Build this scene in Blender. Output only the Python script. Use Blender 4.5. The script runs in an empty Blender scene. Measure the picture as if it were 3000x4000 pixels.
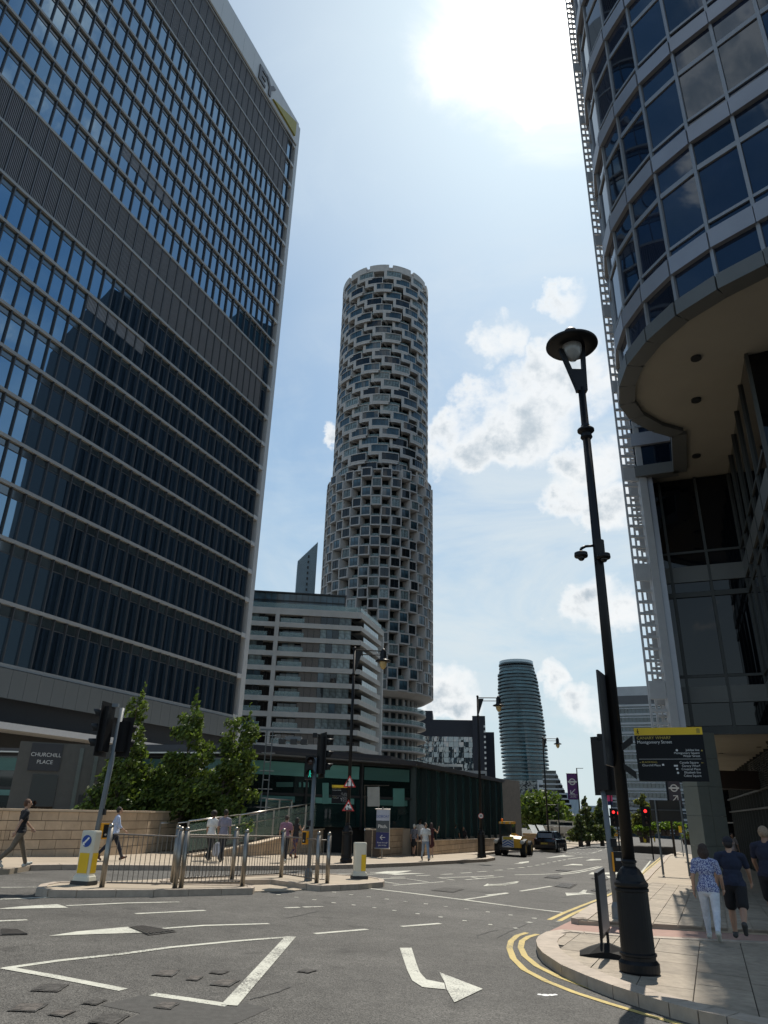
import bpy, bmesh, math, random
from mathutils import Vector, Matrix
R = math.radians
random.seed(7)
SC = bpy.context.scene
COL = SC.collection

# ---------------------------------------------------------------- camera
EYE = Vector((0, 0, 1.75))
PITCH, ROLL, FPX = R(23.0), R(1.5), 2760.0          # focal length in pixels of a 3000 x 4000 frame
_f = Vector((0, math.cos(PITCH), math.sin(PITCH)))
_r0 = Vector((1, 0, 0)); _u0 = _r0.cross(_f)
_r = _r0 * math.cos(ROLL) + _u0 * math.sin(ROLL)
_u = -_r0 * math.sin(ROLL) + _u0 * math.cos(ROLL)
cam = bpy.data.cameras.new('camera'); cam.sensor_fit = 'VERTICAL'; cam.sensor_height = 36.0
cam.lens = 36.0 * FPX / 4000.0; cam.clip_start = 0.1; cam.clip_end = 6000
camo = bpy.data.objects.new('camera', cam); COL.objects.link(camo)
M = Matrix(((_r.x, _u.x, -_f.x), (_r.y, _u.y, -_f.y), (_r.z, _u.z, -_f.z))).to_4x4(); M.translation = EYE
camo.matrix_world = M; SC.camera = camo

def ray(x, y):
    return (_f + _r * ((x - 1500) / FPX) + _u * ((2000 - y) / FPX)).normalized()
def row(p):
    q = Vector(p) - EYE; z = q.dot(_f); return 2000 - FPX * q.dot(_u) / z
def gz(x, y):                                        # the streets fall gently to the far right
    return 0.06 - 0.03 * (x + 6) - 0.006 * (y - 20)
def G(x, y, h=0.0):
    """ground point (h above the slope) surveyed from the photograph"""
    d = ray(x, y); n = Vector((0.03, 0.006, 1)); c = 0.06 - 0.18 + 0.12 + h
    t = (c - n.dot(EYE)) / n.dot(d); return EYE + d * t
def AT(az, dist, z=0.0):
    return Vector((dist * math.sin(R(az)), dist * math.cos(R(az)), z))
def top_of(b, y):
    lo, hi = -8.0, 300.0
    for _ in range(50):
        m = (lo + hi) / 2
        if row((b.x, b.y, m)) > y: lo = m
        else: hi = m
    return lo

# ---------------------------------------------------------------- light
SUN_AZ, SUN_EL = R(20.0), R(58.5)
sd = Vector((math.sin(SUN_AZ) * math.cos(SUN_EL), math.cos(SUN_AZ) * math.cos(SUN_EL), math.sin(SUN_EL)))
sun = bpy.data.lights.new('sun', 'SUN'); sun.energy = 4.8; sun.angle = R(0.53); sun.color = (1.0, 0.93, 0.82)
suno = bpy.data.objects.new('sun', sun); COL.objects.link(suno)
suno.rotation_euler = sd.to_track_quat('Z', 'Y').to_euler(); suno.location = (0, 0, 300)
W = bpy.data.worlds.new('World'); SC.world = W; W.use_nodes = True
SC.view_settings.view_transform = 'Standard'; SC.view_settings.look = 'None'
SC.view_settings.gamma = 1.0; SC.view_settings.use_curve_mapping = False
SC.view_settings.exposure = 0.0
SC.cycles.max_bounces = 6; SC.cycles.diffuse_bounces = 3; SC.cycles.glossy_bounces = 3
SC.cycles.transparent_max_bounces = 10; SC.cycles.transmission_bounces = 4
SC.cycles.use_denoising = True; SC.cycles.sample_clamp_indirect = 6

def world_sky():
    nt = W.node_tree; N = nt.nodes; L = nt.links
    for n in list(N): N.remove(n)
    out = N.new('ShaderNodeOutputWorld'); bg = N.new('ShaderNodeBackground'); bg.inputs[1].default_value = 1.0
    sky = N.new('ShaderNodeTexSky'); sky.sky_type = 'NISHITA'; sky.sun_disc = False
    sky.sun_elevation = SUN_EL; sky.sun_rotation = SUN_AZ
    sky.air_density = 1.0; sky.dust_density = 0.8; sky.ozone_density = 1.0; sky.altitude = 10
    def math_(op, a, b=None, c=None):
        m = N.new('ShaderNodeMath'); m.operation = op
        for i, s in enumerate((a, b, c)):
            if s is None: continue
            if isinstance(s, (int, float)): m.inputs[i].default_value = s
            else: L.new(s, m.inputs[i])
        return m.outputs[0]
    def vdot(a, v):
        m = N.new('ShaderNodeVectorMath'); m.operation = 'DOT_PRODUCT'; L.new(a, m.inputs[0]); m.inputs[1].default_value = v
        return m.outputs['Value']
    def ramp(val, a, b, lo=0.0, hi=1.0, smooth=True):
        m = N.new('ShaderNodeMapRange'); m.interpolation_type = 'SMOOTHSTEP' if smooth else 'LINEAR'
        L.new(val, m.inputs[0]); m.inputs[1].default_value = a; m.inputs[2].default_value = b
        m.inputs[3].default_value = lo; m.inputs[4].default_value = hi; return m.outputs[0]
    def mix(f, a, b):
        m = N.new('ShaderNodeMix'); m.data_type = 'RGBA'
        if isinstance(f, float): m.inputs[0].default_value = f
        else: L.new(f, m.inputs[0])
        for i, s in ((6, a), (7, b)):
            if isinstance(s, tuple): m.inputs[i].default_value = s + (1,)
            else: L.new(s, m.inputs[i])
        return m.outputs[2]
    tc = N.new('ShaderNodeTexCoord'); D = tc.outputs['Generated']
    nm = N.new('ShaderNodeVectorMath'); nm.operation = 'NORMALIZE'; L.new(D, nm.inputs[0]); D = nm.outputs[0]
    scl = N.new('ShaderNodeMix'); scl.data_type = 'RGBA'; scl.blend_type = 'MULTIPLY'; scl.inputs[0].default_value = 1.0
    L.new(sky.outputs[0], scl.inputs[6]); scl.inputs[7].default_value = (0.076, 0.110, 0.120, 1)
    base = scl.outputs[2]
    z = vdot(D, (0, 0, 1))
    hz = ramp(z, 0.62, 0.0)                             # summer haze towards the horizon
    base = mix(math_('MULTIPLY', hz, 0.84), base, (0.62, 0.72, 0.76))
    def noise(scale, detail, rough, dist=0.0, stretch=(1, 1, 1)):
        mp = N.new('ShaderNodeMapping'); L.new(D, mp.inputs[0]); mp.inputs['Scale'].default_value = stretch
        n = N.new('ShaderNodeTexNoise'); L.new(mp.outputs[0], n.inputs[0]); n.inputs['Scale'].default_value = scale
        n.inputs['Detail'].default_value = detail; n.inputs['Roughness'].default_value = rough
        n.inputs['Distortion'].default_value = dist; return n.outputs['Fac']
    n1 = noise(9, 9, 0.6, 0.15, (1, 1, 1.5)); n2 = noise(3.2, 8, 0.62, 0.6, (1, 1, 2.2)); n3 = noise(22, 7, 0.6)
    # thin high veil everywhere
    veil = ramp(n2, 0.42, 0.78)
    base = mix(math_('MULTIPLY', veil, 0.30), base, (0.66, 0.82, 0.93))
    nc = N.new('ShaderNodeTexNoise'); L.new(D, nc.inputs[0]); nc.inputs['Scale'].default_value = 11; nc.inputs['Detail'].default_value = 5; nc.inputs['Roughness'].default_value = .6
    vs_ = N.new('ShaderNodeVectorMath'); vs_.operation = 'SUBTRACT'; L.new(nc.outputs['Color'], vs_.inputs[0]); vs_.inputs[1].default_value = (.5, .5, .5)
    vk = N.new('ShaderNodeVectorMath'); vk.operation = 'SCALE'; L.new(vs_.outputs[0], vk.inputs[0]); vk.inputs['Scale'].default_value = .11
    va = N.new('ShaderNodeVectorMath'); va.operation = 'ADD'; L.new(D, va.inputs[0]); L.new(vk.outputs[0], va.inputs[1])
    vn = N.new('ShaderNodeVectorMath'); vn.operation = 'NORMALIZE'; L.new(va.outputs[0], vn.inputs[0]); DD = vn.outputs[0]
    # a bank of thin streaky haze low over the far river
    n4 = noise(2.6, 9, 0.62, 0.9, (1.0, 1.0, 3.4))
    bank = math_('POWER', ramp(vdot(D, tuple(ray(2100, 2350))), 0.86, 1.0, smooth=False), 0.9)
    base = mix(math_('MULTIPLY', bank, ramp(n4, 0.32, 0.66, 0.18, 0.85)), base, (0.72, 0.80, 0.84))
    # cumulus: clouds standing in given directions of the sky
    tot = None
    for (cx, cy, rad, wgt) in CLOUDS:
        c = ray(cx, cy)
        d = vdot(DD, tuple(c))
        b = ramp(d, math.cos(rad), 1.0, 0.0, wgt, smooth=False)
        b = math_('POWER', b, 0.6)
        tot = b if tot is None else math_('MAXIMUM', tot, b)
    # scattered clouds over the rest of the sky, behind and beside the camera
    rest = math_('MULTIPLY', ramp(vdot(D, (0, 1, 0.0)), 0.35, -0.1), ramp(n2, 0.47, 0.66))
    tot = math_('MAXIMUM', tot, math_('MULTIPLY', rest, 0.75))
    dens = math_('SUBTRACT', math_('ADD', tot, math_('MULTIPLY', math_('ADD', math_('MULTIPLY', n1, 0.65), math_('MULTIPLY', n3, 0.35)), 2.2)), 1.42)
    cov = ramp(dens, -0.04, 0.46)
    cov = math_('MULTIPLY', cov, ramp(tot, 0.02, 0.2))
    thick = ramp(math_('ADD', dens, math_('MULTIPLY', math_('SUBTRACT', n3, 0.5), .8)), 0.30, 0.85)
    ccol = mix(thick, (0.97, 0.98, 0.98), (0.42, 0.50, 0.57))
    # near the sun the clouds and the haze forward-scatter
    s = vdot(D, tuple(sd))
    glow = ramp(s, 0.93, 0.995)
    ccol = mix(glow, ccol, (1.25, 1.23, 1.18))
    base = mix(math_('MULTIPLY', cov, 0.88), base, ccol)
    g1 = math_('POWER', ramp(math_('ADD', s, math_('MULTIPLY', math_('SUBTRACT', n2, 0.5), 0.035)), 0.980, 0.998), 1.3)
    g0 = math_('MULTIPLY', math_('POWER', ramp(s, 0.72, 1.0, smooth=False), 1.7), .55)
    base = mix(g0, base, (0.92, 0.96, 0.98))
    base = mix(g1, base, (1.35, 1.34, 1.3))
    g2 = math_('POWER', math_('MAXIMUM', s, 0.0), 700.0)
    base = mix(g2, base, (6.0, 5.8, 5.4))
    L.new(base, bg.inputs[0]); L.new(bg.outputs[0], out.inputs[0])
CLOUDS = [(2200, 330, .06, .75), (1960, 1610, .075, .85), (2150, 1530, .07, .9), (2060, 1600, .085, .95), (1800, 1720, .05, .75), (1900, 1330, .035, .7), (1960, 1310, .035, .75), (2020, 1320, .03, .6),
          (2200, 1160, .032, .6), (2230, 1450, .06, .85), (2280, 1840, .055, .95), (2220, 1900, .05, .85), (2360, 1780, .05, .9), (2400, 1950, .05, .8),
          (2260, 2360, .045, .75), (2330, 2330, .045, .75), (2400, 2360, .04, .7), (1730, 2690, .045, .7), (1820, 2720, .04, .6), (2180, 2670, .03, .62), (2260, 2800, .04, .6), (2340, 2830, .04, .6),
          (1290, 1720, .018, .8), (2350, 1500, .05, .7), (1700, 1800, .03, .6)]
world_sky()

# ---------------------------------------------------------------- materials
MATS = {}
def mat(name, col, rough=0.7, metal=0.0, spec=0.5, vary=0.12, vscale=3.0, bump=0.0, bscale=40.0, emit=None, alpha=1.0, obj=False, rand=0.0, streak=False):
    if name in MATS: return MATS[name]
    m = bpy.data.materials.new(name); m.use_nodes = True; nt = m.node_tree; N = nt.nodes; L = nt.links
    b = N['Principled BSDF']; b.inputs['Roughness'].default_value = rough; b.inputs['Metallic'].default_value = metal
    b.inputs['Specular IOR Level'].default_value = spec
    c4 = tuple(col) + (1,)
    tc = N.new('ShaderNodeTexCoord'); src = tc.outputs['Object']
    if streak:
        mp = N.new('ShaderNodeMapping'); mp.inputs['Scale'].default_value = (1, 1, 0.12); L.new(src, mp.inputs[0]); src2 = mp.outputs[0]
    else: src2 = src
    if vary > 0:
        n = N.new('ShaderNodeTexNoise'); n.inputs['Scale'].default_value = vscale; n.inputs['Detail'].default_value = 6
        n.inputs['Roughness'].default_value = 0.65; L.new(src2, n.inputs['Vector'])
        mr = N.new('ShaderNodeMapRange'); mr.inputs[1].default_value = 0.3; mr.inputs[2].default_value = 0.7
        mr.inputs[3].default_value = 1 - vary; mr.inputs[4].default_value = 1 + vary; L.new(n.outputs['Fac'], mr.inputs[0])
        f = mr.outputs[0]
        if rand > 0:
            oi = N.new('ShaderNodeObjectInfo'); m2 = N.new('ShaderNodeMapRange'); m2.inputs[3].default_value = 1 - rand; m2.inputs[4].default_value = 1 + rand
            L.new(oi.outputs['Random'], m2.inputs[0]); mm = N.new('ShaderNodeMath'); mm.operation = 'MULTIPLY'
            L.new(f, mm.inputs[0]); L.new(m2.outputs[0], mm.inputs[1]); f = mm.outputs[0]
        vm = N.new('ShaderNodeVectorMath'); vm.operation = 'SCALE'; vm.inputs[0].default_value = tuple(col); L.new(f, vm.inputs['Scale'])
        L.new(vm.outputs[0], b.inputs['Base Color'])
    else: b.inputs['Base Color'].default_value = c4
    if bump > 0:
        n2 = N.new('ShaderNodeTexNoise'); n2.inputs['Scale'].default_value = bscale; n2.inputs['Detail'].default_value = 4; L.new(src, n2.inputs['Vector'])
        bp = N.new('ShaderNodeBump'); bp.inputs['Strength'].default_value = bump; bp.inputs['Distance'].default_value = 0.02
        L.new(n2.outputs['Fac'], bp.inputs['Height']); L.new(bp.outputs[0], b.inputs['Normal'])
    if emit: b.inputs['Emission Color'].default_value = tuple(emit[:3]) + (1,); b.inputs['Emission Strength'].default_value = emit[3]
    if alpha < 1: b.inputs['Alpha'].default_value = alpha
    MATS[name] = m; return m
def glass(name, tint, rough=0.02, ior=1.7, wave=0.0, wscale=0.5, vary=0.5, vs=0.6, alpha=1.0, wstretch=(1, 1, 1), spec=(1, 1, 1)):
    """opaque facade glazing: dark room behind, sky and neighbours mirrored by Fresnel"""
    if name in MATS: return MATS[name]
    m = bpy.data.materials.new(name); m.use_nodes = True; nt = m.node_tree; N = nt.nodes; L = nt.links
    b = N['Principled BSDF']; b.inputs['Roughness'].default_value = rough; b.inputs['IOR'].default_value = ior
    b.inputs['Specular Tint'].default_value = spec + (1,)
    tc = N.new('ShaderNodeTexCoord')
    n = N.new('ShaderNodeTexNoise'); n.inputs['Scale'].default_value = vs; n.inputs['Detail'].default_value = 3; L.new(tc.outputs['Object'], n.inputs['Vector'])
    mr = N.new('ShaderNodeMapRange'); mr.inputs[1].default_value = 0.3; mr.inputs[2].default_value = 0.7; mr.inputs[3].default_value = 1 - vary; mr.inputs[4].default_value = 1 + vary
    L.new(n.outputs['Fac'], mr.inputs[0])
    oi = N.new('ShaderNodeObjectInfo'); m2 = N.new('ShaderNodeMapRange'); m2.inputs[3].default_value = 0.55; m2.inputs[4].default_value = 1.5
    L.new(oi.outputs['Random'], m2.inputs[0]); mm = N.new('ShaderNodeMath'); mm.operation = 'MULTIPLY'; L.new(mr.outputs[0], mm.inputs[0]); L.new(m2.outputs[0], mm.inputs[1])
    vm = N.new('ShaderNodeVectorMath'); vm.operation = 'SCALE'; vm.inputs[0].default_value = tuple(tint); L.new(mm.outputs[0], vm.inputs['Scale'])
    L.new(vm.outputs[0], b.inputs['Base Color'])
    if wave > 0:
        mp = N.new('ShaderNodeMapping'); mp.inputs['Scale'].default_value = wstretch; L.new(tc.outputs['Object'], mp.inputs[0])
        n2 = N.new('ShaderNodeTexNoise'); n2.inputs['Scale'].default_value = wscale; n2.inputs['Detail'].default_value = 1.5; L.new(mp.outputs[0], n2.inputs['Vector'])
        bp = N.new('ShaderNodeBump'); bp.inputs['Strength'].default_value = wave; bp.inputs['Distance'].default_value = 0.1
        L.new(n2.outputs['Fac'], bp.inputs['Height']); L.new(bp.outputs[0], b.inputs['Normal'])
    if alpha < 1: b.inputs['Alpha'].default_value = alpha
    MATS[name] = m; return m

# ---------------------------------------------------------------- mesh helpers
class MB:
    def __init__(s): s.v = []; s.f = []; s.m = []; s.mi = 0; s.mats = []; s.smooth = False
    def use(s, m):
        if m not in s.mats: s.mats.append(m)
        s.mi = s.mats.index(m); return s
    def face(s, pts):
        i = len(s.v); s.v += [tuple(p) for p in pts]; s.f.append(tuple(range(i, i + len(pts)))); s.m.append(s.mi)
    def add(s, vs, fs):
        i = len(s.v); s.v += [tuple(p) for p in vs]
        for f in fs: s.f.append(tuple(i + k for k in f)); s.m.append(s.mi)
    def hexa(s, b, t):
        """b, t: four bottom and four top corners"""
        s.add(list(b) + list(t), [(3, 2, 1, 0), (4, 5, 6, 7), (0, 1, 5, 4), (1, 2, 6, 5), (2, 3, 7, 6), (3, 0, 4, 7)])
    def box(s, x0, x1, y0, y1, z0, z1):
        s.hexa([(x0, y0, z0), (x1, y0, z0), (x1, y1, z0), (x0, y1, z0)], [(x0, y0, z1), (x1, y0, z1), (x1, y1, z1), (x0, y1, z1)])
    def fbox(s, F, s0, s1, d0, d1, z0, z1):
        P = lambda a, b, c: F(a, b, c)
        s.hexa([P(s0, d0, z0), P(s1, d0, z0), P(s1, d1, z0), P(s0, d1, z0)], [P(s0, d0, z1), P(s1, d0, z1), P(s1, d1, z1), P(s0, d1, z1)])
    def prism(s, poly, z0, z1):
        """poly 2-D; z0, z1 number or function of (x, y)"""
        n = len(poly); a = sum(poly[i][0] * poly[(i + 1) % n][1] - poly[(i + 1) % n][0] * poly[i][1] for i in range(n))
        if a < 0: poly = poly[::-1]
        f0 = z0 if callable(z0) else (lambda x, y: z0); f1 = z1 if callable(z1) else (lambda x, y: z1)
        vs = [(p[0], p[1], f0(p[0], p[1])) for p in poly] + [(p[0], p[1], f1(p[0], p[1])) for p in poly]
        s.add(vs, [tuple(range(n - 1, -1, -1)), tuple(range(n, 2 * n))] + [(i, (i + 1) % n, n + (i + 1) % n, n + i) for i in range(n)])
    def tube(s, p0, p1, r0, r1=None, n=8, cap=True):
        r1 = r0 if r1 is None else r1; p0 = Vector(p0); p1 = Vector(p1); d = (p1 - p0)
        if d.length < 1e-6: return
        d.normalize(); a = d.orthogonal().normalized(); b = d.cross(a)
        vs = []
        for p, r in ((p0, r0), (p1, r1)):
            for k in range(n):
                t = 2 * math.pi * k / n; vs.append(p + a * (r * math.cos(t)) + b * (r * math.sin(t)))
        fs = [(k, (k + 1) % n, n + (k + 1) % n, n + k) for k in range(n)]
        if cap: fs += [tuple(range(n - 1, -1, -1)), tuple(range(n, 2 * n))]
        s.add(vs, fs)
    def path(s, pts, r, n=8):
        for a, b in zip(pts, pts[1:]): s.tube(a, b, r, r, n)
    def lathe(s, prof, c=(0, 0, 0), n=20):
        """prof: (radius, z) pairs"""
        vs = []; fs = []; m = len(prof)
        for r, z in prof:
            for k in range(n):
                t = 2 * math.pi * k / n; vs.append((c[0] + r * math.cos(t), c[1] + r * math.sin(t), c[2] + z))
        for j in range(m - 1):
            for k in range(n): fs.append((j * n + k, j * n + (k + 1) % n, (j + 1) * n + (k + 1) % n, (j + 1) * n + k))
        fs.append(tuple(range(n - 1, -1, -1))); fs.append(tuple(range((m - 1) * n, m * n)))
        s.add(vs, fs)
    def ball(s, c, rx, ry=None, rz=None, n=10, m=8):
        ry = rx if ry is None else ry; rz = rx if rz is None else rz
        vs = [(c[0], c[1], c[2] - rz)]; fs = []
        for j in range(1, m):
            p = math.pi * j / m
            for k in range(n):
                t = 2 * math.pi * k / n; vs.append((c[0] + rx * math.sin(p) * math.cos(t), c[1] + ry * math.sin(p) * math.sin(t), c[2] - rz * math.cos(p)))
        vs.append((c[0], c[1], c[2] + rz)); L = len(vs) - 1
        for k in range(n): fs.append((0, 1 + (k + 1) % n, 1 + k)); fs.append((L, L - n + k, L - n + (k + 1) % n))
        for j in range(m - 2):
            for k in range(n): fs.append((1 + j * n + k, 1 + j * n + (k + 1) % n, 1 + (j + 1) * n + (k + 1) % n, 1 + (j + 1) * n + k))
        s.add(vs, fs)
    def mesh(s, name, org=(0, 0, 0)):
        me = bpy.data.meshes.new(name); o = Vector(org)
        me.from_pydata([(p[0] - o.x, p[1] - o.y, p[2] - o.z) for p in s.v], [], s.f)
        for m in s.mats: me.materials.append(m)
        if len(s.mats) > 1: me.polygons.foreach_set('material_index', s.m)
        if s.smooth: me.polygons.foreach_set('use_smooth', [True] * len(s.f))
        me.update(); return me
    def build(s, name, m=None, parent=None, label=None, kind=None, loc=None):
        """link as ONE object; vertices given in world space when the parent is unrotated at its location"""
        if m is not None and not s.mats: s.mats = [m]
        org = Vector((0, 0, 0)) if loc is None else Vector(loc)
        base = parent.get('_o') if parent is not None else None
        po = Vector(base) if base is not None else Vector((0, 0, 0))
        me = s.mesh(name, org + (po if loc is None else Vector((0, 0, 0))))
        o = bpy.data.objects.new(name, me); COL.objects.link(o)
        if parent is not None: o.parent = parent
        if loc is not None: o.location = org - po
        if base is not None: o['_o'] = tuple(org if loc is not None else po)
        if label: o['label'] = label
        if kind: o['kind'] = kind
        return o
def thing(name, label, cat, loc=(0, 0, 0), rz=0.0, group=None, kind=None, world=False):
    o = bpy.data.objects.new(name, None); COL.objects.link(o); o.location = loc; o.rotation_euler = (0, 0, rz); o.empty_display_size = 0.2
    o['label'] = label; o['category'] = cat
    if group: o['group'] = group
    if kind: o['kind'] = kind
    if world: o['_o'] = tuple(loc)                        # children are then built from world coordinates
    return o
def tag(o, label, cat, group=None, kind=None):
    o['label'] = label; o['category'] = cat
    if group: o['group'] = group
    if kind: o['kind'] = kind
    return o
def inst(me, name, parent, loc=(0, 0, 0), rz=0.0, scale=(1, 1, 1), label=None, rot=None):
    o = bpy.data.objects.new(name, me); COL.objects.link(o); o.parent = parent
    o.location = loc; o.rotation_euler = rot if rot else (0, 0, rz); o.scale = scale
    if label: o['label'] = label
    return o
def dup(root, loc=None, rz=None, label=None, group=None):
    def cp(o, par):
        c = o.copy(); COL.objects.link(c); c.parent = par
        for ch in kids.get(o, ()): cp(ch, c)
        return c
    kids = {}
    for o in COL.objects:
        if o.parent: kids.setdefault(o.parent, []).append(o)
    r = cp(root, None)
    if loc is not None: r.location = loc
    if rz is not None: r.rotation_euler = (0, 0, rz)
    if label: r['label'] = label
    if group: r['group'] = group
    return r
def frame(O, az):
    """F(s, d, z): s along azimuth az, d to its right-hand side"""
    u = (math.sin(R(az)), math.cos(R(az))); n = (u[1], -u[0])
    return lambda s, d, z: (O[0] + u[0] * s + n[0] * d, O[1] + u[1] * s + n[1] * d, z)
def text(body, size, m, parent, loc, rot, align='LEFT', name='lettering', ext=0.003, bold=0.0, sx=1.0):
    c = bpy.data.curves.new(name, 'FONT'); c.body = body; c.size = size; c.extrude = ext; c.align_x = align; c.offset = bold
    c.materials.append(m); o = bpy.data.objects.new(name, c); COL.objects.link(o); o.parent = parent
    dg = bpy.context.evaluated_depsgraph_get(); me = bpy.data.meshes.new_from_object(o.evaluated_get(dg)); bpy.data.objects.remove(o); bpy.data.curves.remove(c)
    o = bpy.data.objects.new(name, me); COL.objects.link(o); o.parent = parent; me.materials.clear(); me.materials.append(m)
    o.location = loc; o.rotation_euler = rot; o.scale = (sx, 1, 1); return o

# shared materials
BLACK = mat('black_paint', (.007, .007, .008), .42, spec=.3, vary=.2)
STEEL = mat('brushed_steel', (.52, .50, .47), .32, metal=1.0, vary=.1)
STEELD = mat('weathered_steel', (.30, .28, .25), .38, metal=1.0, vary=.2)
GREYP = mat('grey_pole_paint', (.13, .15, .165), .45, vary=.12)
DARK = mat('dark_frame', (.02, .022, .024), .5, vary=.15)
WHITE = mat('white_paint', (.75, .75, .72), .5, vary=.05)
YEL = mat('sign_yellow', (.72, .47, .01), .5, vary=.06)
RED = mat('sign_red', (.55, .02, .02), .45, vary=.04)
NAVY = mat('sign_navy', (.015, .02, .12), .5, vary=.05)
ORANGE = mat('box_orange', (.75, .33, .01), .5, vary=.05)
# ---------------------------------------------------------------- glass and stone of the buildings
GL_EY = glass('office_glass', (.008, .016, .026), .012, 4.4, wave=.05, wscale=.35, vs=.25, spec=(.60, .82, 1.0))
GL_EY2 = glass('office_transom_glass', (.045, .065, .072), .05, 2.3, vs=.3)
GL_DK = glass('dark_window_glass', (.010, .013, .016), .03, 1.55, wave=.06, wscale=.6, vs=.5)
GL_BL = glass('blue_window_glass', (.05, .09, .115), .05, 1.6, wave=.08, wscale=.5, vs=.35, vary=.6)
GL_CU = glass('curtained_glass', (.16, .20, .20), .08, 1.5, wave=.05, wscale=.8, vs=1.2, vary=.5)
GL_TR = glass('street_tower_glass', (.008, .014, .032), .015, 1.75, wave=.16, wscale=.42, vs=.4, spec=(.75, .88, 1.0))
GL_TD = glass('street_tower_glass_dark', (.004, .005, .007), .02, 1.45, wave=.10, wscale=.5, vs=.4)
GL_GR = glass('green_cladding_glass', (.012, .045, .045), .10, 1.5, wave=.03, wscale=.3, vs=.4, vary=.35)
GL_TEAL = glass('frosted_teal_glass', (.09, .22, .20), .3, 1.45, vs=.8, vary=.2)
GL_PAV = glass('pavilion_glass', (.010, .022, .022), .03, 1.6, wave=.05, wscale=.5, vs=.5, vary=.8)
RAILGL = mat('railing_glass', (.25, .36, .32), .06, alpha=.35, vary=0)
BALGL = mat('balcony_glass', (.30, .42, .42), .08, alpha=.45, vary=0)
CONC = mat('tower_stone', (.49, .46, .43), .75, vary=.10, vscale=.5)
BAND = mat('office_band', (.30, .31, .31), .5, vary=.08, vscale=.3)
FIN = mat('office_fin', (.045, .048, .053), .45, vary=.1)
PANEL = mat('office_panel', (.50, .51, .51), .4, vary=.06, vscale=.2, streak=True)
APB = mat('apartment_band', (.50, .49, .46), .7, vary=.10, vscale=.4)
BROWN = mat('apartment_brown_panel', (.13, .115, .10), .5, vary=.2)
def proj(p):
    q = Vector(p) - EYE; z = q.dot(_f); return 1500 + FPX * q.dot(_r) / z, 2000 - FPX * q.dot(_u) / z, z
def shows(p, m=60):
    x, y, z = proj(p); return z > 0 and -m < x < 3000 + m and -m < y < 4000 + m

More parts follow.
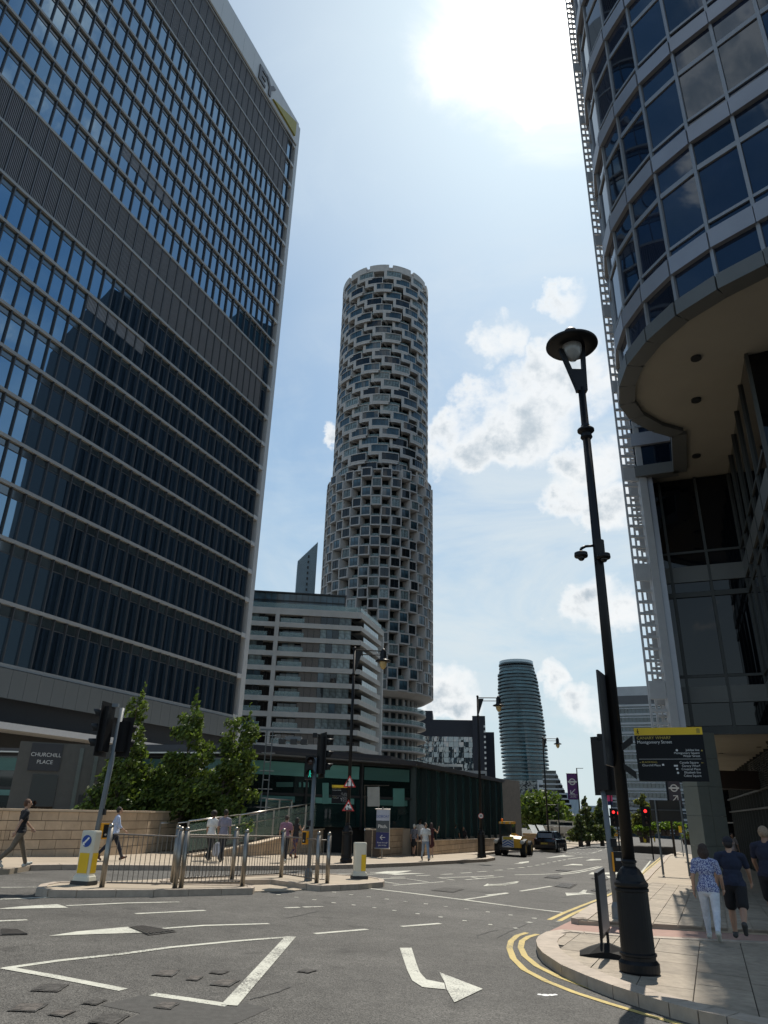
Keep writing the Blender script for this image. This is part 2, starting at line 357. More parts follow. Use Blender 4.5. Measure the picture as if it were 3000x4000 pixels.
# ================= office tower on the left =================
def office_left():
    C0 = AT(-10.75, 95); F = frame(C0, 202.8)
    t = thing('office_tower', 'tall dark glass office tower with grey bands and louvred storeys, filling the left', 'office building', (C0.x, C0.y, 0), world=True)
    zr = [12.3, 17.4, 22.7, 27.5, 31.5, 35.5, 39.4, 43.4, 47.3, 51.2, 55.7, 60.8, 65.2, 69.3, 73.3, 77.2, 81.2, 85.3, 89.4, 93.3, 98.0, 102.8, 107.6, 112.3]
    NB = 39; S0 = 1.9; LEN = S0 + NB * 1.5
    b = MB(); b.fbox(F, 1.5, LEN, 0.5, 34, -6, 117.6); b.build('core_wall', mat('office_core', (.02, .022, .025), .7), t)
    b = MB(); b.fbox(F, 0, 0.95, -0.35, 0.6, 9.4, 118.2)
    for i, z in enumerate(zr): b.fbox(F, 0.95, 1.9, -0.30, 0.55, z - .28, z + .28)
    b.fbox(F, 0.0, LEN, 0.6, 34, 112.6, 118.0)
    b.build('corner_column', PANEL, t)
    # parapet panels and base panels: each its own plate
    def plates(name, s0, z0, z1, m, w, d0, n):
        me = MB(); me.box(0, w - .03, 0, .25, 0, z1 - z0 - .02); me = me.use(m).mesh(name)
        for k in range(n):
            p = F(s0 + k * w, d0, z0); o = inst(me, name, t, (p[0] - C0.x, p[1] - C0.y, z0), R(-202.8 + 90))
    plates('parapet_panel', 1.0, 112.65, 118.2, PANEL, 3.0, -.34, 20)
    plates('base_panel', 0.98, 9.7, 12.05, mat('office_base_panel', (.13, .14, .14), .45, vary=.08, vscale=.3, streak=True), 1.5, -.36, 40)
    bands = MB()
    for z in zr: 
        bands.use(BAND).fbox(F, 1.9, LEN, -.27, .5, z - .15, z + .17)
    bands.build('floor_band', None, t)
    cells = []
    for i in range(len(zr) - 1):
        for k in range(NB):
            lou = (i in (10, 11) or i in (20, 21, 22)) and k >= 1
            cells.append((i, k, lou))
    # panes: unit meshes shared, scaled in height
    pm = MB(); pm.box(0, 1, -.02, .04, 0, 1); pm = pm.use(GL_EY).mesh('glass_pane')
    fm = MB(); fm.box(-.055, .055, 0, .24, 0, 1); fm = fm.use(FIN).mesh('fin')
    ranked = []
    for (i, k, lou) in cells:
        z0, z1 = zr[i] + .17, zr[i + 1] - .15; s = S0 + 1.5 * k; p = F(s + .75, 0, (z0 + z1) / 2)
        d = (Vector(p) - EYE).length
        ranked.append((shows(p), (z1 - z0) / d / d, i, k, lou, z0, z1, s, p))
    panes = sorted([r for r in ranked if not r[4]], key=lambda r: (not r[0], -r[1]))
    rest = MB(); tr = MB(); rz = R(-202.8 + 90)
    rg = random.Random(3)
    for j, (sh, a, i, k, lou, z0, z1, s, p) in enumerate(panes):
        zt = z0 + (z1 - z0) * .80
        if j < 300:
            q = F(s + .04, 0, z0)
            inst(pm, 'glass_pane', t, (q[0] - C0.x, q[1] - C0.y, z0), 0, (1.42, 1, zt - z0 - .05), rot=(rg.uniform(-.004, .004), 0, rz + rg.uniform(-.005, .005)))
        else: rest.fbox(F, s + .04, s + 1.46, -.02, .04, z0, zt - .05)
        tr.fbox(F, s + .04, s + 1.46, -.01, .05, zt + .02, z1)
    rest.build('glazing', GL_EY, t, kind='stuff'); tr.build('transom_strip', GL_EY2, t, kind='stuff')
    tb = MB()
    for (sh, a, i, k, lou, z0, z1, s, p) in panes:
        zt = z0 + (z1 - z0) * .80; tb.fbox(F, s, s + 1.5, -.08, .06, zt - .05, zt + .03)
    tb.build('transom_bar', FIN, t, kind='stuff')
    fr = MB()
    for j, (sh, a, i, k, lou, z0, z1, s, p) in enumerate(sorted(ranked, key=lambda r: (not r[0], -r[1]))):
        if j < 300:
            q = F(s, 0, z0); inst(fm, 'fin', t, (q[0] - C0.x, q[1] - C0.y, z0), R(-202.8 + 90), (1, 1, z1 - z0))
        else: fr.fbox(F, s - .055, s + .055, -.24, 0, z0, z1)
    fr.build('fins', FIN, t, kind='stuff')
    lv = MB(); lb = MB()
    LV = mat('louvre_metal', (.30, .29, .29), .4, metal=.3, vary=.05)
    for (sh, a, i, k, lou, z0, z1, s, p) in ranked:
        if lou:
            lb.fbox(F, s, s + 1.5, .12, .2, z0, z1)
            for q in range(8): lv.fbox(F, s + .12 + q * .175, s + .165 + q * .175, -.16, .10, z0, z1)
    lb.build('louvre_backing', mat('louvre_back', (.012, .012, .014), .9), t); lv.build('louvre_slats', LV, t, kind='stuff')
    # two short runs of louvres inside the window storeys
    lv = MB()
    for (i, k0) in ((13, 17), (8, 17)):
        z1 = zr[i + 1] - .24; z0 = z1 - 1.5
        for k in range(k0, k0 + 6):
            for q in range(8): lv.fbox(F, S0 + 1.5 * k + .12 + q * .175, S0 + 1.5 * k + .20 + q * .175, -.14, -.02, z0, z1)
    lv.build('louvre_patch', LV, t, kind='stuff')
    # sheer dark storeys at street level, canopy
    b = MB(); b.fbox(F, 2, LEN, 1.6, 1.9, -6, 9.6); b.build('ground_glazing', GL_TD, t)
    b = MB()
    for k in range(19): b.fbox(F, 3 + k * 3, 3.12 + k * 3, 1.5, 1.62, -6, 9.6)
    b.build('ground_mullion', FIN, t)
    for k in (5, 11, 17):
        b = MB(); b.fbox(F, 3 + k * 3, 4.8 + k * 3, .2, 1.5, -6, 9.65); b.build('stone_pier', APB, t)
    b = MB(); b.fbox(F, 1, LEN, -3.2, 1.5, 7.1, 7.32); b.fbox(F, 1, LEN, -3.3, -3.15, 7.0, 7.5)
    b.build('canopy', mat('canopy_metal', (.62, .63, .64), .35, vary=.05), t)
    # roof sign
    th = thing('roof_sign', 'dark two letter sign with yellow wedge on the office tower parapet', 'sign', F(9.0, -.7, 114), world=False)
    face_rot = (R(90), 0, R(-202.8 + 90 + 180))
    q = lambda s, d, z: tuple(Vector(F(s, d, z)) - th.location)
    text('EY', 4.6, mat('sign_dark_metal', (.04, .045, .055), .4), th, q(14.6, -.6, 113.3), face_rot, name='letters', ext=.18, bold=.12)
    w = MB(); P = [F(9.9, -.9, 113.6), F(2.2, -.9, 113.6), F(2.2, -.9, 117.0)]; w.add(P + [F(9.9, -.6, 113.6), F(2.2, -.6, 113.6), F(2.2, -.6, 117.0)], [(0, 1, 2), (5, 4, 3), (0, 3, 4, 1), (1, 4, 5, 2), (2, 5, 3, 0)])
    w.v = [tuple(Vector(v) - th.location) for v in w.v]
    w.build('yellow_wedge', mat('sign_gold', (.34, .29, .04), .5), th)
office_left()

# ================= round residential tower =================
def round_tower():
    cx, cy = AT(-.42, 225)[:2]; R1, R2, R3 = 16.8, 18.5, 16.2; Z0, Z1, Z2 = 34.0, 105.0, 188.2
    t = thing('round_tower', 'very tall round stone tower with stacked bay windows and curved balconies', 'tower', (cx, cy, 0), world=False)
    core = MB()
    core.lathe([(R3 - 3.2, -8), (R3 - 3.2, Z0), (R2 - 3.6, Z0), (R2 - 3.6, Z1), (R1 - 3.2, Z1), (R1 - 3.2, Z2 - 2)], n=72); core.build('inner_wall', glass('loggia_glass', (.03, .042, .048), .06, 1.6, vs=.4), t)
    cam_a = -90.0
    def pol(r, a, z): return (r * math.cos(R(a)), r * math.sin(R(a)), z)
    def wedge(b, r0, r1, a0, a1, z0, z1, n=1, r0b=None, a0i=None, a1i=None, z0i=None):
        for k in range(n):
            x0 = a0 + (a1 - a0) * k / n; x1 = a0 + (a1 - a0) * (k + 1) / n
            y0 = x0 if a0i is None else a0i + (a1i - a0i) * k / n; y1 = x1 if a0i is None else a0i + (a1i - a0i) * (k + 1) / n
            zi = z0 if z0i is None else z0i
            b.hexa([pol(r0, y0, zi), pol(r1, x0, z0), pol(r1, x1, z0), pol(r0, y1, zi)], [pol(r0, y0, z1), pol(r1, x0, z1), pol(r1, x1, z1), pol(r0, y1, z1)])
    # bay of the middle zone: stone frame box with a two-light window
    h2 = (Z1 - Z0) / 21
    def mid_bay(gl):
        b = MB(); b.use(CONC)
        wedge(b, R2 - 3.4, R2, -5.2, 5.2, 0, .42, 2, a0i=-6.6, a1i=6.6, z0i=.25); wedge(b, R2 - 3.4, R2, -5.2, 5.2, h2 - .38, h2 - .01, 2, a0i=-6.6, a1i=6.6)
        wedge(b, R2 - 3.4, R2, -5.2, -4.1, .42, h2 - .38, 1, a0i=-6.6, a1i=-5.5); wedge(b, R2 - 3.4, R2, 4.1, 5.2, .42, h2 - .38, 1, a0i=5.5, a1i=6.6)
        b.use(DARK); wedge(b, R2 - .3, R2 - .12, -.14, .14, .42, h2 - .38)
        g = MB().use(gl); wedge(g, R2 - .4, R2 - .2, -4.1, 4.1, .42, h2 - .38, 2)
        r = MB().use(CONC)                                     # slab edge and rail of the neighbouring loggia
        wedge(r, R2 - 3.4, R2 - 1.4, 4.8, 15.2, -.02, .32, 3)
        rg = MB().use(BALGL); wedge(rg, R2 - 1.48, R2 - 1.43, 5.2, 14.8, .32, 1.35, 3)
        return b.mesh('bay_frame'), g.mesh('window_pane'), r.mesh('loggia_slab'), rg.mesh('balustrade')
    h1 = (Z2 - Z1) / 26
    def up_bay(gl):
        b = MB(); b.use(CONC)
        wedge(b, R1 - 3.0, R1, -9, 10.5, 0, .45, 4, a0i=-5, a1i=10, z0i=.3); wedge(b, R1 - 3.0, R1, -9, 10.5, h1 - .25, h1, 4, a0i=-5, a1i=10)
        wedge(b, R1 - 3.0, R1, -12.0, -8.6, -.9, h1, 1, a0i=-6, a1i=-4.5)       # slanting stone flank
        wedge(b, R1 - 3.0, R1, 9.8, 10.5, .45, h1 - .25)
        wedge(b, R1 - 3.0, R1 - .05, -11, 9, -.75, 0, 3, a0i=-6, a1i=8, z0i=-.05)     # soffit wedge
        b.use(DARK)
        for a in (-5.4, -1.8, 1.8, 5.4): wedge(b, R1 - .3, R1 - .13, a - .09, a + .09, .45, h1 - .25)
        g = MB().use(gl); wedge(g, R1 - .4, R1 - .2, -8.6, 9.8, .45, h1 - .25, 4)
        r = MB().use(CONC); wedge(r, R1 - 3.0, R1 - 1.0, 10, 25, -.06, .28, 3)
        rg = MB().use(BALGL); wedge(rg, R1 - 1.10, R1 - 1.04, 10, 25, .28, 1.35, 3)
        return b.mesh('bay_frame'), g.mesh('window_pane'), r.mesh('loggia_slab'), rg.mesh('balustrade')
    mids = [mid_bay(g) for g in (GL_BL, GL_DK, GL_CU)]; ups = [up_bay(g) for g in (GL_BL, GL_DK, GL_CU)]
    rg = random.Random(5); L = []
    for k in range(21):
        for j in range(18):
            a = j * 20 + (10 if k % 2 else 0) - 3
            L.append((abs((a - cam_a + 180) % 360 - 180), 0, a, Z0 + k * h2, rg.choice([0, 0, 1, 2, 1])))
    for k in range(26):
        for j in range(10):
            a = j * 36 - k * 12.0 + 4
            L.append((abs((a - cam_a + 180) % 360 - 180), 1, a, Z1 + k * h1, rg.choice([0, 0, 0, 1, 2])))
    L = [x for x in L if x[0] < 118]
    L.sort(key=lambda x: (x[0] > 62, x[3])) 
    junk = {}
    def baked(me, a, z):
        key = me.name.split('.')[0]; mb = junk.setdefault(key, MB()); c, s = math.cos(R(a)), math.sin(R(a))
        i0 = len(mb.v); mb.v += [(v.co.x * c - v.co.y * s, v.co.x * s + v.co.y * c, v.co.z + z) for v in me.vertices]
        idx = []
        for m in me.materials:
            if m not in mb.mats: mb.mats.append(m)
            idx.append(mb.mats.index(m))
        for p in me.polygons: mb.f.append(tuple(i0 + q for q in p.vertices)); mb.m.append(idx[p.material_index])
    n = 0
    for (d, kind, a, z, g) in L:
        fr, gl, sl, bg = (mids, ups)[kind][g]
        if d < 62 and n < 300:
            n += 1
            o = inst(fr, 'bay_frame', t, (0, 0, z), R(a), scale=(1 + .026 * ((int(a) // 12 + int(z)) % 3),) * 2 + (1,)); inst(gl, 'window_pane', o); 
            inst(sl, 'loggia_slab', t, (0, 0, z), R(a)) if n <= 290 else baked(sl, a, z)
            baked(bg, a, z)
        else:
            for m in (fr, gl, sl, bg): baked(m, a, z)
    names = {'bay_frame': 'bay_frames', 'window_pane': 'window_panes', 'loggia_slab': 'loggia_slabs', 'balustrade': 'glass_balustrades'}
    for k, mb in junk.items(): mb.build(names[k], None, t, kind='stuff')
    # crown
    b = MB(); b.use(CONC)
    for j in range(12):
        a = j * 30 + 4 - 16; 
        wedge(b, R1 - 3, R1 + .1, a - 9, a + 16, Z2 - .2, Z2 + 2.9, 5); wedge(b, R1 - 5, R1 - .7, a + 16, a + 21, Z2 - .2, Z2 + 2.3, 2)
    wedge(b, R1 - 7.5, R1 - 2.2, 0, 360, Z2 - .4, Z2 + 2.4, 36); b.build('crown', None, t)
    # the skirt between the zones and the curved balconies below
    b = MB(); b.use(CONC); b.lathe([(R1 - 2, Z1 - .3), (R2 - .6, Z1 - .3), (R2 - .6, Z1 + .1), (R1 - 2, Z1 + .1)], n=72); b.build('terrace_slab', None, t); b = MB(); b.use(CONC)
    b.lathe([(R3 - 1, Z0 - 1.4), (R3 - .2, Z0 - 1.3), (R2 - .2, Z0 - .1), (R2 - .2, Z0 + .2), (R2 - 3, Z0 + .2)], n=72); b.build('stone_skirt', None, t)
    h3 = 3.65
    for k in range(9):
        z = Z0 - 1.3 - (k + 1) * h3
        b = MB(); b.use(CONC); b.lathe([(R3 - 3, z - .55), (R3 - .3, z - .55), (R3, z - .4), (R3, z), (R3 - 3, z)], n=72); b.build('balcony_slab', None, t)
        b = MB(); b.use(BALGL)
        for q in range(72): wedge(b, R3 - .18, R3 - .13, q * 5 + .1, q * 5 + 4.9, z, z + 1.15)
        b.use(STEEL); wedge(b, R3 - .2, R3 - .1, 0, 360, z + 1.15, z + 1.22, 72); b.build('balcony_rail', None, t)
    b = MB(); b.use(CONC)
    for q in range(36): wedge(b, R3 - 3.4, R3 - 2.6, q * 10, q * 10 + 2.6, -8, Z0 - 1.3)
    b.build('stone_pier', None, t)
round_tower()

# ================= flats in front of the tower =================
def flats():
    A = (-4.2, 150.0); F = frame(A, 263.4); S = frame(A, 16.3)          # F: d > 0 inwards;  S: d < 0 inwards
    t = thing('apartment_block', 'pale banded apartment block with recessed balconies and glass penthouse', 'apartment block', (A[0], A[1], 0), world=True)
    TOP = 41.6; P = 3.08; L1 = 42.0; L2 = 17.5; NF = 13
    b = MB(); b.fbox(F, 2.0, L1, 2.2, 18, -8, TOP - 1); b.build('inner_wall', mat('apartment_core', (.03, .03, .032), .8), t)
    for k in range(NF):
        z = TOP - k * P
        b = MB(); hh = 1.4 if k == 0 else 1.02
        b.fbox(F, 0, L1, 0, 2.4, z - hh, z); b.fbox(S, .01, L2 if k == 0 else L2 - 1.6, -14, 0, z - hh, z); b.build('floor_band', APB, t)
    for s, w in ((17.6, .9), (L1 - 1, 1)):
        b = MB(); b.fbox(F, s, s + w, -.06, 2.3, -8, TOP - 1.4); b.build('pier', APB, t)
    b = MB(); b.fbox(S, L2 - .5, L2, -2.4, .1, -8, TOP - 1.4); b.build('end_pier', mat('apartment_end_pier', (.62, .62, .60), .6), t)
    b = MB(); b.fbox(S, L2 - 2.2, L2 - .5, -16, -3.5, -8, TOP - 1.4); b.build('end_wall', APB, t)
    rg = random.Random(11); kinds = {'c': GL_CU, 'd': GL_DK, 'b': BROWN, 'l': GL_BL}
    W1 = 1.32; pm = {}
    for q, m in kinds.items():
        x = MB(); x.box(0, W1 - .09, 0, .08, 0, P - 1.06); pm[q] = x.use(m).mesh('window_pane')
    fr = MB()
    for k in range(NF - 1):
        z = TOP - (k + 1) * P
        for c in range(26):
            s = 2.2 + c * W1
            if 17.3 < s + W1 and s < 18.6: continue
            if c < 2: q, d = 'c', .5
            elif c < 5: q, d = rg.choice('clcd'), .5
            elif c < 8: q, d = 'b', .45
            elif c < 12: q, d = rg.choice('ddlc'), 1.9
            else: q, d = rg.choice('cdld') if c % 7 < 4 else 'd', .5 if c % 7 < 4 else 1.9
            p = F(s + .04, d, z); inst(pm[q], 'window_pane', t, (p[0] - A[0], p[1] - A[1], z + .02), R(-263.4 + 90))
            fr.fbox(F, s - .03, s + .04, d - .08, d + .1, z, z + P - 1.02)
    fr.build('window_bars', DARK, t, kind='stuff')
    for k in range(NF - 1):
        z = TOP - (k + 1) * P
        b = MB(); b.fbox(F, 12.3, 17.4, .25, .3, z, z + 1.0); b.build('balcony_glass', BALGL, t); b = MB(); b.fbox(F, 20, 24, .25, .3, z, z + 1.0); b.build('balcony_glass', BALGL, t)
        b = MB()
        for j in range(7): b.fbox(S, 2.2 + j * 1.6, 3.72 + j * 1.6, -.2, -.12, z, z + 1.15)
        b.build('side_balustrade', mat('lit_balustrade', (.55, .62, .60), .15, vary=.05), t)  # pale opaque copy of the balcony glass, lit look put into the colour
        b = MB(); b.fbox(S, 1.5, L2 - 2, -3.2, -3.1, z, z + P - 1.1); b.build('side_glazing', GL_DK, t)
    # penthouse
    b = MB(); b.fbox(F, 3.6, L1, 3.2, 16, TOP, TOP + 4.1); b.build('penthouse_glazing', GL_BL, t)
    b = MB()
    for j in range(28): b.fbox(F, 3.6 + j * 1.35, 3.7 + j * 1.35, 3.08, 3.2, TOP, TOP + 4.1)
    for z in (TOP + 2.3, TOP + 2.5): b.fbox(F, 3.6, L1, 3.05, 3.2, z, z + .07)
    b.build('penthouse_bars', DARK, t, kind='stuff')
    b = MB(); b.fbox(F, 3.3, L1, 2.8, 16.3, TOP + 4.1, TOP + 4.4); b.build('penthouse_roof', DARK, t)
    b = MB(); b.fbox(F, .5, L1, .4, .46, TOP, TOP + 1.15); b.fbox(S, .5, L2 - 1, -.46, -.4, TOP, TOP + 1.15); b.build('terrace_glass', BALGL, t)
flats()

# ================= far towers and blocks =================
def blue_tower():
    a = AT(-5.62, 400); F = frame(a, 262); S = frame(a, 12)
    t = thing('slanted_roof_tower', 'distant blue glass tower with vertical fins and sloping roof behind the flats', 'tower', (a.x, a.y, 0), world=True)
    b = MB()
    P = lambda s, d, z: F(s, d, z)
    b.hexa([F(0, 0, -5), F(11.2, 0, -5), F(11.2, 18, -5), F(0, 18, -5)], [F(0, 0, 150), F(11.2, 0, 137), F(11.2, 18, 137), F(0, 18, 150)]); b.build('glass_body', glass('far_blue_glass', (.15, .27, .34), .2, 1.5, vs=.05), t)
    b = MB()
    for k in range(26):
        s = k * .43; zt = 150 - 13 * s / 11.2
        b.hexa([F(s, -.5, -5), F(s + .14, -.5, -5), F(s + .14, 0, -5), F(s, 0, -5)], [F(s, -.5, zt), F(s + .14, -.5, zt), F(s + .14, 0, zt), F(s, 0, zt)])
    b.build('fins', mat('far_fins', (.34, .42, .46), .5), t, kind='stuff')
    for k in range(30):
        b = MB(); z = 141 - k * 3.4; b.fbox(F, 4.4, 5.4, -.7, -.4, z - 1.6, z); b.build('balcony', DARK, t)
blue_tower()

def ring_tower():
    c = AT(10.87, 770); cx, cy = c.x, c.y
    t = thing('balcony_ring_tower', 'distant oval glass tower ringed by thin curved balconies', 'tower', (cx, cy, 0))
    def rad(z):
        u = min(1, max(0, (151 - z) / 116)); return 19.3 + 4.4 * math.sin(math.pi * .5 * min(1, u * 1.45)) - 1.2 * max(0, u - .7)
    b = MB(); [b.lathe([(rad(z) - 2.6, z), (rad(z) - 2.6, z + 6)], (5.0 * min(1, (149 - z) / 114), 0, 0), n=64) for z in range(-10, 146, 6)]; b.build('glass_body', glass('ring_tower_glass', (.03, .075, .095), .08, 1.6, wave=.3, wscale=.25, wstretch=(1, 1, .2), vs=.12, vary=.9), t)
    SL = mat('ring_slab', (.07, .09, .10), .6); RG = glass('ring_rail_glass', (.06, .13, .15), .1, 1.5, vs=.1)
    for k in range(33):
        z = 35 + k * 3.55; r = rad(z); u_ = (32 - k) / 32; o = 5.0 * u_ + .25 * math.sin(k * 1.7); e = 1.2 if k > 29 else 0
        b = MB(); b.use(SL); b.lathe([(r - 3, z - .45), (r - e, z - .45), (r - e, z), (r - 3, z)], (o, 0, 0), 56); rr = b.build('balcony_ring', None, t)
        b = MB(); b.use(RG); b.lathe([(r - .15 - e, z), (r - .15 - e, z + 1.2), (r - .3 - e, z + 1.2), (r - .3 - e, z)], (o, 0, 0), 56); b.build('rail', None, rr)
    b = MB(); b.use(mat('ring_roof_screen', (.5, .58, .6), .3)); b.lathe([(rad(150) - 1.6, 149.5), (rad(150) - 1.6, 152.6), (rad(150) - 1.8, 152.6), (rad(150) - 1.8, 149.5)], n=64); b.build('roof_screen', None, t)
ring_tower()

def block(name, label, az0, az1, dist, ztop, m, cat='building', depth=30, zb=-14, turn=0.0):
    a = AT(az0, dist); b_ = AT(az1, dist); w = (b_ - a).length; az = math.degrees(math.atan2(b_.x - a.x, b_.y - a.y)) + turn
    F = frame(a, az)                                            # d < 0 : away from the camera
    t = thing(name, label, cat, (a.x, a.y, 0), world=True)
    b = MB(); b.fbox(F, 0, w, -depth, 0, zb, ztop); b.build('wall', m, t)
    return t, F, w
NAVYM = mat('navy_cladding', (.018, .022, .035), .6, vary=.1)
def dark_blocks():
    MIR = glass('mirror_glazing', (.03, .06, .08), .03, 2.6, wave=1.2, wscale=.45, wstretch=(1, 1, .35), vs=.2)
    t, F, w = block('mirror_glass_block', 'dark navy block with wavering mirror glass between the round tower and lamp post', 2.6, 8.19, 300, 37, NAVYM, 'office building')
    b = MB(); b.fbox(F, 0, 8.5, -20, .1, 37, 40.5); b.build('roof_house', NAVYM, t)
    pm = MB(); pm.box(0, 1.9, -.12, 0, 0, 1.9); pm = pm.use(MIR).mesh('window_pane')
    for i in range(12):
        for j in range(11):
            p = F(1.0 + i * 2.0, .15, 30.5 - (j + 1) * 2.0); inst(pm, 'window_pane', t, (p[0] - t.location.x, p[1] - t.location.y, p[2]), 0, rot=(random.uniform(-.03, .03), 0, random.uniform(-.03, .03) - R(4)))
    t, F, w = block('navy_slab_tower', 'plain dark navy slab tower behind the mirror glass block', 8.3, 8.95, 330, 35.5, NAVYM, 'office building')
    t, F, w = block('navy_side_block', 'narrow dark navy block joined at the right of mirror glass', 7.3, 8.3, 298, 38.5, NAVYM, 'office building', depth=12)
    for k in range(14):
        b = MB(); b.fbox(F, w - .7, w, .02, .2, 8 + k * 2.0, 8.8 + k * 2); b.build('window', WHITE, t)
    WH = mat('far_white_wall', (.5, .52, .52), .7)
    for a0, a1, z, d, lab in ((3.0, 6.5, 17.0, 250, 'low white building with window strips below the mirror block, stepped left half'), (6.0, 8.3, 14.5, 240, 'low white building right half with stair tower, below the navy blocks')):
        t, F, w = block('low_white_building', lab, a0, a1, d, z, WH)
        for k in range(4):
            for q in range(int(w / 3)):
                b = MB(); b.fbox(F, .4 + q * 3, 3.1 + q * 3, 0, .12, z - 1.9 - k * 2.6, z - .9 - k * 2.6); b.build('window', GL_DK, t)
    # podium under the ringed tower, terraces to its right
    PX = glass('podium_glass', (.02, .03, .035), .04, 2.0, wave=1.0, wscale=.3, vs=.2)
    t, F, w = block('podium_block', 'dark glazed podium block at the foot of the ringed tower', 9.2, 12.3, 600, 27, PX)
    for k in range(9):
        b = MB(); b.fbox(F, 0, w, .02, .3, k * 3 - .3, k * 3); b.build('floor_edge', NAVYM, t)
    t, F, w = block('white_stair_block', 'white stair block with zigzag bracing beside the podium', 12.0, 12.75, 560, 26, WH)
    for k in range(7):
        b = MB(); b.fbox(F, 1 + (k % 2) * 2.2, 4 + (k % 2) * 2, .02, .3, 3 + k * 3, 4.6 + k * 3); b.build('window', DARK, t)
    t, F, w = block('terraced_flats', 'stepped white terraced flats right of the ringed tower', 12.4, 13.9, 500, 6, WH, 'apartment block')
    for k in range(8):
        b = MB(); b.fbox(F, 0, w * (1.35 - k * .09), -12, .8, 6 + k * 2.9, 6.9 + k * 2.9); b.build('terrace', WH, t)
        b = MB(); b.fbox(F, 0, w * (1.3 - k * .09), -12, -.6, 6.9 + k * 2.9, 8.9 + k * 2.9); b.build('window_strip', GL_DK, t)
    t, F, w = block('pale_blue_tower', 'faint pale blue tower on the skyline beside the purple banner', 13.75, 14.9, 1100, 33, mat('hazy_tower', (.28, .36, .42), .8), 'tower')  # distance haze put into the pale wall and fin colours
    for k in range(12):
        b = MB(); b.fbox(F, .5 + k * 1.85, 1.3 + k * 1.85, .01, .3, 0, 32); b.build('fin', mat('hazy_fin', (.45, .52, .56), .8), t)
    t, F, w = block('distant_low_block', 'faint pale block on the skyline right of the pale blue tower', 15.0, 16.6, 900, 14, mat('hazy_low', (.35, .40, .43), .8))  # haze put into this wall colour too
    # glass pavilion with wing roof over the dock
    t, F, w = block('wing_roof_hall', 'low dark hall with white wing roof behind the parked car', 12.6, 16.4, 180, 1.8, mat('hall_wall', (.02, .024, .03), .5), depth=14, zb=-10)
    b = MB(); b.fbox(F, 2.5, w + 2, -12, .6, 1.8, 2.2); b.build('eaves', mat('hall_eaves', (.10, .12, .13), .4), t)
    b = MB(); b.prism([F(-1, -9, 0)[:2], F(6.5, -9, 0)[:2], F(6.5, 1, 0)[:2], F(-1, 1, 0)[:2]], 1.9, lambda x, y: 2.5); b.build('wing_roof', mat('hall_roof', (.6, .62, .62), .5), t)
    b = MB(); b.fbox(F, -.5, 4.0, -8, .5, 2.5, 4.3); b.build('wing_upstand', mat('hall_roof2', (.7, .7, .68), .5), t)
    pm = MB(); pm.box(0, 1.0, -.1, 0, 0, 2.0); pm = pm.use(GL_CU).mesh('window_pane')
    for k in range(7): p = F(3 + k * 1.1, .15, -1); inst(pm, 'window_pane', t, (p[0] - t.location.x, p[1] - t.location.y, -1.0), R(-13))
dark_blocks()

def banded_office():
    t, F, w = block('banded_office', 'grey office block with white floor bands behind the near lamp post', 17.1, 26.5, 350, 57.5, glass('banded_office_glass', (.05, .085, .11), .05, 1.8, wave=.5, wscale=.3, vs=.15, vary=.6), 'office building', depth=40)
    WB = mat('white_floor_band', (.52, .53, .54), .6, vary=.08, vscale=.3)
    b = MB(); b.fbox(F, -.1, w, -39, .2, 53.5, 57.6); b.build('parapet', WB, t)
    b = MB(); b.fbox(F, 0, w, .05, .18, 49.8, 53.4); b.build('plant_louvre', mat('plant_grey', (.14, .14, .145), .7), t)
    for k in range(15):
        z = 49.2 - k * 3.95
        b = MB(); b.fbox(F, -.15, w, 0, .5, z - .55, z + .35); b.fbox(F, -.15, w, 0, .35, z - 1.6, z - 1.2); bb = b.build('floor_band', WB, t)
        b = MB()
        for q in range(int(w / 1.6)): b.fbox(F, q * 1.6, q * 1.6 + .12, .01, .2, z - 3.3, z - 1.6)
        b.build('mullions', DARK, bb, kind='stuff')
    b = MB(); F2 = F
    b.tube(F(3.5, -6, 57.5), F(3.5, -6, 60), .5, .5); b.tube(F(3.4, -6, 60), F(4.6, -6, 64.5), .12, .08); b.tube(F(3.9, -6, 60), F(5.3, -6, 64.4), .12, .08); b.build('roof_crane', GREYP, t)
banded_office()

# tall dark office blocks that only show as reflections in the left tower's glass
def mirrored():
    t = thing('dark_office_tower', 'tall black ribbed office tower mirrored in the office glass at left', 'office building', (80, 100, 0), world=True)
    b = MB(); b.box(62, 105, 93, 150, -8, 128); b.build('wall', mat('black_cladding', (.012, .013, .016), .5), t)
    b = MB()
    for k in range(38): b.box(61.6, 62, 93.3 + k * 1.5, 93.8 + k * 1.5, 0, 127)
    b.build('ribs', mat('rib_metal', (.05, .052, .06), .5), t, kind='stuff')
    t = thing('stepped_office_tower', 'taller dark tower with stepped top mirrored near the office corner', 'office building', (100, 160, 0), world=True)
    b = MB(); b.box(97, 140, 152, 212, -8, 175); b.box(90, 140, 152, 190, -8, 150); b.build('wall', glass('far_reflected_glass', (.02, .05, .055), .1, 1.6, vs=.1), t)
mirrored()
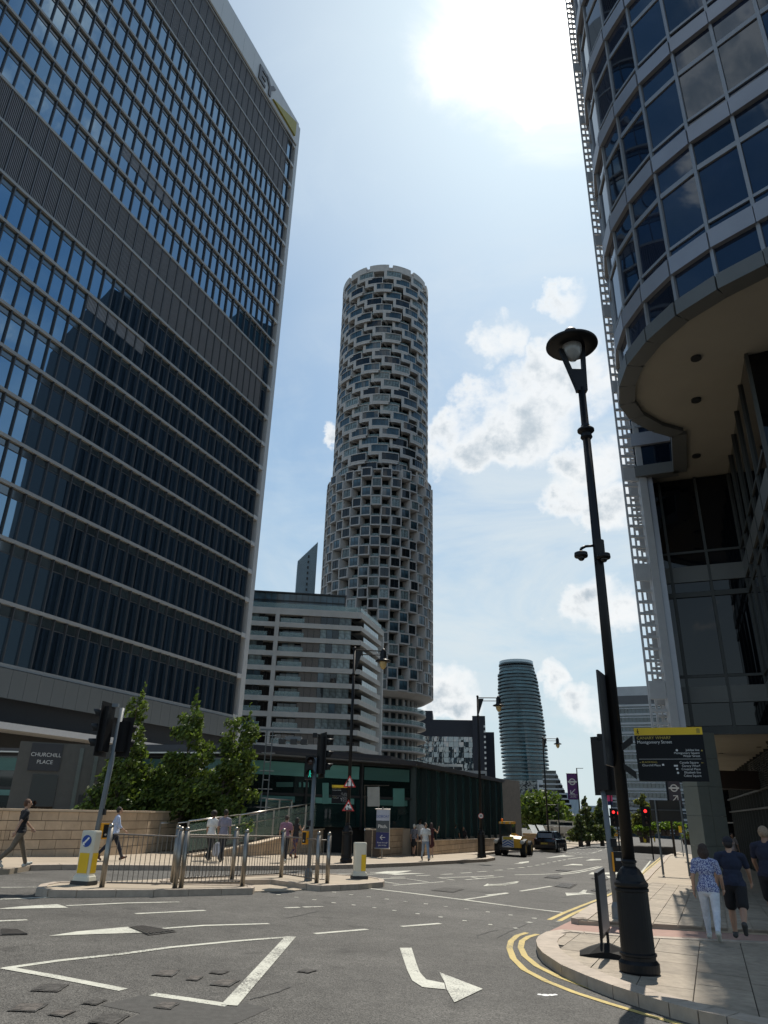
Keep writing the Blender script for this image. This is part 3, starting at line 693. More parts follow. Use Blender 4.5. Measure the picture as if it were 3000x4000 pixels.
# ================= rounded office building on the right =================
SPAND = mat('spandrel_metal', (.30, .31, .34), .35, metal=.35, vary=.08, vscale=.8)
SPANDK = mat('shaded_spandrel', (.12, .125, .12), .45, metal=.1, vary=.1, vscale=.8)  # darker copy of the spandrel metal, shade by the soffit put into its colour
CREAM = mat('cream_soffit', (.32, .295, .24), .8, vary=.05, vscale=.6)
LATT = mat('lattice_metal', (.55, .56, .57), .5, vary=.06)
def curtain(t, p0, p1, z0, z1, spec, m, unit, tilt=None, parts=True):
    """one bay of curtain wall between p0 and p1; spec: list of (height, kind) upwards, repeated"""
    az = math.degrees(math.atan2(p1[0] - p0[0], p1[1] - p0[1])); F = frame(p0, az); w = math.hypot(p1[0] - p0[0], p1[1] - p0[1])
    org = t['_o']
    z = z0; i = 0; g = MB(); br = MB()
    br.fbox(F, -.05, .05, -.08, .12, z0, z1)
    while z < z1 - .05:
        h, k = spec[i % len(spec)]; i += 1; zt = min(z + h, z1)
        if k == 'p' and parts and shows(F(w / 2, 0, z), 300):
            p = F(.06, 0, z + .02); rz = R(-az + 90)
            inst(unit, 'glass_pane', t, (p[0] - org[0], p[1] - org[1], z + .02), 0, (w - .12, 1, zt - z - .04), rot=(random.uniform(-.006, .006), 0, rz + random.uniform(-.008, .008)))
        elif k in 'ps': g.fbox(F, .05, w - .05, -.01, .05, z, zt)
        elif k == 'b':
            b = MB(); b.fbox(F, .012, w - .012, -.16, .10, z, zt); b.build('spandrel_panel', m, t)
        else: br.fbox(F, .05, w - .05, -.07, .09, z, zt)
        z = zt
    if g.v: g.build('narrow_glazing', unit.materials[0], t, kind='stuff')
    br.build('mullion', mat('mullion_metal', (.28, .29, .30), .4, metal=.4, vary=.05) if m is SPAND else mat('shaded_mullion', (.045, .05, .048), .5, vary=.1), t)  # walls below the soffit get a darker mullion copy, shade put into its colour
def right_building():
    t = thing('rounded_office_building', 'dark rounded glass office building on stilts with cream soffit, filling the right', 'office building', (12, 22, 0), world=True)
    V = [(19.0, 8.6), (17.8, 8.9), (16.6, 9.25), (15.5, 9.7), (14.4, 10.2), (13.4, 10.8), (12.4, 11.5), (11.45, 12.3), (10.55, 13.2), (9.73, 14.17), (8.93, 15.12), (8.27, 16.2), (7.88, 17.38), (7.72, 18.6), (7.85, 19.75), (8.2, 20.85), (8.85, 21.75), (9.85, 22.5), (10.8, 22.9), (12.06, 25.95), (10.5, 26.6)]
    um = MB(); um.box(0, 1, -.04, .02, 0, 1); un = um.use(GL_TR).mesh('glass_pane')
    # frame() keeps +d on the right-hand side of travel; walking away along V that is indoors
    spec = [(.36, 'x'), (.95, 's'), (.60, 'b'), (.30, 's'), (.10, 'x'), (1.95, 'p'), (.18, 'x'), (.92, 'p')]
    rep = spec[2:]
    for a, b in zip(V, V[1:]):
        curtain(t, a, b, 15.0, 16.31, spec[:2], SPAND, un)
        curtain(t, a, b, 16.31, 48.6, rep, SPAND, un, parts=True)
    inner = [(12.6, 27.5), (21, 46), (40, 38), (34, 14), (20, 9.4)] 
    b = MB(); cv = [(x + .35, y + .25) for x, y in V[:18]]; b.prism(cv + [(11.3, 23.4), (12.6, 26.2), (11.4, 27.2), (19.5, 47), (40, 38), (34, 10)], 15.15, 48.4); b.build('inner_core', mat('dark_interior', (.006, .007, .009), .9), t)
    # soffit 15 m up, with downlights
    b = MB(); b.prism([(x + .02, y + .02) for x, y in V] + [(11.1, 27.5), (14.3, 26.3), (11.15, 18.15), (11.8, 17.7), (21, 14), (21, 8)], 15.02, 15.12); b.build('soffit', CREAM, t)
    b = MB()
    for x, y in ((2719, 1398), (2719, 1562), (2720, 1780)):
        d = ray(x, y); p = EYE + d * ((15.0 - EYE.z) / d.z); q = MB(); q.lathe([(.16, -.05), (.16, .03)], (p.x, p.y, 15.0), 16); q.build('downlight', DARK, t)
    # outer rim under the drum
    for a, c in zip(V, V[1:]):
        az = math.degrees(math.atan2(c[0] - a[0], c[1] - a[1])); F = frame(a, az); w = math.hypot(c[0] - a[0], c[1] - a[1])
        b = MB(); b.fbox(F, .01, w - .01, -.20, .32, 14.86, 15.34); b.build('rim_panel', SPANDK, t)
    # set-back front wall and side wall below the soffit
    ud = MB(); ud.box(0, 1, -.04, .02, 0, 1); ud = ud.use(GL_TD).mesh('glass_pane')
    low = [(.29, 'x'), (.85, 'p'), (.60, 'b'), (.33, 's'), (.09, 'x'), (3.05, 'p'), (.20, 'x'), (.42, 'p'), (.65, 'b'), (.55, 's'), (.09, 'x'), (3.3, 'p')]
    A0, A1, A2, A3 = (11.0, 27.55), (14.25, 26.2), (11.05, 18.1), (16.5, 15.9)
    def lerp(a, b, u): return (a[0] + (b[0] - a[0]) * u, a[1] + (b[1] - a[1]) * u)
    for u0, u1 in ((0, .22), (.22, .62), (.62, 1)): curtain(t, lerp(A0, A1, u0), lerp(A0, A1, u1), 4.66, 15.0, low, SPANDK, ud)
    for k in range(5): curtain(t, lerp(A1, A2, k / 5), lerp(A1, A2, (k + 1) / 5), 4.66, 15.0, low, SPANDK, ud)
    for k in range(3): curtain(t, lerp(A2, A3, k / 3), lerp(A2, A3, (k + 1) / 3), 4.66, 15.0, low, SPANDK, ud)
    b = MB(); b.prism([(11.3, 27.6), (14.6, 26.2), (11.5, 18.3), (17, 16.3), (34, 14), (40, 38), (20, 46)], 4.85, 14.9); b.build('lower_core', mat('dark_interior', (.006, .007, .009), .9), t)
    b = MB(); b.prism([(11.0, 27.6), (14.3, 26.25), (11.1, 18.2), (17, 15.9), (36, 14), (44, 50), (22, 56), (20, 50)], 4.68, 4.8); b.build('arcade_ceiling', CREAM, t)
    b = MB(); b.tube((15.4, 29, 4.6), (15.4, 29, 4.68), .12, .12, 12); b.ball((15.4, 29, 4.6), .1); b.build('dome_camera', DARK, t)
    for q in (25.4, 27.4, 31): 
        b = MB(); b.tube((16.2, q + 4, 4.66), (16.2, q + 4, 4.69), .1, .1, 12); b.build('arcade_downlight', DARK, t)
    # flank with sunshade ladders
    FL = frame((10.85, 26.55), 22.2)
    b = MB(); b.fbox(FL, 0, 22, .0, .3, 4.66, 48.5); b.build('flank_wall', SPAND, t)
    b = MB(); b.box(10.60, 10.90, 26.45, 26.75, 4.66, 48.5); b.build('flank_post', LATT, t)
    for k in range(9):
        F = frame((9.92 + .77 * k, 26.55 + 1.45 * k), 112.2 - 22.0)
        b = MB(); b.fbox(F, 0, .07, -.035, .035, 4.66, 48.5); b.fbox(F, .2, .25, -.03, .03, 4.66, 48.5) if k % 2 else None
        z = 4.9; j = 0
        while z < 48:
            b.fbox(F, .07, .62, -.04, .05, z, z + .10); z += .455; j += 1
        for z in (5.85, 10.45, 14.7, 19.0, 23.2, 27.4, 31.6, 35.8, 40.0): b.fbox(F, .06, .66, -.04, .06, z, z + .62)
        if k % 3 == 1:
            for z in (7.6, 12.3, 16.9): b.fbox(F, .2, .6, -.03, .06, z, z + .9)
        b.build('sunshade_ladder', LATT, t)
    # clad column
    c = AT(23.25, 29.6); F = frame((c.x - .62, c.y + .1), 80)
    for k in range(5):
        z0 = -1 if k == 0 else .0 + k * .95; z1 = .94 + k * .95
        b = MB(); b.fbox(F, 0, .42, 0, .9, z0, min(z1, 4.67)); b.build('column_panel', mat('column_cladding', (.22, .235, .205), .4, metal=.2, vary=.06), t)
        b = MB(); b.fbox(F, .435, .95, 0, .9, z0, min(z1, 4.67)); b.build('column_panel', mat('column_cladding'), t) if False else b.build('column_panel', MATS['column_cladding'], t)
    # street level behind the arcade
    P1, P2 = (14.2, 25.2), (25.5, 55)
    az = math.degrees(math.atan2(P2[0] - P1[0], P2[1] - P1[1])); F = frame(P1, az); L = math.hypot(P2[0] - P1[0], P2[1] - P1[1])
    b = MB(); b.fbox(F, -9, L, .1, .4, -3, 4.68); b.build('shop_glazing', GL_TD, t)
    b = MB()
    for k in range(27): b.fbox(F, -9 + k * 1.5, -8.93 + k * 1.5, -.06, .1, -3, 4.68)
    for z in (2.3, 3.1): b.fbox(F, -9, L, -.08, .1, z, z + .09)
    b.build('shop_mullion', MATS['shaded_mullion'], t)
    for k in range(6, 12):
        b = MB()
        for q in range(14): b.fbox(F, -8.8 + k * 1.5 * 1.0 + 6, -7.6 + k * 1.5 + 6, -.05, .1, 3.25 + q * .095, 3.28 + q * .095)
        b.build('louvre_panel', MATS['shaded_mullion'], t)
    b = MB(); b.box(15.2, 21, 35.5, 36.3, 3.15, 3.95); b.build('cross_beam', mat('dark_beam', (.05, .035, .03), .5), t)
    t2, F, w = block('dark_glass_screen', 'tall black glazed screen at the far end of the arcade', 24.2, 26.0, 62, 4.8, GL_TD, 'screen', depth=1, zb=-4)
    b = MB()
    for k in range(3): b.fbox(F, .1 + k * .8, .2 + k * .8, 0, .1, -4, 4.8)
    for z in (.6, 1.6): b.fbox(F, 0, w, 0, .08, z, z + .08)
    b.build('frame_bars', MATS['mullion_metal'], t2)
right_building()
# ================= ground, pavements, markings =================
def asphalt():
    m = bpy.data.materials.new('asphalt'); m.use_nodes = True; nt = m.node_tree; N = nt.nodes; L = nt.links
    b = N['Principled BSDF']; b.inputs['Roughness'].default_value = .72; b.inputs['Specular IOR Level'].default_value = .35
    tc = N.new('ShaderNodeTexCoord')
    def nz(s, d, r=.6):
        n = N.new('ShaderNodeTexNoise'); n.inputs['Scale'].default_value = s; n.inputs['Detail'].default_value = d; n.inputs['Roughness'].default_value = r
        L.new(tc.outputs['Object'], n.inputs['Vector']); return n.outputs['Fac']
    def mr(v, a, b_, lo, hi):
        q = N.new('ShaderNodeMapRange'); L.new(v, q.inputs[0]); q.inputs[1].default_value = a; q.inputs[2].default_value = b_; q.inputs[3].default_value = lo; q.inputs[4].default_value = hi; return q.outputs[0]
    def mul(a, c):
        q = N.new('ShaderNodeMath'); q.operation = 'MULTIPLY'; L.new(a, q.inputs[0]); L.new(c, q.inputs[1]); return q.outputs[0]
    v = N.new('ShaderNodeTexVoronoi'); v.inputs['Scale'].default_value = 75; L.new(tc.outputs['Object'], v.inputs['Vector'])
    sp = N.new('ShaderNodeSeparateColor'); L.new(v.outputs['Color'], sp.inputs[0])
    mp = N.new('ShaderNodeMapping'); mp.inputs['Scale'].default_value = (.06, .9, 1); mp.inputs['Rotation'].default_value = (0, 0, -.35); L.new(tc.outputs['Object'], mp.inputs[0])
    ln = N.new('ShaderNodeTexNoise'); ln.inputs['Scale'].default_value = 1.0; ln.inputs['Detail'].default_value = 5; L.new(mp.outputs[0], ln.inputs[0])
    f = mul(mul(mr(nz(.35, 6), .3, .7, .72, 1.28), mr(nz(3.5, 8, .75), .3, .7, .8, 1.22)), mr(sp.outputs[0], 0, 1, .42, 1.7))
    f = mul(mul(f, mr(ln.outputs['Fac'], .3, .7, .84, 1.16)), mr(nz(1.7, 4, .5), .28, .40, .62, 1.0))
    vm = N.new('ShaderNodeVectorMath'); vm.operation = 'SCALE'; vm.inputs[0].default_value = (.074, .071, .065); L.new(f, vm.inputs['Scale'])
    L.new(vm.outputs[0], b.inputs['Base Color'])
    bp = N.new('ShaderNodeBump'); bp.inputs['Strength'].default_value = .9; bp.inputs['Distance'].default_value = .006
    L.new(v.outputs['Distance'], bp.inputs['Height']); L.new(bp.outputs[0], b.inputs['Normal'])
    MATS['asphalt'] = m; return m
ASPH = asphalt()
FLAG = mat('paving_stone', (.36, .30, .225), .75, vary=.14, vscale=1.3, bump=.15, bscale=60)
SLAB = mat('granite_slab', (.30, .25, .19), .7, vary=.24, vscale=7, bump=.2, bscale=80, rand=.14)
KERB = mat('granite_kerb', (.39, .325, .26), .7, vary=.16, vscale=6, bump=.1, bscale=70, rand=.07)
TACT = mat('red_tactile', (.34, .21, .17), .8, vary=.12, vscale=5)
def worn_paint(name, col, w):
    m = mat(name, col, .65, vary=.15, vscale=6, bump=.2, bscale=70); nt = m.node_tree; N = nt.nodes; L = nt.links; b = N['Principled BSDF']
    src = b.inputs['Base Color'].links[0].from_socket; tc = N.new('ShaderNodeTexCoord'); n1 = N.new('ShaderNodeTexNoise'); n1.inputs['Scale'].default_value = 38; n1.inputs['Detail'].default_value = 5; n1.inputs['Roughness'].default_value = .7; L.new(tc.outputs['Object'], n1.inputs[0])
    n2 = N.new('ShaderNodeTexNoise'); n2.inputs['Scale'].default_value = 1.1; n2.inputs['Detail'].default_value = 3; L.new(tc.outputs['Object'], n2.inputs[0])
    a = N.new('ShaderNodeMath'); a.operation = 'MULTIPLY_ADD'; L.new(n2.outputs['Fac'], a.inputs[0]); a.inputs[1].default_value = .55; L.new(n1.outputs['Fac'], a.inputs[2])
    r = N.new('ShaderNodeMapRange'); r.inputs[1].default_value = w; r.inputs[2].default_value = w + .12; L.new(a.outputs[0], r.inputs[0])
    mx = N.new('ShaderNodeMix'); mx.data_type = 'RGBA'; L.new(r.outputs[0], mx.inputs[0]); L.new(src, mx.inputs[6]); mx.inputs[7].default_value = (.085, .082, .076, 1); L.new(mx.outputs[2], b.inputs['Base Color']); return m
PAINT = worn_paint('road_paint', (.52, .52, .45), .80)
YPAINT = worn_paint('yellow_road_paint', (.50, .38, .12), .84)
gh = lambda h: (lambda x, y: gz0(x, y) + h)
def gz0(x, y): return -.03 * x - .006 * y
def GP(pts, h): return [tuple(G(x, y, h)[:2]) for x, y in pts]
def flat(mb, pts, h): mb.face([(x, y, gz0(x, y) + h) for x, y in pts])
b = MB(); S = 1500
flat(b, [(-S, -S), (S, -S), (S, S), (-S, S)], 0); b.build('road', ASPH, None, kind='structure')
LK = [(-600, 3402), (-100, 3398), (40, 3394), (120, 3381), (241, 3379), (500, 3381), (900, 3384), (1200, 3382), (1430, 3377), (1600, 3371), (1760, 3363), (1900, 3356), (1933, 3350), (1905, 3341), (1841, 3338), (1964, 3324), (2040, 3322), (2186, 3320), (2225, 3313), (2245, 3309), (2298, 3297), (2370, 3293), (2432, 3285), (2452, 3279)]
lk = GP(LK, .12)
b = MB(); b.prism(lk + [(28, 110), (-40, 110), (-70, 40)], gh(-.3), gh(.12)); pave_l = b.build('pavement', FLAG, None, kind='structure'); pave_l['label'] = 'sunlit stone pavement along the far side'
def kerbs(line, h, parent, w=.16, seg=.95, side=1):
    """granite kerbstones along a world polyline, each its own stone"""
    n = 0
    for a, c in zip(line, line[1:]):
        L = math.hypot(c[0] - a[0], c[1] - a[1]); k = max(1, round(L / seg))
        if L < .05: continue
        u = ((c[0] - a[0]) / L, (c[1] - a[1]) / L); nn = (-u[1] * side, u[0] * side)
        for i in range(k):
            s0, s1 = L * i / k + .006, L * (i + 1) / k - .006
            q = [(a[0] + u[0] * s + nn[0] * d, a[1] + u[1] * s + nn[1] * d) for s, d in ((s0, -.02), (s1, -.02), (s1, w), (s0, w))]
            b = MB(); b.prism(q, gh(h - .28), gh(h + .012)); b.build('kerbstone', KERB, parent); n += 1
    return n
def clean(line):
    return [p for i, p in enumerate(line) if i == 0 or math.hypot(p[0] - line[i - 1][0], p[1] - line[i - 1][1]) > .02]
kerbs(lk[3:], .12, pave_l, w=.3, seg=1.1)
# right-hand pavement: far raised piece, flush crossing, near corner
R1p = [(2650, 3328), (2599, 3343), (2575, 3368), (2534, 3401), (2502, 3430), (2437, 3479), (2367, 3512), (2309, 3537), (2261, 3570), (2234, 3587), (2260, 3592), (2450, 3602), (3300, 3650)]
R2p = [(3300, 3695), (2450, 3655), (2280, 3641), (2200, 3634), (2140, 3642), (2108, 3660), (2099, 3676), (2105, 3700), (2125, 3724), (2198, 3772), (2298, 3815), (2397, 3852), (2497, 3884), (2616, 3921), (2729, 3951), (2842, 3976), (3100, 4035), (3500, 4130)]
r1 = GP(R1p, .12); r2 = GP(R2p, .12)
b = MB(); b.prism(r1 + [(30, 20), (40, 60), (28, 64)], gh(-.3), gh(.10)); p1 = b.build('pavement', FLAG, None, kind='structure'); p1['label'] = 'pavement under the rounded building'
b = MB(); b.prism(r2 + [(12, 3.5), (30, 14)], gh(-.3), gh(.10)); p2 = b.build('pavement', mat('slab_joint', (.06, .05, .04), .9), None, kind='structure'); p2['label'] = 'near corner of slab pavement'
b = MB(); b.prism(GP([(2140, 3640), (2236, 3594), (2460, 3604), (3300, 3655), (3300, 3692), (2450, 3653), (2280, 3640), (2200, 3634)], .03), gh(-.2), gh(.03)); p3 = b.build('pavement', TACT, None, kind='structure'); p3['label'] = 'dropped tactile crossing'
kerbs(r1[:11], .12, p1, w=.30, side=1); kerbs(r2[4:], .12, p2, w=.30, side=1); kerbs(list(reversed(r2[:5])), .12, p2, w=.2, side=-1)
def clip(poly, win):
    """clip polygon by a convex counter-clockwise window"""
    out = poly
    for i in range(len(win)):
        a, c = win[i], win[(i + 1) % len(win)]; inp = out; out = []
        side = lambda p: (c[0] - a[0]) * (p[1] - a[1]) - (c[1] - a[1]) * (p[0] - a[0])
        for j in range(len(inp)):
            p, q = inp[j - 1], inp[j]; sp, sq = side(p), side(q)
            if (sp >= 0) != (sq >= 0):
                u = sp / (sp - sq); out.append((p[0] + (q[0] - p[0]) * u, p[1] + (q[1] - p[1]) * u))
            if sq >= 0: out.append(q)
        if len(out) < 3: return []
    return out
def area(p): return abs(sum(p[i][0] * p[(i + 1) % len(p)][1] - p[(i + 1) % len(p)][0] * p[i][1] for i in range(len(p)))) / 2
def inset(line, d, side):
    out = []
    for i, p in enumerate(line):
        a = line[max(0, i - 1)]; c = line[min(len(line) - 1, i + 1)]; L = math.hypot(c[0] - a[0], c[1] - a[1]) or 1
        out.append((p[0] - (c[1] - a[1]) / L * d * side, p[1] + (c[0] - a[0]) / L * d * side))
    return out
def slabs(poly, parent, w, l, az, s0, s1, d0, d1, limit, m=SLAB, maxd=1e9, mind=0):
    u = (math.sin(R(az)), math.cos(R(az))); n = (u[1], -u[0]); cnt = 0; j = 0
    d = d0
    while d < d1:
        s = s0 + (.45 * l if j % 2 else 0); j += 1
        while s < s1:
            q = [(u[0] * a + n[0] * c, u[1] * a + n[1] * c) for a, c in ((s + .006, d + .006), (s + .006, d + w - .006), (s + l - .006, d + w - .006), (s + l - .006, d + .006))]
            ar = sum(q[i][0] * q[(i + 1) % 4][1] - q[(i + 1) % 4][0] * q[i][1] for i in range(4))
            if ar < 0: q = q[::-1]
            s += l
            cx, cy = q[0]; dd = math.hypot(cx, cy)
            if not (mind < dd < maxd) or not shows((cx, cy, gz0(cx, cy)), 500): continue
            c = clip(poly, q)
            if len(c) > 2 and area(c) > .02:
                b = MB(); e = random.uniform(-.002, .002); b.prism(c, gh(.06), gh(.12 + e)); b.build('paving_slab', m, parent); cnt += 1
                if cnt >= limit: return
        d += w
i2 = inset(r2[4:], .30, 1); inner2 = r2[:4] + i2 + [(12, 3.5), (30, 14)]
slabs(inner2, p2, .62, .92, 23.5, 2, 24, -6, 14, 300, maxd=19)
slabs(r1[:1] + inset(r1[1:10], .30, 1) + r1[10:] + [(30, 20), (40, 60), (28, 64)], p1, .45, .6, 23.5, 10, 32, -4, 9, 300, maxd=30)
# traffic island
IA = [(145, 3472), (163, 3456), (215, 3446), (380, 3447), (600, 3452), (985, 3459), (992, 3466), (985, 3471), (600, 3478), (300, 3479), (190, 3478)]
IB = [(627, 3441), (640, 3435), (900, 3425), (1100, 3416), (1290, 3414), (1446, 3426), (1493, 3434), (1499, 3441), (1494, 3447), (1400, 3455), (1253, 3461), (1199, 3456), (1060, 3437), (900, 3440), (640, 3446)]
IC = [(230, 3450), (630, 3434), (1100, 3417), (1300, 3420), (1255, 3466), (1150, 3478), (980, 3482), (600, 3480)]
b = MB(); b.prism(GP(IC, .02), gh(-.2), gh(.02)); isl = b.build('traffic_island', FLAG, None, kind='structure')
for P in (IA, IB):
    w = GP(P, .12); b = MB(); b.prism(w, gh(-.2), gh(.118)); o = b.build('raised_island', FLAG, isl)
    ww = w + [w[0]]; a = sum(w[i][0] * w[(i + 1) % len(w)][1] - w[(i + 1) % len(w)][0] * w[i][1] for i in range(len(w)))
    kerbs(ww, .12, isl, w=.13, seg=.9, side=1 if a > 0 else -1)
# ---- painted markings
mk = MB(); yk = MB()
def stroke(mb, pts, w, h=.005):
    P = [G(x, y) for x, y in pts]
    for i, (a, c) in enumerate(zip(P, P[1:])):
        d = (c - a); d.z = 0; 
        if d.length < 1e-3: continue
        d.normalize(); n = Vector((-d.y, d.x, 0)) * (w / 2); e0 = d * (w * .3 if i else 0); e1 = d * 0
        q = [a - e0 + n, c + n, c - n, a - e0 - n]; flat(mb, [(p.x, p.y) for p in q][::-1], h + .0008 * (i % 3))
def poly(mb, pts, h=.0065): 
    q = GP(pts, 0); a = sum(q[i][0] * q[(i + 1) % len(q)][1] - q[(i + 1) % len(q)][0] * q[i][1] for i in range(len(q))); flat(mb, q if a > 0 else q[::-1], h)
stroke(mk, [(16, 3784), (219, 3755), (500, 3725), (682, 3700), (900, 3679), (1132, 3661)], .10)
stroke(mk, [(1136, 3660), (895, 3930)], .16, .009); stroke(mk, [(890, 3928), (740, 3906), (596, 3886)], .13); stroke(mk, [(482, 3868), (219, 3817), (16, 3781)], .13)
stroke(mk, [(1050, 3609), (800, 3616), (548, 3635)], .10); poly(mk, [(188, 3658), (300, 3640), (498, 3622), (540, 3635), (567, 3645), (380, 3650)])
stroke(mk, [(701, 3524), (500, 3528), (259, 3539)], .10); poly(mk, [(0, 3553), (-120, 3562), (80, 3542), (223, 3533), (250, 3541), (266, 3547), (120, 3550)])
for a in ([(529, 3570), (801, 3557)], [(-80, 3602), (106, 3594)], [(-60, 3516), (188, 3506), (333, 3499)], [(0, 3467), (149, 3466)], [(1113, 3547), (1170, 3545)], [(1185, 3544), (1263, 3542)], [(1229, 3648), (1434, 3631)], [(1567, 3620), (1720, 3608)], [(2060, 3604), (2075, 3603)]): stroke(mk, a, .11)
for x, y in [(145, 407), (262, 424), (378, 440), (505, 391), (503, 460), (617, 407), (633, 474), (730, 421), (767, 492), (848, 436), (897, 510), (968, 451), (1047, 531), (1101, 467), (1196, 552), (1230, 484), (1352, 576), (1365, 500), (1502, 519), (1518, 601), (1650, 539)]:
    X, Y = 1000 + x / 1.659, 3250 + y / 1.659; stroke(mk, [(X - 8, Y - .6), (X + 8, Y + .6)], .09)
for X, Y in ((2087, 3587), (2015, 3626), (2180, 3600)): stroke(mk, [(X - 9, Y), (X + 9, Y + 1)], .09)
stroke(mk, [(1412, 3468), (1560, 3484), (1808, 3515), (2000, 3541), (2198, 3565)], .16); stroke(mk, [(1812, 3515), (1900, 3502), (1982, 3490)], .10)
Q = lambda L: [(1000 + x / 1.659, 3250 + y / 1.659) for x, y in L]
for a in ([(822, 322), (930, 338)], [(978, 304), (1118, 325)], [(890, 346), (1215, 323)], [(800, 303), (970, 300)], [(1175, 296), (1285, 312)], [(1180, 297), (1360, 292), (1540, 286)], [(1358, 310), (1600, 291)], [(1390, 291), (1440, 301)], [(1195, 276), (1277, 272)], [(1328, 267), (1395, 263)], [(1435, 259), (1495, 255)], [(1535, 250), (1595, 246)], [(1628, 241), (1665, 238)], [(870, 294), (967, 292)], [(1037, 285), (1127, 281)], [(700, 276), (850, 269)], [(480, 275), (620, 272)], [(740, 262), (800, 264)]): stroke(mk, Q(a), .10)
poly(mk, Q([(770, 264), (850, 255), (1015, 251), (960, 262), (900, 270), (780, 268)])); poly(mk, Q([(830, 272), (1000, 268), (1098, 270), (960, 276), (905, 281), (880, 276)]))
poly(mk, Q([(1472, 352), (1500, 335), (1518, 343), (1590, 342), (1659, 328), (1700, 326), (1690, 333), (1600, 349)]))
# big curved arrow
poly(mk, [(1561, 3704), (1608, 3704), (1625, 3760), (1640, 3800), (1665, 3828), (1735, 3842), (1741, 3867), (1650, 3858), (1610, 3832), (1590, 3790)])
poly(mk, [(1716, 3800), (1886, 3866), (1775, 3919), (1745, 3868), (1738, 3842)], .0085)
Q2 = lambda L: [(1900 + x / 2.765, 3000 + y / 2.765) for x, y in L]
for a in ([(305, 1155), (600, 1150), (800, 1140), (1010, 1110), (1215, 1063)], [(800, 1152), (980, 1132), (1120, 1104), (1250, 1067)], [(366, 1332), (560, 1302), (700, 1278)], [(0, 1375), (230, 1350)], [(0, 1190), (180, 1175)], [(0, 1170), (75, 1165)], [(70, 1108), (170, 1103)], [(222, 1093), (300, 1088)], [(345, 1079), (410, 1075)], [(445, 1067), (495, 1062)], [(525, 1052), (570, 1048)], [(592, 1040), (632, 1036)], [(655, 1028), (692, 1024)], [(718, 1016), (752, 1012)], [(775, 1005), (808, 1000)], [(825, 996), (855, 991)], [(875, 985), (1040, 963), (1180, 962), (1310, 968)], [(650, 972), (760, 962), (860, 947)], [(1450, 985), (1510, 955)], [(1320, 1036), (1350, 1030)], [(1135, 920), (1190, 907)], [(1205, 900), (1250, 887)], [(1280, 872), (1310, 864)], [(820, 910), (1140, 925)], [(900, 930), (1100, 937)]): stroke(mk, Q2(a), .11)
for a in ([(0, 1275), (45, 1255), (70, 1258), (160, 1252), (330, 1226), (358, 1232), (240, 1258), (205, 1272)], [(295, 1034), (350, 1026), (355, 1018), (460, 1008), (458, 1020), (380, 1034)], [(650, 972), (840, 938), (860, 948), (970, 951), (860, 958), (700, 966)], [(815, 1060), (930, 1037), (1030, 1042), (1045, 1052), (920, 1050)], [(1070, 1000), (1130, 984), (1235, 987), (1246, 994), (1130, 1000)], [(850, 1348), (1000, 1350), (1050, 1318), (1088, 1320), (1070, 1350), (1180, 1366), (1060, 1366), (980, 1372), (868, 1382)], [(1102, 1150), (1140, 1127), (1200, 1133), (1290, 1130), (1390, 1132), (1430, 1112), (1475, 1112), (1400, 1150), (1290, 1150)], [(1290, 1165), (1436, 1180), (1360, 1184), (1320, 1190)]): poly(mk, Q2(a))
for r_ in range(3):
    for k in range(14):
        x = 1010 + k * 38 - r_ * 22; y = 858 + r_ * 12 - k * .6; stroke(mk, Q2([(x, y), (x + 20, y - 1)]), .12)
for k in range(9): stroke(mk, Q2([(860 + k * 30, 915 + (k % 2) * 8), (878 + k * 30, 914 + (k % 2) * 8)]), .12)
stroke(mk, [(2437, 3462), (2490, 3428), (2542, 3362)], .10)
Y1 = [(2260, 3688 - 90), (2140, 3594), (2190, 3566), (2250, 3540), (2330, 3512), (2400, 3478), (2455, 3447), (2500, 3415), (2560, 3358), (2600, 3338)]
stroke(yk, [(2145, 3594), (2200, 3568), (2262, 3543), (2330, 3517), (2395, 3488), (2450, 3455), (2500, 3418), (2545, 3378), (2580, 3350)], .10)
stroke(yk, [(2185, 3598), (2240, 3569), (2300, 3544), (2360, 3518), (2420, 3487), (2470, 3450), (2512, 3420), (2555, 3380), (2588, 3352)], .10)
N1 = [(2058, 3644), (2020, 3656), (1996, 3678), (1990, 3705), (2005, 3745), (2050, 3790), (2130, 3832), (2250, 3880), (2380, 3922), (2500, 3958), (2640, 3998), (2800, 4040)]
N2 = [(2100, 3650), (2065, 3660), (2040, 3676), (2034, 3702), (2050, 3735), (2100, 3776), (2180, 3816), (2290, 3856), (2410, 3895), (2530, 3930), (2660, 3966), (2820, 4008)]
stroke(yk, N1, .095); stroke(yk, N2, .095)
mk.build('road_marking', PAINT, None, kind='structure'); yk.build('yellow_line', YPAINT, None, kind='structure')
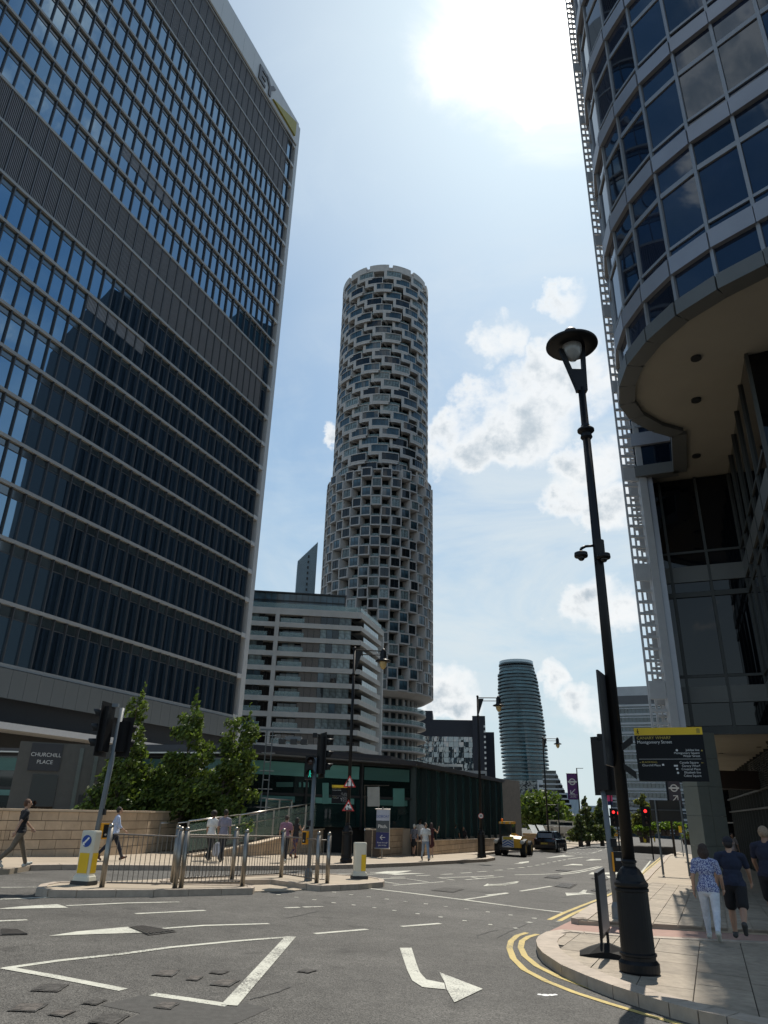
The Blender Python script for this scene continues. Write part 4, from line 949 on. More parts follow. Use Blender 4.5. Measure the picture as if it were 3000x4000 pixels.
# ---- covers, gullies and patches in the carriageway
IRON = mat('cast_iron', (.052, .049, .045), .8, metal=.1, vary=.8, vscale=18, bump=.8, bscale=50)
RUST = mat('worn_cover', (.088, .078, .069), .85, vary=.8, vscale=13, bump=1, bscale=40)
PATCH = mat('tarmac_patch', (.060, .058, .054), .85, vary=.25, vscale=12, bump=.3, bscale=90)
def cover(pts, label, kind='grid', m=IRON):
    q = GP(pts, 0); c = (sum(p[0] for p in q) / 4, sum(p[1] for p in q) / 4)
    t = thing('drain_cover' if kind == 'grid' else 'manhole_cover', label, 'drain cover' if kind == 'grid' else 'manhole cover', (c[0], c[1], gz0(*c)), world=True)
    L = lambda a, b_, u: (a[0] + (b_[0] - a[0]) * u, a[1] + (b_[1] - a[1]) * u)
    a = sum(q[i][0] * q[(i + 1) % 4][1] - q[(i + 1) % 4][0] * q[i][1] for i in range(4))
    if a < 0: q = q[::-1]
    rj = random.Random(int(abs(c[0] * 1000)) + 1)
    def rough(Q_, k, n=4):
        o_ = []
        for i in range(4):
            a_, b2 = Q_[i], Q_[(i + 1) % 4]
            for j in range(n):
                u = j / n; x_, y_ = L(a_, b2, u); x_ += (c[0] - x_) * k; y_ += (c[1] - y_) * k; o_.append((x_ + rj.uniform(-.010, .010), y_ + rj.uniform(-.010, .010)))
        return o_
    b = MB(); flat(b, q if kind == 'grid' else rough(q, .04), .010); b.build('frame', IRON if m is IRON else PATCH, t)
    if kind == 'grid':
        for i in range(9):
            u0, u1 = (i + .25) / 9, (i + .7) / 9; b = MB(); w = [L(L(q[0], q[1], u0), L(q[3], q[2], u0), v) for v in (.06, .94)] + [L(L(q[0], q[1], u1), L(q[3], q[2], u1), v) for v in (.94, .06)]
            b.prism(w, gh(.008), gh(.022)); b.build('bar', mat('worn_iron', (.12, .11, .10), .45, metal=.5, vary=.3, vscale=20), t)
    else:
        b = MB(); flat(b, rough(q, .22), .0125); b.build('plate', m, t)
Q3 = lambda L: [(x / 1.276, 3450 + y / 1.276) for x, y in L]
for pts, lab, k, m in (
    ([(750, 462), (800, 436), (905, 432), (860, 470)], 'bright worn cover farthest left inside the painted triangle', 'm', RUST),
    ([(918, 486), (945, 464), (1020, 464), (985, 490)], 'small pale cover in the middle of the painted triangle', 'm', RUST),
    ([(1040, 510), (1090, 480), (1205, 484), (1140, 520)], 'worn brown cover nearest the triangle right corner', 'm', RUST),
    ([(1035, 452), (1060, 436), (1150, 440), (1110, 458)], 'thin dark cover near the top of the painted triangle', 'm', IRON),
    ([(145, 540), (200, 505), (350, 505), (290, 548)], 'dark pitted cover left, above the lower triangle line', 'm', IRON),
    ([(400, 606), (450, 584), (540, 584), (480, 612)], 'narrow dark cover below the lower triangle line', 'm', IRON),
    ([(28, 642), (90, 602), (255, 600), (180, 648)], 'broad dark rusty cover at the lower left edge', 'm', RUST),
    ([(230, 660), (280, 634), (385, 638), (320, 672)], 'small rusty cover right of the broad one, lower left', 'm', RUST),
    ([(435, 700), (510, 648), (655, 660), (560, 720)], 'black framed cover cut by the bottom edge', 'm', IRON),
    ([(755, 625), (800, 595), (905, 598), (850, 635)], 'dark brown square cover under the triangle base line', 'm', RUST),
    ([(1470, 445), (1510, 430), (1590, 436), (1540, 452)], 'small cover right of the painted triangle tip', 'm', IRON),
    ([(0, 262), (0, 232), (90, 236), (145, 258)], 'ribbed iron drain cut by the left edge', 'grid', IRON),
    ([(640, 222), (700, 215), (885, 244), (740, 262)], 'ribbed iron drain across the long white arrow', 'grid', IRON)):
    cover(Q3(pts), lab, k, m)
for pts, lab in (([(728, 1282), (800, 1245), (982, 1258), (905, 1304)], 'largest ribbed drain on the lane behind the corner'), ([(615, 1186), (680, 1162), (832, 1178), (770, 1200)], 'second ribbed drain further up the same lane'), ([(740, 1110), (790, 1100), (935, 1112), (880, 1122)], 'flat drain by the double lane line'), ([(1125, 1198), (1160, 1184), (1325, 1206), (1280, 1218)], 'ribbed drain beside the near signal pole'), ([(1120, 1330), (1160, 1308), (1342, 1318), (1290, 1344)], 'ribbed drain between arrow and kerb by signal pole')):
    cover(Q2(pts), lab, 'grid')
cover([(1560 + 120, 3479), (1735, 3467), (1817, 3474), (1770, 3488)], 'square dark cover past the stop line', 'm', IRON)
b = MB(); poly(b, Q3([(500, 610), (700, 560), (1230, 600), (1345, 625), (1180, 700), (900, 760), (560, 720), (700, 650)]), .003); b.build('tarmac_patch', PATCH, None, kind='structure')
CR = mat('crack_tar', (.02, .02, .02), .7)
rgc = random.Random(9)
for pts in ([(2060, 3610), (1990, 3640), (1930, 3670)], [(1868, 3667), (1865, 3655), (1915, 3640), (1955, 3632)], [(980, 3905), (1075, 3880), (1150, 3850)], [(1240, 3560), (1180, 3575), (1100, 3590)]):
    b = MB(); q = []
    for a_, c_ in zip(pts, pts[1:]):
        for k in range(5): q.append((a_[0] + (c_[0] - a_[0]) * k / 5 + rgc.uniform(-3, 3), a_[1] + (c_[1] - a_[1]) * k / 5 + rgc.uniform(-1, 1)))
    stroke(b, q, .022, .004); b.build('road_crack', CR, None, kind='structure')
b = MB(); 
for dx, dy, r_ in ((0, 0, .05), (.07, .01, .04), (.12, .03, .03), (-.06, .02, .03)):
    p = G(2130, 3888); b.lathe([(r_, 0), (r_ * .7, .004)], (p.x + dx, p.y + dy, p.z + .003), 9)
b.build('paint_spots', WHITE, None, kind='structure')
# ================= stone walls, ramp, stairs, glass pavilion =================
SAND = mat('sandstone_block', (.48, .37, .26), .8, vary=.16, vscale=2.5, bump=.25, bscale=50, rand=.13)
SANDC = mat('sandstone_coping', (.55, .44, .32), .75, vary=.08, vscale=2)
MORT = mat('wall_joint', (.10, .075, .055), .9)
def up(b, x, y):
    """point seen at pixel (x, y) at the same horizontal distance as b"""
    d = ray(x, y); k = math.hypot(b.x, b.y) / math.hypot(d.x, d.y); return EYE + d * k
def stone_wall(name, label, pts, ztop, cap=.07, course=.262, blk=.62, th=.35, zbase=None, cope=True):
    """pts: world path (left to right seen from the street), ztop(s): top height along the path"""
    t = thing(name, label, 'wall', (pts[0][0], pts[0][1], 0), world=True); S = 0; rg = random.Random(len(name) + int(pts[0][0] * 10)); n = 0
    for a, c in zip(pts, pts[1:]):
        L = math.hypot(c[0] - a[0], c[1] - a[1]); az = math.degrees(math.atan2(c[0] - a[0], c[1] - a[1])); F = frame(a, az)   # d > 0 to the street side
        N = max(1, int(L / 2)); b = MB(); bc = MB()
        for i in range(N):
            s0, s1 = L * i / N, L * (i + 1) / N
            z0a, z1a = ztop(S + s0), ztop(S + s1); g0 = gz0(*F(s0, 0, 0)[:2]) - .3; g1 = gz0(*F(s1, 0, 0)[:2]) - .3
            b.hexa([F(s0, -th, g0), F(s1, -th, g1), F(s1, -.02, g1), F(s0, -.02, g0)], [F(s0, -th, z0a - cap), F(s1, -th, z1a - cap), F(s1, -.02, z1a - cap), F(s0, -.02, z0a - cap)])
            if cope: bc.hexa([F(s0 + .01, -th - .03, z0a - cap), F(s1, -th - .03, z1a - cap), F(s1, .05, z1a - cap), F(s0 + .01, .05, z0a - cap)], [F(s0 + .01, -th - .03, z0a), F(s1, -th - .03, z1a), F(s1, .05, z1a), F(s0 + .01, .05, z0a)])
        b.build('backing', MORT, t)
        if cope: bc.build('coping', SANDC, t)
        top = max(ztop(S), ztop(S + L)); zb0 = top - cap; j = 0
        while zb0 > -1.6:
            z1 = zb0 - .012; z0 = zb0 - course + .006; zb0 -= course; j += 1
            s = -(.31 if j % 2 else 0) - rg.random() * .1
            while s < L:
                w = blk * rg.uniform(.8, 1.2); s0, s1 = max(0.0, s) + .007, min(L, s + w) - .007; s += w
                if s1 - s0 < .05: continue
                gm = min(gz0(*F(s0, 0, 0)[:2]), gz0(*F(s1, 0, 0)[:2])) + .0
                za, zc = min(z1, ztop(S + s0) - cap - .01), min(z1, ztop(S + s1) - cap - .01)
                if max(za, zc) < z0 + .02 or z1 < gm: continue
                za = max(za, z0 + .004); zc = max(zc, z0 + .004)
                if n >= 300: continue
                q = MB(); e = rg.uniform(0, .012)
                q.hexa([F(s0, -.05, z0), F(s1, -.05, z0), F(s1, e, z0), F(s0, e, z0)], [F(s0, -.05, za), F(s1, -.05, zc), F(s1, e, zc), F(s0, e, za)])
                q.build('stone_block', SAND, t); n += 1
        S += L
    return t
g = lambda x, y, h=.12: tuple(G(x, y, h)[:2])
WT = top_of(G(360, 3345, .12), 3165)
stone_wall('retaining_wall', 'long sandstone block wall on the left with trees growing behind', [g(-420, 3352), g(0, 3345), g(360, 3345), g(560, 3334), g(740, 3315), g(1010, 3297)], lambda s: WT, cap=.06)
ra, rb, rc = G(752, 3348, .12), G(1000, 3343, .12), G(1296, 3328, .12)
RZ = top_of(G(1231, 3331, .12), 3231); Lr = (Vector(rb) - Vector(ra)).length + (Vector(rc) - Vector(rb)).length; L1 = Lr * (1231 - 752) / (1296 - 752)
z0r = gz0(ra.x, ra.y) + .18
stone_wall('ramp_wall', 'sandstone wall rising with the ramp to the stairs', [tuple(ra[:2]), tuple(rb[:2]), tuple(rc[:2])], lambda s: min(RZ, z0r + (RZ - z0r) * s / L1), cap=.06)
sr = G(1424, 3335, .12); ca = G(1452, 3347, .12); cb = G(1602, 3337, .12)
stone_wall('stair_side_wall', 'sandstone block wall right of the stairs behind the banner stand', [tuple(sr[:2]), tuple(ca[:2]), tuple(cb[:2])], lambda s: RZ, cap=.05)
PG = AT(2.56, 38.5); ZR = 1.75 + 38.5 * .0629; PE = AT(9.4, (ZR - 1.75) / .0429); PB = AT(10.7, 60.0)
P1 = AT(-9.9, (ZR - 1.75) / .0715); P2 = AT(-24, (ZR - 1.75) / .0605); P3 = AT(-33, (ZR - 1.75) / .055)
pz = AT(3.3, 36.6)
stone_wall('pavilion_plinth', 'low sandstone plinth under the green glass wall', [tuple(cb[:2]), (PG.x + .35, PG.y - .4), (PE.x + .3, PE.y - .3)], lambda s: .52 - s * .012, cap=.05, blk=.8)
# paved podium, ramp fill, stairs
b = MB(); b.prism([tuple(ra[:2]), tuple(rb[:2]), tuple(rc[:2]), (rc.x - .3, rc.y + 2.2), (rb.x - .8, rb.y + 2.0), (ra.x - .4, ra.y + 1.7)], -2, lambda x, y: min(RZ - .05, z0r - .08 + (RZ - z0r) * max(0, (x - ra.x)) / (rc.x - ra.x) * 1.12)); o = b.build('ramp', FLAG, None, kind='structure'); o['label'] = 'paved ramp rising to the pavilion'
b = MB(); b.prism([(rc.x - .3, rc.y + 2.2), (sr.x + .2, sr.y + 2.2), (ca.x, ca.y + .3), (cb.x, cb.y + .2), (PG.x + .1, PG.y), (P1.x, P1.y + 2), (P2.x, P2.y + 2), (P2.x - 3, P2.y - 8), (-9.7, 30.2), (-8.2, 31.6), (rb.x - .8, rb.y + 2.0)], -2, RZ - .02); o = b.build('podium', FLAG, None, kind='structure'); o['label'] = 'raised paved podium'
t = thing('stone_stairs', 'wide stone stairs with eight steps beside the ramp', 'stairs', (rc.x, rc.y, 0), world=True)
d0 = (sr - rc); d0.z = 0; w = d0.length; F = frame((rc.x, rc.y), math.degrees(math.atan2(d0.x, d0.y))); zb = gz0(rc.x, rc.y) + .12; ns = 8; rise = (RZ - zb) / ns
for k in range(ns):
    b = MB(); b.fbox(F, .01, w - .01, -.3 * k - .02 - (.3 * (ns - k)), -.3 * k, zb - .3, zb + rise * (k + 1) - .035); b.build('riser', mat('shaded_riser_stone', (.20, .16, .12), .85, vary=.1), t)  # riser stone darker than the treads, its shade put into the colour
    b = MB(); b.fbox(F, .01, w - .01, -.3 * k - .31, -.3 * k + .03, zb + rise * (k + 1) - .035, zb + rise * (k + 1)); b.build('step', SANDC, t)
def handrail(name, label, pts, h, posts=True, low=True, panels=True, r=.028, every=1.25, group=None):
    """pts: world points of the foot line"""
    t = thing(name, label, 'railing', pts[0], world=True, group=group)
    P = [Vector(p) for p in pts]
    b = MB(); b.smooth = True; b.path([p + Vector((0, 0, h)) for p in P], r, 10); b.build('handrail', STEEL, t)
    if low: b = MB(); b.path([p + Vector((0, 0, h * .68)) for p in P], .016, 8); b.build('lower_rail', STEEL, t)
    if posts:
        for a, c in zip(P, P[1:]):
            L = (c - a).length; n = max(1, round(L / every))
            for i in range(n + (1 if c is P[-1] else 0)):
                p = a + (c - a) * (i / n); b = MB(); b.box(p.x - .035, p.x + .035, p.y - .015, p.y + .015, p.z, p.z + h); b.build('post', STEELD, t)
            if panels:
                for i in range(n):
                    p, q = a + (c - a) * ((i + .06) / n), a + (c - a) * ((i + .94) / n); e = Vector((0, .012, 0))
                    b = MB(); b.hexa([p - e + Vector((0, 0, .1)), q - e + Vector((0, 0, .1)), q + e + Vector((0, 0, .1)), p + e + Vector((0, 0, .1))], [p - e + Vector((0, 0, h - .1)), q - e + Vector((0, 0, h - .1)), q + e + Vector((0, 0, h - .1)), p + e + Vector((0, 0, h - .1))]); b.build('glass_panel', RAILGL, t)
    return t
def lift(p, z): return (p[0], p[1], z)
Rb = lambda u: (ra.x + (rc.x - ra.x) * u, ra.y + (rc.y - ra.y) * u + .12)
handrail('ramp_railing', 'steel and glass railing climbing along the front of the ramp', [lift((ra.x - .3, ra.y + .1), z0r), lift(Rb(.25), z0r + (RZ - z0r) * .27), lift(Rb(.6), z0r + (RZ - z0r) * .68), lift(Rb(.88), RZ), lift(Rb(1.0), RZ)], 1.08)
handrail('wall_handrail', 'plain steel handrail along the sandstone wall behind the ramp', [lift((G(612, 3330, .12).x, G(612, 3330, .12).y), gz0(-8, 29) + .12), lift((G(680, 3328, .12).x, G(680, 3328, .12).y), gz0(-8, 29) + .12), lift((rb.x - .8, rb.y + 1.9), .5), lift((rc.x - .3, rc.y + 2.2), RZ - .05)], .98, posts=True, low=False, panels=False, every=2.2)
handrail('podium_railing', 'glass railing on the podium behind the stairs', [(P1.x + 1.2, P1.y - 1.2, RZ), (rc.x - .2, rc.y + 2.6, RZ)], 1.1)
handrail('terrace_railing', 'glass railing on the wall behind the banner stand', [(sr.x + .6, sr.y + 1.2, RZ), (cb.x - .2, cb.y + .6, RZ)], 1.05, low=False)
for x, lab in ((-.04, 'bright sloping handrail on the left of the stairs'), (w - .05, 'short sloping handrail on the right of the stairs')):
    a, c = Vector(F(x, .35, zb + .95)), Vector(F(x, -2.3, RZ + .95)); t = thing('stair_handrail', lab, 'handrail', a, world=True)
    b = MB(); b.smooth = True; b.tube(a, c, .03, .03, 10); b.build('rail', mat('bright_steel', (.8, .8, .78), .25, metal=.8, vary=0), t)
    b = MB(); b.tube(F(x, .3, zb), F(x, .3, zb + .95), .02, .02); b.tube(F(x, -2.2, RZ), F(x, -2.2, RZ + .95), .02, .02); b.build('post', STEELD, t)
# ---- the pavilion
def pavilion():
    t = thing('glass_pavilion', 'low dark glass pavilion with flat roof and long green glass flank', 'building', (PG.x, PG.y, 0), world=True)
    ROOF = mat('pavilion_roof', (.055, .055, .06), .5, vary=.1)
    fronts = [(P3, P2), (P2, P1), (P1, PG)]
    b = MB(); b.prism([(P3.x, P3.y - .5), (P2.x, P2.y - .5), (P1.x, P1.y - .5), (PG.x + .25, PG.y - .5), (PE.x + .2, PE.y), (PE.x - 8, PE.y + 2), (P1.x, P1.y + 14), (P3.x, P3.y + 10)], ZR - .22, ZR); b.build('roof', ROOF, t)
    b = MB(); b.prism([(P2.x, P2.y + 1.5), (P1.x, P1.y + 1.5), (PG.x - 1, PG.y + 1.5), (PE.x - 4, PE.y - 1), (P1.x, P1.y + 12), (P2.x, P2.y + 10)], ZR, ZR + .35); b.build('roof_upstand', ROOF, t)
    um = MB(); um.box(0, 1, -.03, .02, 0, 1); un = um.use(GL_PAV).mesh('glass_pane'); ut = MB(); ut.box(0, 1, -.05, -.031, 0, 1); utm = ut.use(GL_TEAL).mesh('frosted_band')
    rg = random.Random(2)
    for a, c in fronts:
        L = (Vector(c[:2]) - Vector(a[:2])).length; az = math.degrees(math.atan2(c.x - a.x, c.y - a.y)); F = frame(tuple(a[:2]), az); n = max(2, round(L / 2.9))
        for i in range(n):
            s0, s1 = L * i / n, L * (i + 1) / n
            for za, zb_ in ((RZ, 2.35), (2.42, ZR - .3)):
                p = F(s0 + .06, 0, za); inst(un, 'glass_pane', t, (p[0] - PG.x, p[1] - PG.y, za), 0, (s1 - s0 - .12, 1, zb_ - za), rot=(rg.uniform(-.01, .01), 0, R(90 - az) + rg.uniform(-.01, .01)))
            for (u0, u1, za, zb_) in ((.05, .95, ZR - 1.0, ZR - .42), (rg.uniform(.05, .3), rg.uniform(.5, .95), 2.05, 2.3)):
                p = F(s0 + (s1 - s0) * u0, .035, za); inst(utm, 'frosted_band', t, (p[0] - PG.x, p[1] - PG.y, za), R(90 - az), ((s1 - s0) * (u1 - u0), 1, zb_ - za))
            b = MB(); b.fbox(F, s0 - .05, s0 + .05, -.02, .16, RZ - .1, ZR - .22); b.build('mullion', DARK, t)
        b = MB(); b.fbox(F, 0, L, .0, .12, ZR - .34, ZR - .22); b.fbox(F, 0, L, .0, .09, 2.33, 2.44); b.build('rail', DARK, t)
        b = MB(); b.fbox(F, 0, L, .5, .53, ZR - .2, ZR - .14); b.build('gutter_edge', STEEL, t)
        b = MB(); b.fbox(F, 0, L, -.6, -.2, -2, ZR - .2); b.build('dark_room', mat('dark_interior2', (.01, .012, .012), .9), t)
    for x_, y_, r_ in ((585, 3075, 1.1), (770, 3070, 1.3), (935, 3068, 1.25)):
        d = ray(x_, y_); a_ = (P1 - P2); nn = Vector((-a_.y, a_.x, 0)); tt = nn.dot(P1 - EYE) / nn.dot(d); q = EYE + d * (tt - .35); az_ = math.degrees(math.atan2(a_.x, a_.y)); rr = R(90 - az_)
        b = MB(); vs = [(r_ * math.cos(2 * math.pi * k / 28), 0, r_ * math.sin(2 * math.pi * k / 28)) for k in range(28)]; b.add(vs + [(v[0], .02, v[2]) for v in vs], [tuple(range(28)), tuple(range(55, 27, -1))]); o = b.build('red_graphic', mat('red_graphic', (.22, .03, .02), .5, vary=.5, vscale=1.5), t); o.location = (q.x - PG.x, q.y - PG.y, q.z); o.rotation_euler = (0, 0, rr)
    a_ = (PG - P1); nn = Vector((-a_.y, a_.x, 0)); az_ = math.degrees(math.atan2(a_.x, a_.y))
    for x0, y0, x1, y1, mm in ((1436, 3074, 1483, 3150, 0), (1536, 3080, 1580, 3150, 1), (1260, 3058, 1284, 3140, 1), (1080, 3055, 1145, 3074, 1), (1168, 3055, 1176, 3075, 1), (1186, 3055, 1206, 3075, 1), (1390, 3125, 1412, 3230, 2), (1424, 3066, 1520, 3070, 3), (1478, 3070, 1481, 3230, 3), (1424, 3070, 1427, 3230, 3)):
        pts = []
        for x_, y_ in ((x0, y1), (x1, y1), (x1, y0), (x0, y0)): d = ray(x_, y_); tt = nn.dot(P1 - EYE) / nn.dot(d); pts.append(EYE + d * (tt - .12))
        kq = nn.normalized() * .03; b = MB(); b.hexa([pts[0], pts[1], pts[1] + kq, pts[0] + kq], [pts[3], pts[2], pts[2] + kq, pts[3] + kq]); b.build(('notice', 'frosted_panel', 'green_panel', 'door_frame')[mm], (mat('window_notice', (.45, .47, .45), .5), GL_TEAL, GL_GR, STEELD)[mm], t)
    # flank: green glass panels with fins
    L = (Vector(PE[:2]) - Vector(PG[:2])).length; az = math.degrees(math.atan2(PE.x - PG.x, PE.y - PG.y)); F = frame(tuple(PG[:2]), az); n = 12
    for i in range(n):
        s0, s1 = L * i / n, L * (i + 1) / n
        b = MB(); b.fbox(F, s0 + .04, s1 - .04, -.05, .02, .5 - s0 * .012, ZR - .24); b.build('green_panel', GL_GR, t)
        b = MB(); b.fbox(F, s0 - .04, s0 + .05, -.03, .30, .45 - s0 * .012, ZR - .26); b.build('fin', mat('green_fin', (.02, .035, .035), .3), t)
    b = MB(); b.fbox(F, 0, L, -.5, -.1, -2, ZR - .25); b.build('inner_wall', MATS['dark_interior2'], t)
    b = MB(); b.fbox(F, 0, L, -.06, .12, .15, .5); b.build('dado', mat('dado_stone', (.16, .14, .11), .6), t)
    b = MB(); b.prism([(PE.x, PE.y), (PB.x, PB.y), (PB.x - 5, PB.y + 4), (PE.x - 6, PE.y + 3)], -3, ZR + .05); b.build('end_wall', mat('end_wall_stone', (.21, .175, .14), .8, vary=.15), t)
    # lift kiosk with place name
    c = AT(-23.6, 33.5); k = thing('lift_kiosk', 'stone faced kiosk with the name board Churchill Place', 'kiosk', (c.x, c.y, 1.0), R(23.6))
    b = MB(); b.box(-1.2, 2.3, 0, 3, -2, 3.05); b.build('stone_wall', mat('kiosk_stone', (.085, .083, .075), .6), k)
    b = MB(); b.box(-.75, .42, -.06, 0, 1.95, 3.0); b.build('name_board', mat('name_board', (.02, .02, .025), .4), k)
    PW = mat('sign_white_print', (.62, .62, .60), .5, vary=0)
    text('CHURCHILL', .21, PW, k, (-.16, -.065, 2.5), (R(90), 0, 0), 'CENTER'); text('PLACE', .21, PW, k, (-.16, -.065, 2.22), (R(90), 0, 0), 'CENTER')
    b = MB(); b.box(-.5, .45, -.05, 0, -.6, 1.8); b.build('door', GL_TD, k); b = MB(); b.box(1.1, 1.25, -.04, 0, -.5, 2.9); b.box(1.7, 1.85, -.04, 0, -.5, 2.9); b.build('door_frame', mat('kiosk_frame', (.10, .12, .11), .4), k)
    b = MB(); b.box(1.35, 1.6, -.06, 0, .3, 1.1); b.build('lift_panel', DARK, k)
    # open lattice mast on the podium
    c = AT(-8.35, 32.5); m = thing('lattice_mast', 'thin lattice mast with floodlight brackets above the pavilion roof', 'mast', (c.x, c.y, RZ))
    b = MB()
    for x in (-.13, .13): b.tube((x, 0, 0), (x, 0, 3.9), .025)
    for q in range(10): b.tube((-.3 if q % 2 else -.13, 0, .4 + q * .36), (.3 if q % 2 else .13, 0, .4 + q * .36), .018)
    b.build('ladder_frame', GREYP, m)
    b = MB(); b.box(-.8, 1.3, -.05, .05, 3.85, 3.93); b.box(.7, 1.4, -.25, .25, 3.45, 3.62); b.build('bracket', GREYP, m)
    for x in (.45, .95, 1.4): b = MB(); b.box(x, x + .28, -.35, -.05, 3.3, 3.5); b.build('floodlight', DARK, m)
pavilion()
# railing of the bridge beyond
def bridge_rail():
    A, B_ = G(2110, 3299, .12), G(2420, 3275, .12); t = thing('bridge_railing', 'pale steel bridge railing with close uprights behind the pavement walkers', 'railing', A, world=True)
    n = 26; M_ = mat('railing_paint', (.36, .35, .31), .5)
    b = MB(); h = Vector((0, 0, 1.15)); b.tube(A + h, B_ + h, .05); b.build('rail', M_, t); b = MB(); b.tube(A + h * .12, B_ + h * .12, .04); b.build('rail', M_, t)
    b = MB()
    for i in range(n * 5):
        p = A + (B_ - A) * (i / n / 5); b.box(p.x - .02, p.x + .02, p.y - .02, p.y + .02, p.z + .1, p.z + 1.15)
    b.build('uprights', M_, t, kind='stuff')
    for i in range(n + 1):
        p = A + (B_ - A) * (i / n); b = MB(); b.box(p.x - .06, p.x + .06, p.y - .06, p.y + .06, p.z, p.z + 1.2); b.build('post', M_, t)
bridge_rail()
# ================= trees =================
def leafmat(name, col):
    m = bpy.data.materials.new(name); m.use_nodes = True; nt = m.node_tree; N = nt.nodes; L = nt.links; b = N['Principled BSDF']
    b.inputs['Roughness'].default_value = .55; b.inputs['Specular IOR Level'].default_value = .35
    ge = N.new('ShaderNodeNewGeometry'); mr = N.new('ShaderNodeMapRange'); mr.inputs[3].default_value = .4; mr.inputs[4].default_value = 1.8; L.new(ge.outputs['Random Per Island'], mr.inputs[0])
    vm = N.new('ShaderNodeVectorMath'); vm.operation = 'SCALE'; vm.inputs[0].default_value = col; L.new(mr.outputs[0], vm.inputs['Scale']); L.new(vm.outputs[0], b.inputs['Base Color'])
    tr = N.new('ShaderNodeBsdfTranslucent'); v2 = N.new('ShaderNodeVectorMath'); v2.operation = 'SCALE'; v2.inputs[0].default_value = (col[0] * 1.7, col[1] * 1.7, col[2] * .9); L.new(mr.outputs[0], v2.inputs['Scale']); L.new(v2.outputs[0], tr.inputs[0])
    mx = N.new('ShaderNodeMixShader'); mx.inputs[0].default_value = .3; L.new(b.outputs[0], mx.inputs[1]); L.new(tr.outputs[0], mx.inputs[2]); L.new(mx.outputs[0], N['Material Output'].inputs[0]); return m
LEAF = leafmat('plane_leaves', (.075, .112, .024)); LEAFD = leafmat('dark_leaves', (.045, .075, .02)); LEAFY = leafmat('pine_needles', (.065, .085, .03)); LEAFB = leafmat('bright_hedge', (.10, .16, .02))
BARK = mat('bark', (.07, .055, .045), .9, vary=.3, vscale=8)
def leaves(mb, c, r, n, size, rg, shell=.55):
    for _ in range(n):
        while True:
            v = Vector((rg.uniform(-1, 1), rg.uniform(-1, 1), rg.uniform(-1, 1)))
            if 0.05 < v.length < 1: break
        k = (v.length ** (1 - shell)) ; v = v.normalized() * (shell + (1 - shell) * rg.random()) if rg.random() < .8 else v
        p = Vector((c[0] + v.x * r[0], c[1] + v.y * r[1], c[2] + v.z * r[2])) + Vector((rg.gauss(0, 1), rg.gauss(0, 1), rg.gauss(0, 1))) * (r[0] * .10)
        s = size * rg.uniform(.6, 1.35); a = Vector((rg.gauss(0, 1), rg.gauss(0, 1), rg.gauss(0, 1))).normalized(); b = a.orthogonal().normalized() * s; a = a.cross(b).normalized() * s * .55
        mb.face([p - b, p - b * .1 + a, p + b, p - b * .1 - a])
def tree(name, label, base, blobs, n, size, lm, trunk=.12, cat='tree', group=None, limbs=10, seed=1):
    rg = random.Random(seed); t = thing(name, label, cat, base, group=group)
    b = MB(); b.smooth = True; top = max(q[2] + q[5] for q in blobs); lean = blobs[-1][0] * .5
    pts = [Vector((0, 0, -.4))] + [Vector((lean * (k / 5) ** 1.5 + rg.uniform(-.06, .06), rg.uniform(-.06, .06), top * .88 * k / 5)) for k in range(1, 6)]
    for k in range(5): b.tube(pts[k], pts[k + 1], trunk * (1 - k * .18), trunk * (1 - (k + 1) * .18), 8)
    for k in range(limbs):
        q = blobs[k % len(blobs)]; z = q[2] * rg.uniform(.35, .8); f = min(4.99, z / (top * .88) * 5); i = int(f); s = pts[i].lerp(pts[i + 1], f - i)
        e = Vector((q[0] + rg.uniform(-.6, .6) * q[3], q[1] + rg.uniform(-.6, .6) * q[4], q[2] + rg.uniform(-.2, .6) * q[5])); m_ = s.lerp(e, .5) + Vector((0, 0, .12 * (e - s).length))
        b.tube(s, m_, trunk * .32, trunk * .2, 6); b.tube(m_, e, trunk * .2, trunk * .06, 5)
    b.build('trunk', BARK, t)
    vol = sum(q[3] * q[4] * q[5] for q in blobs); mb = MB()
    for q in blobs: leaves(mb, q[:3], q[3:6], int(n * (q[3] * q[4] * q[5]) ** .67 / sum((p[3] * p[4] * p[5]) ** .67 for p in blobs)), size, rg, .6)
    mb.build('crown', lm, t)
def spire(h, w, base_z, n, rg, lean=0.0, low=1.0):
    """clumps of a pointed crown: wide below, narrowing to the tip"""
    out = []
    for k in range(n):
        u = k / (n - 1); z = base_z + (h - base_z) * u; r = w * (1 - u) ** .6 * (low if u < .25 else 1) * rg.uniform(.8, 1.2) + .14
        m = 1 if u > .85 else (4 if u < .55 else 3)
        for j in range(m):
            a = rg.uniform(0, 6.28); o = r * rg.uniform(.4, .75) if m > 1 else 0; out.append((lean * u + o * math.cos(a), o * math.sin(a) * .8, z + rg.uniform(-.22, .22), r * rg.uniform(.28, .5), r * rg.uniform(.28, .5), rg.uniform(.2, .42)))
    return out
rg = random.Random(4)
def ttree(x, ytop, ybot, D, w, label, seed, lean=0.0, n=7000, low=1.0):
    d = ray(x, ybot); a = math.degrees(math.atan2(d.x, d.y)); c = AT(a, D, RZ - .1); h = top_of(c, ytop) - c.z
    tree('hornbeam_tree', label, c, spire(h, w, .35, 13, random.Random(seed), lean, low), n, .09, LEAF, .085, group='trees behind the sandstone wall', limbs=26, seed=seed)
ttree(455, 2690, 3165, 31.2, 1.0, 'slim pointed tree behind the leaning signal pole, leftmost behind the wall', 21, .35, 5200, 1.25)
ttree(560, 2990, 3165, 31.6, 1.15, 'low bushy tree between the slim pointed tree and the taller ones', 22, 0, 4200, 1.0)
ttree(700, 2728, 3168, 31.8, 1.6, 'pointed leafy tree in the middle of the row behind the wall', 23, .15, 8200)
